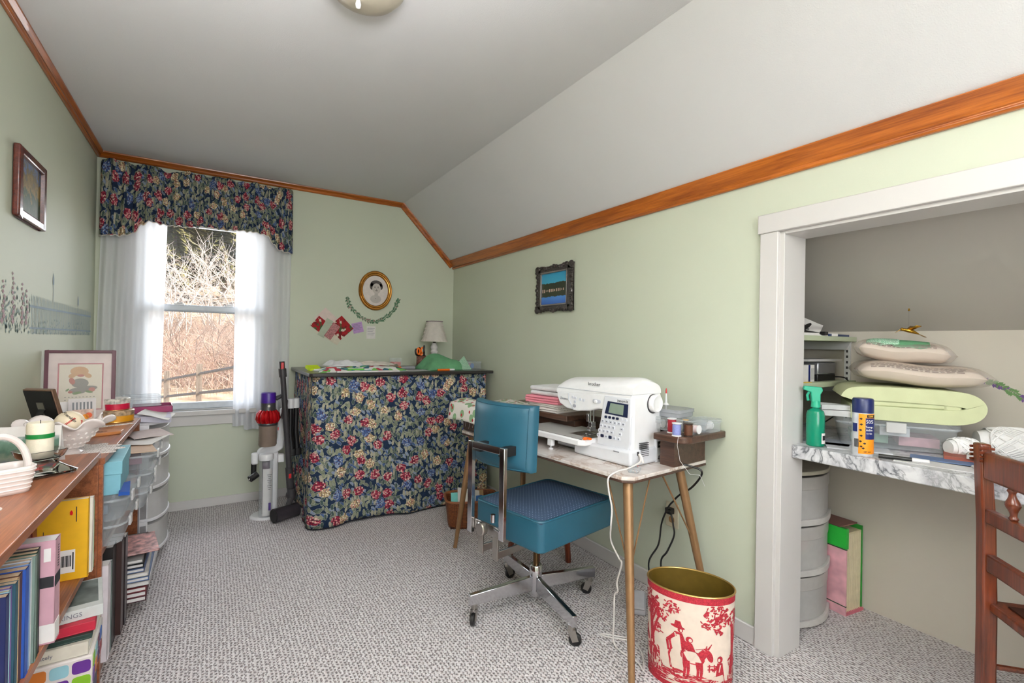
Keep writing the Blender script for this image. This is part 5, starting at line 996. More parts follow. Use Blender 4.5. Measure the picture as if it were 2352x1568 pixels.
# ------------------------------------------------------------------ wheeled drawer cart
dc = thing('drawer_cart', 'white plastic drawer cart with bulging drawers on black casters', 'drawer cart', (-.41, 3.36, 0))
MB().box(-.17, -.19, .05, -.16, .21, .735).box(-.17, -.19, .05, .135, -.18, .735).box(-.17, .2, .05, .135, .21, .735).build('cabinet', M('cart_white', (238, 236, 238), .4), dc, bevel=.003)
MB().box(.085, -.193, .07, .10, -.1795, .70).build('side_slot', M('cart_grey', (150, 150, 156), .4), dc)
def bulge(z0, z1, mt, nm, par, e=.0):
    pol = [(.13+e, -.19-e)]+[(.13+e+.08*math.cos(t), .01-(.2+e)*math.sin(-t)) for t in (-PI/2+PI*i/16 for i in range(17))]+[(.13+e, .21+e)]
    return MB().prism([(.1, -.19)]+pol[1:-1]+[(.1, .21)], z0, z1).build(nm, mt, par, bevel=.003)
for k in range(4):
    z0 = .055+k*.168; d_ = bulge(z0+.012, z0+.150, M_FROST, 'drawer', dc); bulge(z0, z0+.016, M('cart_white', (238, 236, 238), .4), 'drawer_lip', d_, .006)
MB().prism([(-.17, -.192)]+[(.13+.09*math.cos(t), .01+.205*math.sin(t)) for t in (-PI/2+PI*i/16 for i in range(17))]+[(-.17, .212)], .732, .748).build('top', M('cart_white', (238, 236, 238), .4), dc, bevel=.004)
for x in (-.13, .13):
    for yy in (-.15, .17): MB().lathe([(0, -.011), (.022, -.011), (.024, 0), (.022, .011), (0, .011)], (x, yy, .0245), 16, Matrix.Rotation(PI/2, 3, 'X')).cyl((x, yy, .03), (x, yy, .052), .008).build('caster', M_BLACK, dc)
sheet('paper_pile', 'rumpled lilac-white paper pile on top of the drawer cart', 'paper', M('lilac_white_paper', (206, 204, 220), .8), (-.30, 3.26, .75), .1, .22, .24, .03, bend=.006)
sheet('flyer', 'white printed flyer hanging over the drawer cart edge', 'paper', M_PAPER, (-.245, 3.20, .785), -.1, .14, .2, .002, 0, .25, bend=.003)
tr_ = thing('pink_tray', 'open magenta-edged tray on the drawer cart', 'tray', (-.28, 3.38, .7815), .1); MB().box(-.09, -.09, 0, .09, .09, .004).box(-.09, -.09, 0, -.086, .09, .035).box(.086, -.09, 0, .09, .09, .035).box(-.09, -.09, 0, .09, -.086, .035).box(-.09, .086, 0, .09, .09, .035).build('tray', M('magenta_tray', (150, 40, 92), .5), tr_); MB().box(-.085, -.085, .004, .085, .085, .012).build('liner', M('dark_liner', (60, 40, 36), .8), tr_)
clearbox('craft_case', 'clear flat craft case with pale lid lying on the magenta tray', (-.33, 3.40, .818), .2, .16, .2, .05, .014)
# ------------------------------------------------------------------ on top of the bookcases
fr2 = thing('cross_stitch_frame', 'plum framed cross-stitch picture with pink mat leaning in the corner', 'picture', (-.512, 2.925, Z2+.001), .03, None, -.06)
plum = M('plum_frame', (92, 50, 62), .35); w2, h2 = .125, .342
MB().box(-w2, 0, 0, -w2+.013, .016, h2).box(w2-.013, 0, 0, w2, .016, h2).box(-w2+.013, 0, 0, w2-.013, .016, .013).box(-w2+.013, 0, h2-.013, w2-.013, .016, h2).build('frame', plum, fr2, bevel=.002)
MB().box(-w2+.01, .007, .01, w2-.01, .012, h2-.01).build('mat_board', M('pale_pink_mat', (222, 206, 202), .8), fr2)
pm = M('dusty_rose_mat', (186, 120, 126), .8); MB().box(-.08, .0055, .065, -.075, .008, .282).box(.075, .0055, .065, .08, .008, .282).box(-.08, .0055, .065, .08, .008, .07).box(-.08, .0055, .277, .08, .008, .282).build('inner_mat', pm, fr2)
MB().box(-.075, .006, .07, .075, .008, .277).build('linen', M('linen', (226, 218, 202), .9, 0, .04, 300), fr2)
def sprite(nm, mt, shapes, par, y=.0055):
    q = MB()
    for i, (cx, cz, rx, rz, a) in enumerate(shapes): disc(q, cx, cz, rx, rz, y-.0001*i, a)
    return q.build(nm, mt, par, smooth=0)
sprite('stitched_bouquet', M('stitch_tan', (206, 168, 132), .9), [(-.005, .245, .032, .022, 0), (-.03, .225, .014, .01, .5), (.025, .225, .014, .01, -.5)], fr2)
sprite('stitched_pot', M('stitch_grey', (150, 146, 140), .9), [(-.002, .19, .03, .022, 0), (.02, .165, .04, .012, .1), (-.01, .155, .03, .014, 0)], fr2, .0053)
sprite('stitched_petals', M('stitch_rose', (186, 132, 124), .9), [(-.03, .2, .01, .016, .3), (.04, .16, .012, .01, 0), (.0, .225, .012, .006, 0), (-.035, .15, .008, .006, 0)], fr2, .0049)
sprite('stitched_leaves', M('stitch_green', (132, 150, 116), .9), [(-.012, .145, .016, .006, .2), (.03, .15, .014, .005, -.2), (-.045, .16, .008, .004, .8)], fr2, .0048)
for i in range(4):
    for k in range(9-2*(i == 3)): MB().box(-.055+k*.0125+.01*(i == 3), .0052, .125-i*.013, -.055+k*.0125+.006+.003*((k*i) % 2)+.01*(i == 3), .006, .128-i*.013).build('stitched_line', M('stitch_grey', (150, 146, 140), .9), fr2)
MB().box(-w2+.012, .004, .012, w2-.012, .005, h2-.012).build('glass', clear('picture_glass', (255, 255, 255), .93, .03), fr2)
# small black frame seen from behind
bf = thing('photo_frame', 'black-backed photo frame on an easel leg beside the bowl', 'picture frame', (-.51, 2.52, Z2+.002), 2.5, None, 0, 0)
Rt = Matrix.Rotation(-.3, 3, 'X')
MB().box(-.06, -.008, 0, .06, .008, .215, Rt).build('frame', M('silver_brown_frame', (120, 92, 74), .35, .3), bf, bevel=.002)
MB().box(-.056, .008, .005, .056, .011, .21, Rt).build('back_board', M_BLACK, bf); MB().box(-.014, .011, .135, .014, .014, .165, Rt).box(-.004, .011, .11, .012, .013, .14, Rt).build('hanger', M_STEEL, bf)
MB().prism([(-.02, .0), (.02, .0), (.012, .15), (-.012, .15)], -.003, 0, 'y', Matrix.Rotation(.38, 3, 'X'), (0, .105, 0)).build('easel_leg', M_BLACK, bf)
def stand_card(label, loc, rz, w, h, mt, mt2, rx=-.15, name='greeting_card', cat='card', fold=True):
    t_ = thing(name, label, cat, loc, rz, None, rx); MB().box(-w/2, -.001, 0, w/2, .001, h).build('front', mt, t_)
    if mt2: MB().box(-w/2+.004, -.0016, .004, w/2-.004, -.001, h-.03).build('picture', mt2, t_)
    if fold: MB().box(-w/2, .001, .0, w/2, .003, h, Matrix.Rotation(.4, 3, 'X'), (0, h*.39, 0)).build('back', mt, t_)
    return t_
stand_card('plain white greeting card standing behind the illustrated card', (-.505, 2.60, Z2+.001), .3, .1, .14, M_PAPER, None)
mkt = M('market_stall_print', (196, 166, 150), .6, 0, .5, 50); c2_ = stand_card('grey card with a striped awning market stall picture', (-.44, 2.57, Z2+.001), .25, .085, .155, M('grey_card', (196, 190, 188), .7), None)
for k in range(6): MB().box(-.03+k*.011, -.002, .11, -.0245+k*.011, -.001, .14).build('awning_stripe', M_DKGREY, c2_)
MB().box(-.03, -.0015, .02, .035, -.0009, .11).build('stall_picture', mkt, c2_)
for x, z, c in ((.01, .08, (236, 150, 40)), (.02, .085, (210, 90, 50)), (-.015, .04, (190, 60, 70)), (.03, .045, (90, 90, 130)), (-.02, .02, (80, 110, 60)), (.015, .03, (220, 200, 190))): q = MB(); disc(q, x, z, .011, .011, -.0021, 0, 12); q.build('printed_goods', M('goods_%d' % c[0], c, .7), c2_)
# hobnail bowl
bo = thing('milk_glass_bowl', 'white hobnail milk glass bowl with ruffled rim holding a ball', 'bowl', (-.425, 2.235, Z2+.002))
milk = M('milk_glass', (232, 222, 218), .18, 0, .02)
def bowl_f(u, v, d=0):
    a = 2*PI*u; pr_ = [(.035, .018), (.05, .03), (.072, .055), (.082, .075), (.092, .092), (.118, .11)]; t = v*5; i = min(4, int(t)); f = t-i; r = pr_[i][0]+(pr_[i+1][0]-pr_[i][0])*f; z = pr_[i][1]+(pr_[i+1][1]-pr_[i][1])*f
    ru = max(0, (v-.72)/.28); return ((r-d+.016*ru*math.sin(a*8))*math.cos(a), (r-d+.016*ru*math.sin(a*8))*math.sin(a), z+d*.5+.014*ru*math.cos(a*8))
MB().grid(bowl_f, 96, 20, closed=True).build('bowl', milk, bo, solid=.005); MB().lathe([(0, 0), (.045, 0), (.047, .004), (.03, .011), (.028, .018), (.04, .022), (0, .022)], n=30).build('foot', milk, bo)
hb_ = MB()
for j, v in enumerate((.12, .27, .42, .57)):
    for k in range(22): p = bowl_f((k+.5*(j % 2))/22, v); hb_.ball(p, .0062, 6)
hb_.build('hobnails', milk, bo, kind='stuff')
bl = thing('baseball', 'cream baseball with red stitching resting in the milk glass bowl', 'baseball', (-.415, 2.225, Z2+.106)); MB().ball((0, 0, 0), .042, 28).build('leather', M('ball_leather', (228, 212, 184), .5), bl)
sm = MB()
for sgn in (-1, 1):
    for k in range(26): a = -1.25+2.5*k/25; p = Vector((sgn*.026*math.cos(a*.9)+.0, -.042*math.cos(a)*.78, .042*math.sin(a))); p = p.normalized()*.0422; sm.cbox(p, (.006, .002, .0016), rotz(.5*sgn))
o_ = sm.build('stitching', M_RED, bl, kind='stuff'); o_.rotation_euler = (.9, .5, .6)
text('lettering', 'Franklin', .016, M_INK, bl, mat_frame((.006, -.034, .026), (.8, -.3, -.75), (.45, .8, .35)), .0004, shear=.2)
lace = NT('white_lace'); v = lace.coord(); vo = lace.vor(v, 130, 'F1', .6); lace.bsdf(lace.ramp(vo.outputs['Distance'], [(.2, C(120, 92, 80)), (.34, C(224, 216, 210))]), .9)
def doily(label, loc, r, n=9, rz=0, sx=1):
    o_ = MB().prism([(r*(1+.12*math.cos(k*n*2*PI/90))*math.cos(2*PI*k/90)*sx, r*(1+.12*math.cos(k*n*2*PI/90))*math.sin(2*PI*k/90)) for k in range(90)], 0, .0015).build('doily', lace.m); place(o_, loc, rz); return tag(o_, label, 'doily')
doily('white lace doily under the milk glass bowl', (-.405, 2.26, Z2), .125, 12); doily('white lace leaf doily at the left edge of the bookcase top', (-.43, 1.50, Z1), .06, 5, .4, .6)
pq = thing('wood_plaque', 'small pointed wooden plaque lying on the bookcase top', 'plaque', (-.39, 2.60, Z2), .5); MB().prism([(-.075, -.04), (.055, -.045), (.085, 0), (.055, .045), (-.075, .04)], 0, .012).build('board', wood('honey_plaque', (150, 84, 40), (190, 124, 70), .4, 2, 0), pq, bevel=.002)
MB().tube([(-.01+.035*math.cos(2*PI*k/24), .018*math.sin(2*PI*k/24), .0123) for k in range(24)], .0008, 4, closed=True).build('engraved_ring', M('burnt_wood', (84, 44, 22), .7), pq); MB().box(-.03, -.003, .0115, .01, .004, .0125).box(-.02, .006, .0115, .002, .009, .0125).build('engraving', M('burnt_wood', (84, 44, 22), .7), pq)
def tin(name, label, loc, r, h, c, top):
    t_ = thing(name, label, 'tin', loc); MB().lathe([(0, 0), (r, 0), (r, h*.55), (0, h*.55)], n=40).build('body', M(name+'_paint', c, .35), t_); MB().lathe([(0, h*.55), (r+.001, h*.55), (r+.0015, h*.95), (r-.002, h), (0, h)], n=40).build('lid', top, t_); MB().tube([((r+.0015)*math.cos(2*PI*k/40), (r+.0015)*math.sin(2*PI*k/40), .002) for k in range(40)], .0015, 5, closed=True).build('bottom_rim', M('gold_rim', (196, 160, 96), .3, .8), t_)
tin('yellow_tin', 'round yellow tin at the bottom of the tin stack', (-.385, 2.985, Z2), .066, .056, (226, 156, 28), M('patterned_gold', (176, 150, 120), .4, .2, .5, 70)); tin('red_tin', 'round red tin with patterned lid on top of the yellow tin', (-.392, 2.985, Z2+.0565), .056, .056, (196, 24, 62), M('patterned_white', (206, 200, 190), .4, 0, .4, 70))
sheet('lace_runner', 'thin white lace strip in front of the framed cross-stitch', 'lace', lace.m, (-.40, 2.83, Z2), .5, .2, .03, .002)
# crystal candle holder, candle
chd = thing('candle_holder', 'pressed glass candle holder with flared square foot', 'candle holder', (-.405, 1.845, Z1), .6)
prof_ = [(.066, .004), (.067, .009), (.06, .014), (.05, .02), (.034, .032), (.033, .042), (.042, .05), (.049, .068), (.046, .069), (.036, .05), (.03, .046)]
o_n = len(rounded(1, 1, .2, 4)); b_ = MB(); rings = [[(p[0], p[1], z) for p in rounded(w_*2, w_*2, w_*.35, 4)] for w_, z in prof_]
b_.grid(lambda u, v: rings[round(v*(len(rings)-1))][round(u*o_n) % o_n], o_n, len(rings)-1, closed=True); b_.add(rings[0], [tuple(range(o_n))]); b_.add(rings[-1], [tuple(range(o_n))])
for k in range(4): b_.lathe([(0, -.004), (.005, -.004), (.006, .005), (0, .005)], tuple(rotz(k*PI/2) @ Vector((.05, .05, .004))), 8)
b_.build('glass', crystal(), chd)
cn = thing('pillar_candle', 'ivory pillar candle with green ribbon in the glass holder', 'candle', (-.405, 1.845, Z1+.0475)); MB().lathe([(0, 0), (.0285, 0), (.029, .09), (.027, .098), (.02, .096), (0, .092)], n=30).build('wax', M('ivory_wax', (236, 226, 204), .6, 0, .05, 60, .5, 0, .4, 160), cn); MB().lathe([(.0295, .055), (.030, .055), (.030, .067), (.0295, .067), (.0295, .055)], n=30).build('ribbon', M('green_satin', (10, 120, 52), .3), cn); MB().cyl((0, 0, .092), (0, 0, .104), .001, n=6).build('wick', M_INK, cn)
ls = NT('lakeside_snapshot'); v = ls.coord(); sp = ls.n('ShaderNodeSeparateXYZ'); ls.l(v, sp.inputs[0]); zn = ls.math('ADD', ls.math('MULTIPLY', sp.outputs[2], 8.0), ls.math('MULTIPLY', ls.noise(v, 45, 4, .6), .45)); ls.bsdf(ls.ramp(zn, [(.2, C(70, 78, 98)), (.42, C(104, 112, 96)), (.55, C(64, 92, 76)), (.8, C(98, 128, 112)), (.98, C(206, 204, 206))]), .35)
sn = stand_card('landscape snapshot with trees standing behind the candle', (-.49, 1.99, Z1), -.1, .20, .115, M_PAPER, ls.m, -.12, 'snapshot', 'photo', True)
for x, z, c in ((.03, .04, (60, 90, 150)), (.05, .03, (190, 60, 60)), (.065, .038, (80, 60, 90)), (.045, .055, (170, 50, 50))): q = MB(); disc(q, x, z, .008, .012, -.0022, 0, 10); q.build('printed_figure', M('fig_%d' % c[0], c, .7), sn)
# ceramic basket
cb_ = thing('ceramic_basket', 'white woven ceramic basket with tall loop handle', 'basket', (-.44, 1.66, Z1), .5); b_ = MB(); o1 = rounded(.12, .09, .02, 4); n = len(o1)
b_.grid(lambda u, v: (o1[round(u*n) % n][0]*(.82+.2*v), o1[round(u*n) % n][1]*(.82+.2*v), .065*v), n, 8, closed=True).build('basket', milk, cb_, solid=.005)
for k in range(5): MB().tube([(p[0]*(.84+.2*(k+1)/6), p[1]*(.84+.2*(k+1)/6), .065*(k+1)/6) for p in o1], .0032, 6, closed=True).build('woven_rib', milk, cb_)
MB().tube([(.055*math.cos(a), 0, .055+.085*math.sin(a)) for a in (PI*i/18 for i in range(19))], .008, 10).build('handle', milk, cb_); MB().prism([(p[0]*.83, p[1]*.83) for p in o1], 0, .004).build('bottom', milk, cb_)
og = thing('ornament', 'dark blue glass ornament at the left edge of the bookcase top', 'ornament', (-.575, 2.13, Z2)); MB().lathe([(0, 0), (.025, 0), (.028, .008), (.022, .03), (.032, .07), (.03, .1), (.012, .12), (.012, .135), (0, .135)], n=20).build('body', M('navy_sparkle_glass', (26, 40, 66), .15, 0, .7, 120), og); MB().lathe([(0, .135), (.014, .135), (.014, .15), (0, .152)], n=16).build('stopper', M_STEEL, og)
# ================================================================== things on the sewing desk
cs, sn_ = math.cos(TH), math.sin(TH)
def dk(x, y, z=0): return (DO[0]+cs*x-sn_*y, DO[1]+sn_*x+cs*y, z)
def folded(name, label, loc, rz, w, d, h, mt, layers=3, group='folded fabrics on the raised shelf'):
    t_ = thing(name, label, 'fabric', loc, rz, group)
    for k in range(layers):
        z0 = h*k/layers; hh = h/layers; MB().prism([(d/2, 0), (d/2, hh*.92)]+[(-d/2+hh*.46-hh*.46*math.sin(a), hh*.46+hh*.46*math.cos(a)) for a in (PI*i/6 for i in range(7))], -w/2+.003*(k % 2), w/2-.004*((k+1) % 2), 'y', None, (0, 0, z0)).build('fold', mt, t_, bevel=.001)
    return t_
pd = NT('white_dotted_cotton'); tv = pd.coord('Object', (90, 90, 90)); pd.bsdf(pd.mix(pd.math('LESS_THAN', pd.vor(tv, 1, 'F1', .3).outputs['Distance'], .2), C(216, 210, 206), C(120, 108, 110)), .9)
pink = NT('pink_dotted_cotton'); tv = pink.coord('Object', (150, 150, 150)); pink.bsdf(pink.mix(pink.math('LESS_THAN', pink.vor(tv, 1, 'F1', .3).outputs['Distance'], .2), C(222, 132, 148), C(240, 196, 202)), .9)
SZ = .8402
x_, y_, _ = dk(.36, .79)
folded('folded_fabric', 'white dotted folded fabric at the bottom of the shelf stack', (x_, y_, SZ), TH+.05, .25, .25, .022, pd.m, 2)
folded('folded_fabric', 'grey and white dotted fabric second in the shelf stack', (x_+.01, y_-.01, SZ+.0225), TH-.08, .24, .23, .018, pd.m, 2)
folded('folded_fabric', 'pink dotted folded fabric in the shelf stack', (x_, y_+.01, SZ+.041), TH+.12, .24, .23, .038, pink.m, 3)
folded('folded_fabric', 'white rolled fabric on top of the pink fabric', (x_+.01, y_, SZ+.0795), TH+.06, .23, .2, .05, M('white_cotton', (222, 222, 224), .9), 2)
# fabric print draped over the left end of the shelf
pt = NT('green_red_print_panel'); tv = pt.coord('UV', (1, 1, 1)); vo = pt.vor(tv, 13, 'F1', .8, '2D'); s4 = pt.n('ShaderNodeSeparateColor'); pt.l(vo.outputs['Color'], s4.inputs[0]); base_ = pt.ramp(pt.vor(tv, 7, 'F1', .9, '2D').outputs['Distance'], [(.26, C(128, 160, 120)), (.3, C(222, 216, 208))], 'CONSTANT'); pt.bsdf(pt.mix(pt.math('MULTIPLY', pt.math('LESS_THAN', vo.outputs['Distance'], .22), pt.math('GREATER_THAN', s4.outputs[0], .55)), base_, C(170, 36, 46)), .9)
def drape(u, v):
    x = -.13+.5*u; y = 1.22-.44*v+.015*math.sin(u*6); z = SZ+.006+.012*abs(math.sin(u*5+v*4))*(1-u*.3)+.02*math.exp(-((u-.35)/.15)**2)
    if x < -.045: e = -.045-x; z -= e*.95; x = -.05-e*.25
    return (*dk(x, y)[:2], z)
fp_ = MB().grid(drape, 40, 24, lambda u, v: (u, v)).build('printed_fabric', pt.m, solid=.0015); tag(fp_, 'white fabric with green and red print draped over the desk shelf end', 'fabric')
tags_ = MB()
for k in range(7): p = Vector(drape(0, .12+k*.08)); tags_.tube([p, p+Vector((-.004, .002, -.02-.006*(k % 3)))], .0004, 3)
tags_.build('frayed_threads', M('white_thread', (224, 222, 222), .7), fp_, kind='stuff')
x_, y_, _ = dk(.38, .02); clearbox('thread_box', 'long clear plastic thread box lying on the desk shelf', (x_-.01, y_+.075, SZ), TH-PI/2+PI/2, .13, .30, .055)
x_, y_, _ = dk(.40, .07); clearbox('bobbin_case', 'flat grey-clear bobbin case stacked on the thread box', (x_-.01, y_+.06, SZ+.0555), TH+.08, .13, .22, .032, .012, clear('grey_clear_plastic', (196, 198, 204), .45))
x_, y_, _ = dk(.47, -.035); clearbox('spool_tube', 'clear rounded spool box at the right end of the desk shelf', (x_, y_, SZ), TH, .085, .085, .052, .012)
spool('white thread spool lying inside the spool box at shelf end', M('white_thread', (224, 222, 222), .7), (x_, y_, SZ+.003), TH+PI/2, .018, .05)
for k in range(3):
    p = dk(.35, -.045+k*.085); spool(['pale pink spool lying at the right end inside the thread box', 'cream spool lying midway inside the thread box', 'white spool lying at the left end inside the thread box'][k], M('pale_thread_%d' % k, [(226, 206, 206), (224, 214, 196), (222, 222, 226)][k], .7), (p[0], p[1], SZ+.003), TH, .018, .055)
for lb, c, x, y, r, h, core in (('red thread spool standing on the desk shelf', (150, 16, 34), .2945, .018, .019, .06, M_WHITE), ('lavender thread spool standing in front of the red spool', (128, 136, 190), .25, -.034, .0185, .052, M_WHITE), ('black thread spool with wooden end behind the lavender spool', (24, 22, 24), .338, -.018, .012, .056, M('wood_spool', (206, 170, 116), .6)), ('brown thread spool at the right of the standing spools', (84, 46, 24), .285, -.064, .0185, .052, M('dark_spool', (46, 28, 20), .4))):
    p = dk(x, y); spool(lb, M('thread_%d' % c[0], c, .6, .0, .1, 200), (p[0], p[1], SZ), None, r, h, core, 'spools standing on the desk shelf')
p = dk(.27, -.04); th_ = MB().tube([(p[0]-.03, p[1]-.012, SZ), (p[0]-.045, p[1]-.02, SZ-.03), (p[0]-.04, p[1]-.03, SZ-.09), (p[0]-.02, p[1]-.06, .703), (p[0]+.01, p[1]-.085, .70), (p[0]+.02, p[1]-.10, .66)], .0007, 4).build('loose_thread', M('white_thread', (224, 222, 222), .7)); tag(th_, 'loose white thread trailing down from the lavender spool', 'thread')
bt = thing('oil_bottle', 'clear needle bottle with long spout and red tip behind the machine', 'bottle', (1.833, 1.548, SZ))
MB().lathe([(0, 0), (.018, 0), (.019, .004), (.019, .05), (.012, .06), (.012, .066), (0, .066)], n=20).build('bottle', M_CLEAR, bt); MB().lathe([(0, .066), (.016, .066), (.016, .08), (.006, .09), (.003, .135), (0, .135)], n=16).build('spout', M_WHITE, bt); MB().lathe([(0, .134), (.0036, .134), (.003, .15), (.0015, .158), (0, .158)], n=12).build('tip', M_RED, bt)
pn = clearbox('pin_box', 'tiny clear pin box at the front corner of the marbled desk', (*dk(.10, .055)[:2], .7002), TH+.5, .055, .04, .014, .005, latch=False)
rg = random.Random(4)
for k in range(10): p = dk(.10+rg.uniform(-.015, .015), .055+rg.uniform(-.015, .015)); t_ = thing('pin', 'small pin with pale round head inside the pin box', 'pin', (p[0], p[1], .7035), rg.uniform(0, 6), 'pins in the pin box'); MB().ball((0, 0, 0), .0022, 6).build('head', M('pin_head', (206, 140, 120), .4), t_); MB().cyl((0, 0, 0), (.014, 0, 0), .0005, n=4).build('shaft', M_STEEL, t_)
t_ = thing('pin', 'red-headed pin standing on top of the pin box', 'pin', (*dk(.11, .045)[:2], .7142), 0); MB().ball((0, 0, .008), .002, 6).build('head', M_RED, t_); MB().cyl((0, 0, 0), (0, 0, .008), .0005, n=4).build('shaft', M_STEEL, t_)
mq = lambda x, y, z=0: (1.466+cs*x-sn_*y, 1.43+sn_*x+cs*y, .7+z)
sc5 = scissors('orange-handled thread snips lying on the extension table', M_ORANGE, mq(-.035, .205, .0865), (0, 0), TH-.55, False, .62)
# cords
def cord(name, label, pts, r, mt, cat='cord'):
    P_ = [Vector(p) for p in pts]; out = []
    for i in range(len(P_)-1):
        p0, p1, p2, p3 = P_[max(0, i-1)], P_[i], P_[i+1], P_[min(len(P_)-1, i+2)]
        for k in range(8): t = k/8; out.append(.5*((2*p1)+(p2-p0)*t+(2*p0-5*p1+4*p2-p3)*t*t+(3*p1-p0-3*p2+p3)*t**3))
    out.append(P_[-1]); t_ = thing(name, label, cat); MB().tube(out, r, 8).build('cable', mt, t_); return t_
cw = M('white_cord', (224, 218, 214), .45)
wc = cord('pedal_cord', 'white pedal cord hanging from the machine down to the floor', [mq(.026, -.036, .053), mq(.01, -.055, .028), (1.40, 1.36, .715), (1.345, 1.365, .709), (1.30, 1.367, .69), (1.296, 1.362, .647), (1.30, 1.347, .579), (1.302, 1.352, .513), (1.34, 1.39, .432), (1.36, 1.367, .37), (1.36, 1.35, .353), (1.36, 1.374, .274), (1.362, 1.371, .238), (1.362, 1.388, .211), (1.368, 1.395, .1), (1.377, 1.405, .02), (1.372, 1.36, .006), (1.38, 1.28, .006), (1.364, 1.236, .006), (1.42, 1.29, .006), (1.449, 1.335, .006), (1.47, 1.40, .006), (1.52, 1.46, .006), (1.595, 1.51, .02)], .0034, cw)
MB().tube([(1.45, 1.40, .004), (1.42, 1.43, .004), (1.39, 1.46, .004), (1.383, 1.485, .004), (1.40, 1.475, .004), (1.45, 1.42, .004), (1.49, 1.40, .004)], .0032, 8).build('slack_loop', cw, wc)
MB().tube([mq(.026, -.037, .053), mq(.024, -.052, .04), mq(.02, -.062, .022)], [.006, .006, .004], 8).build('plug', cw, wc)
pdl = thing('foot_pedal', 'grey sewing machine foot pedal on the carpet behind the wastebasket', 'foot pedal', (1.66, 1.555, 0), .75)
MB().prism([(-.06, 0), (.06, 0), (.06, .05), (-.06, .022)], -.045, .045, 'y').build('housing', M('pedal_grey', (186, 186, 194), .4), pdl, bevel=.008, seg=3); MB().prism([(-.055, .024), (.055, .052), (.055, .058), (-.055, .03)], -.038, .038, 'y').build('tread', M('pedal_tread', (200, 200, 208), .45), pdl, bevel=.003)
bc_ = cord('power_cord', 'black power cord hanging from the sewing machine to the wall outlet', [mq(.17, -.032, .02), mq(.178, -.055, .016), mq(.19, -.085, .008), (1.70, 1.30, .70), (1.72, 1.262, .68), (1.75, 1.33, .60), (1.79, 1.43, .53), (1.80, 1.47, .49), (1.80, 1.498, .454), (1.80, 1.534, .371), (1.80, 1.552, .263), (1.79, 1.60, .159), (1.77, 1.55, .05), (1.75, 1.50, .006)], .0042, M_BLACK)
MB().tube([mq(.17, -.03, .02), mq(.175, -.06, .017)], [.009, .007], 8).build('plug', M_BLACK, bc_)
xc = cord('extension_cord', 'black extension cord looping down the wall behind the wastebasket', [(1.845, 1.54, .415), (1.82, 1.51, .43), (1.80, 1.478, .42), (1.80, 1.468, .38), (1.80, 1.463, .335), (1.80, 1.50, .25), (1.80, 1.535, .19), (1.80, 1.52, .08), (1.76, 1.47, .006), (1.72, 1.44, .006)], .0042, M_BLACK)
ot = thing('wall_outlet', 'beige double wall outlet low on the right wall behind the desk', 'outlet', (XR-.0005, 1.535, .395)); MB().box(-.006, -.036, -.058, 0, .036, .058).build('plate', M('beige_plate', (206, 196, 170), .4), ot, bevel=.002)
for z in (-.022, .022): MB().prism(rounded(.03, .028, .01, 4, 0, z), -.0085, -.005, 'x').build('socket', M('tan_socket', (150, 112, 70), .4), ot)
MB().box(-.035, -.016, .01, -.0086, .016, .036).build('plug', M_BLACK, xc, loc=(XR-.0005, 1.535, .395))
# ================================================================== closet
co = thing('closet_counter', 'marbled counter spanning the closet opening', 'counter', (0, 0, 0))
MB().box(1.943, -.34, .768, 2.583, 1.021, .820).box(2.03, 1.021, .768, 2.583, 1.49, .820).build('worktop', M_MARBLE_GR, co, bevel=.004)
gsh = wallpaint('pale_green_shelf_paint', (186, 194, 164), .5)
for z, lb in ((1.255, 'upper pale green closet shelf with papers on it'), (1.052, 'lower pale green closet shelf holding small boxes')):
    t_ = thing('closet_shelf', lb, 'shelf', (0, 0, 0), 0, 'green shelves in the closet alcove'); MB().box(2.05, 1.062, z-.022, 2.575, 1.495, z).build('board', gsh, t_, bevel=.002)
    MB().prism([(1.08, z-.022), (1.10, z-.06), (1.40, z-.06), (1.42, z-.022)], 2.56, 2.574, 'x').build('bracket', M_WHITE, t_)
t_ = thing('shelf_standard', 'white slotted shelf standard on the closet wall', 'shelf standard', (2.583, 1.10, 0)); MB().box(-.012, -.012, .84, 0, .012, 1.252).build('rail', M_WHITE, t_)
for k in range(15): MB().box(-.0128, -.004, .87+k*.026, -.0115, .004, .882+k*.026).build('slot', M_DKGREY, t_)
# drawer tower
dt = thing('drawer_tower', 'frosted three-drawer plastic tower under the closet counter', 'drawer tower', (2.255, 1.26, 0))
twm = M('tower_white', (206, 202, 198), .45)
def front(e, z0, z1, nm, mt, par, x0=-.155, x1=.165): return MB().prism([(x0, .0)]+[(x0+(x1-x0)*i/12, -.155-e-.045*math.sin(PI*i/12)) for i in range(13)]+[(x1, .0)], z0, z1).build(nm, mt, par, bevel=.002)
MB().box(-.165, -.15, .0, -.155, .19, .66).box(.165, -.15, .0, .175, .19, .66).box(-.165, .18, .0, .175, .19, .66).build('cabinet', M_FROST, dt)
MB().prism([(-.168, .195)]+[(-.168+.346*i/12, -.155-.055*math.sin(PI*i/12)) for i in range(13)]+[(.178, .195)], .655, .672).build('top', M('tower_beige', (196, 190, 172), .5), dt, bevel=.003)
for k in range(3):
    z0 = .01+k*.215; d_ = front(0, z0+.02, z0+.205, 'drawer', M_FROST, dt); front(.012, z0, z0+.026, 'drawer_lip', twm, d_); front(.004, z0+.15, z0+.205, 'drawer_rim', clear('frosted_rim', (206, 202, 198), .2, .4), d_)
    MB().box(-.12, -.10, z0+.03, .13, .15, z0+.03+[.05, .06, .10][k]).build('drawer_contents', M('tower_contents_%d' % k, [(150, 146, 138), (186, 180, 120), (176, 160, 158)][k], .9, 0, .3, 20), d_)
MB().box(-.06, -.14, .30, .03, -.09, .35).build('pink_item', M('salmon_item', (220, 150, 140), .8), d_)
af = thing('accordion_file', 'pink floral accordion file with green edging beside the drawer tower', 'file', (2.445, 1.04, 0), -.12)
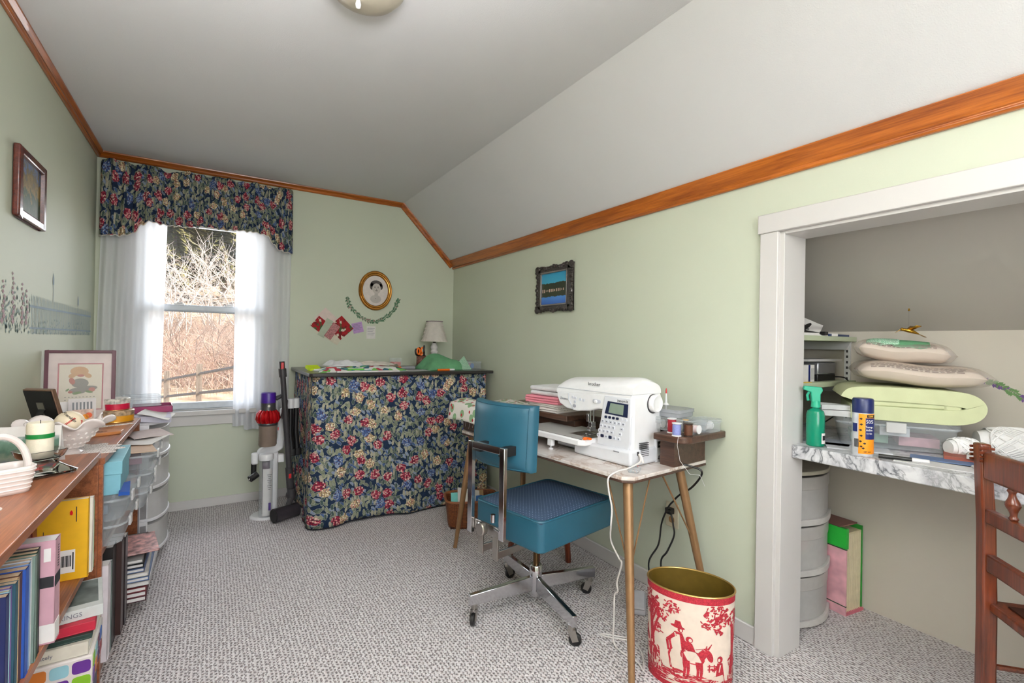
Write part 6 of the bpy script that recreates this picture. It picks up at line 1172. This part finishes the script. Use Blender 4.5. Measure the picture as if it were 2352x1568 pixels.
MB().box(-.01, .0, .012, .115, .3, .365).build('pleat_block', M('cream_pleats', (214, 200, 166), .85), af)
for k in range(9): MB().box(.004+k*.012, -.006, .012, .006+k*.012, .0, .36).build('pleat', M('cream_pleats2', (226, 214, 184), .85), af)
MB().box(-.016, -.012, 0, -.01, .3, .39).build('cover', NT('pink_blossom_print').m if False else M('pink_blossom_card', (226, 170, 180), .5, 0, .25, 14), af); MB().box(.115, -.004, 0, .121, .3, .385).build('cover', M('green_card', (44, 150, 54), .5), af)
MB().box(-.01, -.012, 0, .12, .3, .012).build('base', M('rose_card', (206, 110, 126), .5), af); MB().box(-.0175, -.0125, .30, .0, .3, .39).build('green_panel', M('bright_green_card', (40, 176, 60), .5), af); MB().box(-.012, .02, .386, .12, .3, .392).build('top_flap', M('rose_brown_card', (140, 96, 88), .6), af)
for z in (.295, .04): MB().box(-.0178, -.013, z, -.0095, .3, z+.004).build('stripe', M('dark_green_stripe', (40, 70, 40), .6), af)
# spray bottle
spb = thing('spray_bottle', 'green translucent spray bottle standing on the closet counter', 'spray bottle', (2.01, .967, .82))
tealc = clear('teal_clear_plastic', (20, 150, 116), .3, .1)
MB().lathe([(0, 0), (.029, 0), (.032, .004), (.032, .12), (.028, .135), (.013, .146), (.013, .152), (0, .152)], n=28).build('bottle', tealc, spb); MB().lathe([(0, .003), (.0295, .003), (.0295, .07), (0, .07)], n=24).build('liquid', clear('teal_liquid', (8, 96, 72), .35, .1), spb); MB().cyl((.004, 0, .02), (0, 0, .15), .002, n=8).build('dip_tube', clear('teal_tube', (120, 200, 180), .3, .2), spb)
hdm = M('teal_plastic', (30, 158, 124), .4); MB().cyl((0, 0, .15), (0, 0, .175), .017, .015, 20).build('collar', hdm, spb); MB().prism([(-.016, .17), (.014, .17), (.014, .20), (.022, .215), (.018, .228), (-.042, .232), (-.046, .218), (-.02, .208)], -.011, .011, 'x', rotz(-2.4), (0, 0, 0)).build('spray_head', hdm, spb, bevel=.003)
MB().tube([rotz(-2.4) @ Vector((0, -.022, .212)), rotz(-2.4) @ Vector((0, -.03, .195)), rotz(-2.4) @ Vector((0, -.026, .175))], .005, 8).build('trigger', hdm, spb)
MB().grid(lambda u, v: (.0324*math.cos(-2.0+.9*u), .0324*math.sin(-2.0+.9*u), .012+.04*v), 8, 1).build('label', M_PAPER, spb)
for k in range(9): a = -1.85+.06*k; MB().cbox((.0328*math.cos(a), .0328*math.sin(a), .034), (.0006, .0012+.0006*(k % 2), .018), rotz(a)).build('barcode_line', M_INK, spb)
# adhesive can
can = thing('adhesive_can', 'adhesive spray can with navy cap and orange label on the counter', 'spray can', (1.995, .80, .82)); RC = .0325
MB().lathe([(0, 0), (RC, 0), (RC+.0005, .003), (RC, .006), (RC, .15), (RC-.003, .157), (0, .157)], n=36).build('can', M('can_silver', (206, 206, 210), .3, .2), can); MB().lathe([(0, .152), (RC, .152), (RC, .198), (RC-.003, .203), (0, .204)], n=36).build('cap', M('navy_cap', (22, 34, 84), .35), can)
FC = math.atan2(-.80, -1.995)
def onc(s_, z, d=.0006): a = FC+s_/RC; return ((RC+d)*math.cos(a), (RC+d)*math.sin(a), z)
MB().grid(lambda u, v: onc(-.012+.062*u, .008+.142*v), 24, 1).build('orange_label', M('label_orange', (244, 148, 22), .4), can); MB().grid(lambda u, v: onc(.008+.04*u, .06+.075*v, .001), 16, 1).build('navy_panel', M('label_navy', (22, 34, 100), .4), can); MB().grid(lambda u, v: onc(-.034+.018*u, .085+.03*v, .001), 8, 1).build('navy_patch', M('label_navy', (22, 34, 100), .4), can)
for s_, z in ((-.005, .132), (-.004, .112), (-.006, .092), (-.004, .072), (-.006, .052), (.006, .045), (-.004, .034), (.002, .028)):
        MB().add([onc(s_-.005, z, .0012), onc(s_, z+.004, .0012), onc(s_+.005, z+.001, .0012), onc(s_+.001, z-.004, .0012)], [(0, 1, 2, 3)]).build('printed_mark', M_INK, can)
for k in range(8): MB().grid(lambda u, v, k=k: onc(-.026+.002*k+.0012*u, .03+.03*v, .001), 1, 1).build('barcode_line', M_INK, can)
MB().grid(lambda u, v: onc(.012+.03*u, .137+.010*v, .0014), 6, 1).build('brand_block', M_INK, can)
def can_text(s, size, s0, z, mt):
    a = FC+s0/RC; n_ = Vector((math.cos(a), math.sin(a), 0)); tng = Vector((-math.sin(a), math.cos(a), 0)); text('lettering', s, size, mt, can, mat_frame(n_*(RC+.0018)+Vector((0, 0, z)), tng, (0, 0, 1)))
can_text('505', .017, .02, .122, M_PAPER); can_text('Temp.', .0105, .019, .104, M_PAPER); can_text('Adhe', .0105, .019, .093, M_PAPER); can_text('for fab', .007, .019, .081, M_PAPER); can_text('NET WT', .006, .014, .016, M_INK); can_text('ODIF', .008, .024, .142, M('label_gold', (244, 190, 60), .4))
# big clear bin and bedding
RB = math.atan2(-.286, .146)+PI/2
def bl_(x, y): R = rotz(RB); p = R @ Vector((x, y, 0)); return (2.30+p.x, .835+p.y)
t_ = thing('storage_bin', 'wide clear under-bed bin on the closet counter under the folded blanket', 'storage bin', (2.315, .835, .8255), RB)
w, d, h = .30, .36, .105; o0, o1 = rounded(w*.93, d*.93, .02, 4), rounded(w, d, .024, 4); n = len(o0); hb = h-.02
MB().grid(lambda u, v: tuple(Vector((*o0[round(u*n) % n], 0))*(1-v)+Vector((*o1[round(u*n) % n], hb))*v), n, 2, closed=True).prism(o0, 0, .002).tube([(*p, hb) for p in o1], .004, 6, closed=True).build('tub', M_CLEAR, t_)
l_ = MB().prism(rounded(w+.012, d+.012, .026, 4), hb+.002, h).tube([(*p, hb+.004) for p in rounded(w+.016, d+.016, .028, 4)], .004, 6, closed=True).build('lid', M_CLEAR, t_, bevel=.002)
MB().box(-w/2-.014, -.03, hb-.022, -w/2-.004, .03, h-.004).build('latch', M_FROST, l_, bevel=.002)
for i, (x, y, w_, c, lb) in enumerate([(.0, -.08, .13, (196, 150, 160), 'pink cloth inside the under-bed bin'), (.02, .07, .13, (150, 180, 160), 'sage cloth inside the under-bed bin'), (-.05, .0, .1, (206, 206, 210), 'pale cloth inside the under-bed bin')]):
    p = rotz(RB) @ Vector((x, y, 0)); sheet('folded_cloth', lb, 'cloth', M('tubcloth_%d' % i, c, .9, 0, .2, 25), (2.315+p.x, .835+p.y, .831+(.041 if i == 2 else 0)), RB, .15, w_-.01, .034, bend=.001)
mint = M('mint_fleece', (196, 200, 160), .95, 0, .05, 14, .2, 0, .25, 300)
def roll(label, loc, rz, L_, w_, h_, mt, name, cat):
    t_ = thing(name, label, cat, loc, rz); sec = []   # spiral fold cross-section in (x, z), long axis y
    th = h_*.215
    kp = [(-w_*.46, th*1.05), (-w_*.2, th), (w_*.1, th*.98), (w_*.30, th*1.0), (w_*.42, h_*.32), (w_*.455, h_*.52), (w_*.40, h_*.70), (w_*.28, h_-th*1.12), (w_*.05, h_-th), (-w_*.25, h_-th*.95), (-w_*.44, h_-th*1.15), (-w_*.485, h_*.58)]
    path = []
    for i in range(len(kp)-1):
        a0, a1, a2, a3 = (Vector(kp[max(0, i-1)]), Vector(kp[i]), Vector(kp[i+1]), Vector(kp[min(len(kp)-1, i+2)]))
        for k in range(5): t = k/5; path.append(tuple(.5*((2*a1)+(a2-a0)*t+(2*a0-5*a1+4*a2-a3)*t*t+(3*a1-a0-3*a2+a3)*t**3)))
    for k, (pp, yy0, yy1) in enumerate(((path, -L_/2, L_/2),)):
        P_ = [Vector((p[0], 0, p[1])) for p in pp]; prev = []
        outl = []
        for i, p in enumerate(P_):
            tn = (P_[min(i+1, len(P_)-1)]-P_[max(0, i-1)]).normalized(); nr = Vector((tn.z, 0, -tn.x)); outl.append((p+nr*th*.98, p-nr*th*.98))
        poly = [(a.x, a.z) for a, b in outl]+[(b.x, b.z) for a, b in reversed(outl)]
        MB().prism(poly, yy0, yy1, 'y').build('folded_layer', mt, t_, bevel=.02, seg=3)
    MB().prism(rounded(w_*.62, h_*.17, h_*.08, 4, -w_*.06, h_*.5), -L_/2+.006, L_/2-.006, 'y').build('inner_fold', mt, t_, bevel=.006, seg=2); MB().prism(rounded(w_*.14, h_*.3, h_*.12, 4, w_*.29, h_*.5), -L_/2+.004, L_/2-.004, 'y').build('inner_roll', mt, t_, bevel=.012, seg=3); return t_
BLZ = .9315
roll('folded mint green fleece blanket on the under-bed bin', (2.33, .80, BLZ), RB-PI/2+.05, .30, .40, .125, mint, 'folded_blanket', 'blanket')
sheet('folded_napkin', 'small stack of white folded cloth in front of the mint blanket', 'cloth', M('white_cotton', (222, 222, 224), .9), (2.145, .95, BLZ), RB, .10, .14, .022, bend=.002); sheet('folded_napkin', 'top white folded cloth of the stack beside the mint blanket', 'cloth', M('white_cotton', (222, 222, 224), .9), (2.145, .955, BLZ+.0245), RB+.2, .09, .12, .018, bend=.002)
def pillowbag(label, loc, rz, w_, d_, h_, seed, tilt=(0, 0)):
    t_ = thing('batting_bag', label, 'bag', loc, rz, 'bagged batting on the blanket', *tilt); rg = random.Random(seed); ph = [rg.uniform(0, 6) for _ in range(6)]
    def f(s_, e=0, sc=1.0): return lambda u, v: ((u-.5)*w_*sc, (v-.5)*d_*sc, h_/2+s_*((h_/2+e)*max(0, (1-abs(2*u-1)**5))**.5*max(0, (1-abs(2*v-1)**5))**.5)+.004*math.sin(9*u+ph[0])+.003*math.sin(14*v+ph[1]))
    MB().grid(f(1), 26, 26).grid(f(-1), 26, 26).build('batting', M('cream_batting', (226, 212, 196), .9, 0, .04, 18, .3), t_)
    MB().grid(f(1, .003, 1.12), 26, 26).grid(f(-1, .002, 1.12), 26, 26).build('plastic_bag', clear('bag_film', (236, 230, 226), .8, .15), t_)
    q = MB(); pg_ = f(1, .0045, 1.03); pf = lambda u, v: pg_(1-u, 1-v)
    for r_ in range(6):
        x = .1
        while x < .82:
            L_ = rg.uniform(.02, .06); v0 = .02+.02*r_; q.add([pf(x, v0), pf(x+L_, v0), pf(x+L_, v0+.009), pf(x, v0+.009)], [(0, 1, 2, 3)]); x += L_+.015
    q.build('printed_text', M('brown_print', (120, 96, 84), .8), t_, kind='stuff'); return t_
pb1 = pillowbag('lower bag of cream batting lying on the mint blanket', (2.36, .775, BLZ+.137), RB-PI/2+PI, .37, .28, .075, 1, (0, -.06)); pb2 = pillowbag('upper bag of cream batting with green fabric on it', (2.38, .825, BLZ+.222), RB-PI/2+PI-.1, .28, .26, .075, 2, (0, -.08))
MB().box(.02, -.13, .052, .08, -.125, .08).build('barcode_patch', M('brown_print', (120, 96, 84), .8), pb1)
def onbag(bag, w_, d_, h_, name, label, mt, u0, u1, v0, v1):
    f = lambda u, v: ((u-.5)*w_, (v-.5)*d_, h_/2+(h_/2+.008)*max(0, 1-abs(2*min(max(u, .02), .98)-1)**5)**.5*max(0, 1-abs(2*min(max(v, .02), .98)-1)**5)**.5+.002*math.sin(u*30+v*20))
    o_ = MB().grid(lambda u, v: f(u0+(u1-u0)*u, v0+(v1-v0)*v+.03*math.sin(u*3)), 16, 16, lambda u, v: (u*.15, v*.15)).build(name, mt, solid=.0015); o_.location = bag.location; o_.rotation_euler = bag.rotation_euler; return tag(o_, label, 'fabric')
onbag(pb2, .28, .26, .075, 'green_fabric', 'sage green fabric piece lying on the upper batting bag', grn, .22, .62, .42, .97); onbag(pb2, .28, .26, .077, 'dotted_fabric', 'pale dotted green fabric lying at left of the upper batting bag', tdot.m, .55, .92, .45, .95)
# counter clutter
CZ = .8203
def slip(label, x, y, rz, w_, d_, c, z=0, th=.0025, name='paper', cat='paper'): return sheet(name, label, cat, M('slip_%d_%d_%d' % c, c, .6), (x, y, CZ+z), rz, w_, d_, th)
slip('white envelope under the spray can on the counter', 2.10, .86, .5, .12, .2, (214, 214, 220)); slip('pale blue sheet behind the green spray bottle', 2.13, .98, .3, .14, .16, (196, 200, 212), .0); slip('white pamphlet lying along the counter front', 2.04, .60, .15, .09, .22, (216, 214, 214), .0); slip('blue-edged pamphlet lying beside the under-bed bin', 2.13, .60, .3, .08, .2, (92, 112, 150), .0035)
slip('rust coloured paperback lying on the counter', 2.22, .56, .3, .1, .15, (140, 70, 52), .001, .016, 'book', 'book'); slip('grey note pad lying on the rust paperback', 2.21, .52, .2, .09, .1, (176, 170, 166), .018, .012, 'note_pad', 'note pad')
mk_ = thing('marker_pen', 'black and white marker lying on the counter right of the spray can', 'pen', (2.005, .69, CZ+.008), -1.2); MB().tube([(-.06, 0, 0), (.03, 0, 0)], .007, 12).build('barrel', M_BLACK, mk_); MB().tube([(.03, 0, 0), (.075, 0, 0)], [.0078, .006], 12).build('cap', M_WHITE, mk_)
nb = thing('spiral_notebook', 'small spiral notebook lying near the chair post on the counter', 'notebook', (2.12, .455, CZ), .1); MB().box(-.06, -.05, 0, .06, .05, .02).build('pages', M('notebook_pages', (206, 200, 190), .8), nb)
for k in range(9): MB().tube([(-.05+k*.0125, .05+.012*math.cos(a), .012+.012*math.sin(a)) for a in (2*PI*i/10 for i in range(10))], .001, 4, closed=True).build('spiral_ring', M_DKGREY, nb)
def yarn(label, loc, rz, L_, r, c, nm='yarn_skein'):
    t_ = thing(nm, label, 'yarn', loc, rz, 'yarn on the closet counter'); MB().tube([(-L_/2+L_*i/10, 0, r) for i in range(11)], [r*(.55+.45*math.sin(PI*(.08+.84*i/10))) for i in range(11)], 20).build('core', M('yarn_white', c, .95), t_)
    q = MB(); rg = random.Random(int(L_*1000))
    for k in range(34):
        ph_ = rg.uniform(0, 6.28); tilt = rg.uniform(-.6, .6); q.tube([((-L_/2+L_*.12+L_*.76*(.5+.5*math.sin(a+tilt)))*1.0, r*1.0*math.cos(a+ph_)*(.62+.42*math.cos(.9*math.sin(a+tilt))), r+r*1.0*math.sin(a+ph_)*(.62+.42*math.cos(.9*math.sin(a+tilt)))) for a in (2*PI*i/22 for i in range(22))], .0022, 4, closed=True)
    q.build('strands', M('yarn_strand', (236, 234, 232), .95), t_, kind='stuff'); return t_
yarn('large white yarn skein at the back of the counter', (2.40, .50, CZ), -1.0, .20, .055, (228, 226, 224)); yarn('small cream yarn ball beside the under-bed bin', (2.27, .60, CZ), -.6, .10, .035, (222, 214, 200))
yl = MB().lathe([(.03, 0), (.042, 0), (.042, .004), (.03, .004), (.03, 0)], (0, 0, 0), 24, Matrix.Rotation(PI/2, 3, 'Y')).build('yarn_label', M('yarn_label_paper', (226, 190, 180), .7)); place(yl, (2.37, .56, CZ+.057), -1.0); tag(yl, 'pink paper ring label on the end of the large yarn skein', 'label')
cord('grey_cable', 'pale grey cable with plug trailing over the counter toward the chair', [(2.06, .52, CZ+.012), (2.03, .49, CZ+.008), (2.0, .44, CZ+.006), (1.985, .39, CZ+.005), (1.98, .3, CZ+.005)], .005, M('pale_grey_cord', (190, 190, 192), .5))
# shelf clutter
bxs = thing('carton', 'white and navy product carton on the lower closet shelf', 'box', (2.20, 1.13, 1.052), .1); MB().box(-.06, -.04, 0, .06, .05, .075).build('box', M_PAPER, bxs, bevel=.001); MB().box(-.005, -.0412, 0, .012, -.0398, .075).build('navy_stripe', M('label_navy', (22, 34, 100), .4), bxs); MB().box(.02, -.041, .01, .055, -.04, .06).build('label', M('grey_label', (190, 188, 186), .6), bxs)
sv = thing('silver_device', 'silver and black electronic device on the lower closet shelf', 'device', (2.37, 1.15, 1.052), .0); MB().box(-.07, -.05, .0, .09, .09, .03).build('base', M_BLACK, sv, bevel=.003); MB().box(-.07, -.052, .03, .09, .09, .085).build('case', M('satin_silver', (176, 176, 182), .25, .7), sv, bevel=.006)
cord('device_cable', 'thin black cable hanging from the silver device', [(2.45, 1.105, 1.07), (2.50, 1.07, 1.06), (2.51, 1.055, .99), (2.46, 1.06, .93), (2.36, 1.08, .88), (2.30, 1.12, .835)], .003, M_BLACK)
sheet('plastic_tray', 'pale grey plastic tray on top of the lower shelf things', 'tray', M_FROST, (2.33, 1.2, 1.142), 0, .3, .24, .01); sheet('yellow_folder', 'yellow folder edge sticking out on the lower closet shelf', 'folder', M('yellow_card', (214, 180, 70), .6), (2.13, 1.12, 1.052), 0, .12, .1, .003)
sheet('blue_folder', 'dark blue folder lying on the upper closet shelf', 'folder', M('dark_blue_card', (30, 52, 96), .5), (2.42, 1.15, 1.255), .1, .24, .16, .01); sheet('white_booklet', 'white booklet lying on the upper closet shelf', 'booklet', M_PAPER, (2.25, 1.16, 1.255), -.1, .28, .18, .012); sheet('curled_receipt', 'curled printed paper sticking up on the upper closet shelf', 'paper', M_PAPER, (2.30, 1.14, 1.30), .3, .13, .1, .001, .35, -.4, bend=.006)
sheet('dark_folder', 'dark folder leaning on the upper closet shelf', 'folder', M_DKGREY, (2.16, 1.2, 1.30), .2, .16, .2, .006, 0, .25)
cord('coiled_cable', 'black coiled cable heaped on the upper closet shelf', [(2.14+.05*math.cos(a*1.3), 1.11+.03*math.sin(a), 1.285+.02*math.sin(a*1.7)) for a in (i*.8 for i in range(22))]+[(2.22, 1.08, 1.268), (2.27, 1.065, 1.262)], .005, M_BLACK)
MB().box(0, 0, 0, .03, .02, .016).build('plug', M_BLACK, bpy.data.objects['coiled_cable'], loc=(2.26, 1.055, 1.257))
# hummingbird ornament
hb = thing('hummingbird_ornament', 'brass hummingbird ornament hanging on a thread in the closet', 'ornament', (2.46, .825, 1.275), 2.2); hb.scale = (.75, .75, .75)
br_ = M('polished_brass', (190, 142, 48), .25, .9); MB().tube([(-.045, 0, -.012), (-.02, 0, 0), (.005, 0, .008), (.024, 0, .012), (.034, 0, .012)], [.003, .010, .011, .008, .004], 12).ball((.03, 0, .014), .009, 10).build('body', br_, hb, smooth=60); MB().tube([(.036, 0, .013), (.062, 0, -.006)], [.002, .0006], 6).build('beak', br_, hb)
for s_ in (-1, 1): MB().add([(.012, s_*.006, .012), (-.012, s_*.006, .008), (-.046, s_*.038, .030), (-.02, s_*.046, .034)], [(0, 1, 2, 3)]).build('wing', br_, hb, solid=.0015)
MB().add([(-.04, -.006, -.01), (-.04, .006, -.01), (-.075, .014, -.03), (-.075, -.014, -.03)], [(0, 1, 2, 3)]).build('tail', br_, hb, solid=.0015)
MB().cyl((0, 0, .018), (0, 0, .118), .0004, n=4).build('thread', M_DKGREY, hb); MB().cyl((0, 0, .117), (.0, 0, .13), .003, n=8).ball((0, 0, .12), .006, 8).build('hook', br_, hb)
cv = lambda y, z, e=0: Vector((2.585-.0006-e, y, z))
vine('closet_painted_vine', 'painted vine with violet flowers on the closet back wall', [(.70, 1.125), (.66, 1.105), (.63, 1.083), (.60, 1.078), (.57, 1.064), (.54, 1.045), (.51, 1.02), (.47, 1.0), (.42, .985)], M('painted_leaf_green', (104, 140, 88), .8), cv, 8, .018, None, 'x', M('painted_violet', (112, 84, 140), .8))
# ================================================================== wooden chair at the right edge
CA = math.radians(48); wcX, wcY = 1.897, .447
wch = thing('wooden_chair', 'dark red-brown wooden chair with turned spindles tucked at the closet counter', 'chair', (wcX, wcY, 0), -(CA)+0)
# local: +y runs along the back toward the far post (0,0); near post at y=-.38; seat extends to +x
def turned(mb, p0, p1, r, beads):
    P0, P1 = Vector(p0), Vector(p1); N = 40; mb.tube([P0.lerp(P1, i/N) for i in range(N+1)], [r*beads(i/N) for i in range(N+1)], 14)
for y in (0, -.38):
    po = MB().prism([(-.018, 0), (.018, 0), (.02, .45), (.014, .72), (.0, .935), (-.028, .935), (-.018, .7), (-.016, .45)], y-.018, y+.018, 'y').build('back_post', M_OAK, wch, bevel=.005)
    for k in range(4): MB().tube([(-.031, y-.02+.001, .922-.012*k), (.004, y-.02, .922-.012*k)], .004, 6).tube([(-.031, y+.0205, .922-.012*k), (.004, y+.0205, .922-.012*k)], .004, 6).build('carved_ring', M_OAK, po)
MB().box(-.022, -.362, .835, .0, -.018, .915).build('top_rail', M_OAK, wch, bevel=.008, seg=3); MB().box(-.016, -.362, .712, .006, -.018, .752).build('mid_rail', M_OAK, wch, bevel=.005); MB().box(-.012, -.362, .575, .01, -.018, .625).build('lower_rail', M_OAK, wch, bevel=.005)
bd = lambda t: .55+.75*math.exp(-((t-.5)/.17)**2)*(1+.12*math.sin(t*120))+.3*math.exp(-((t-.1)/.05)**2)+.3*math.exp(-((t-.9)/.05)**2)
for k in range(3): q = MB(); yy = -.115-k*.075; turned(q, (-.005, yy, .748), (-.01, yy, .84), .0125, bd); q.build('spindle', M_OAK, wch, smooth=60)
MB().box(.0, -.39, .46, .36, .01, .485).build('seat_frame', M_OAK, wch, bevel=.006); MB().box(.035, -.355, .482, .33, -.03, .489).build('woven_seat', wk.m, wch)
for y in (.0, -.38): q = MB(); turned(q, (.33, y, .0), (.33, y, .46), .02, lambda t: .75+.3*math.exp(-((t-.6)/.22)**2)*(1+.15*math.sin(t*150))); q.build('front_leg', M_OAK, wch, smooth=60)
for z in (.16, .30): MB().tube([(.0, 0, z), (.33, 0, z)], [.008, .008], 8).tube([(.0, -.38, z), (.33, -.38, z)], [.008, .008], 8).build('side_rung', M_OAK, wch)
MB().tube([(.0, -.02, .23), (.0, -.36, .23)], .008, 8).build('back_rung', M_OAK, wch); MB().tube([(.33, -.02, .2), (.33, -.36, .2)], .011, 8).build('front_rung', M_OAK, wch)
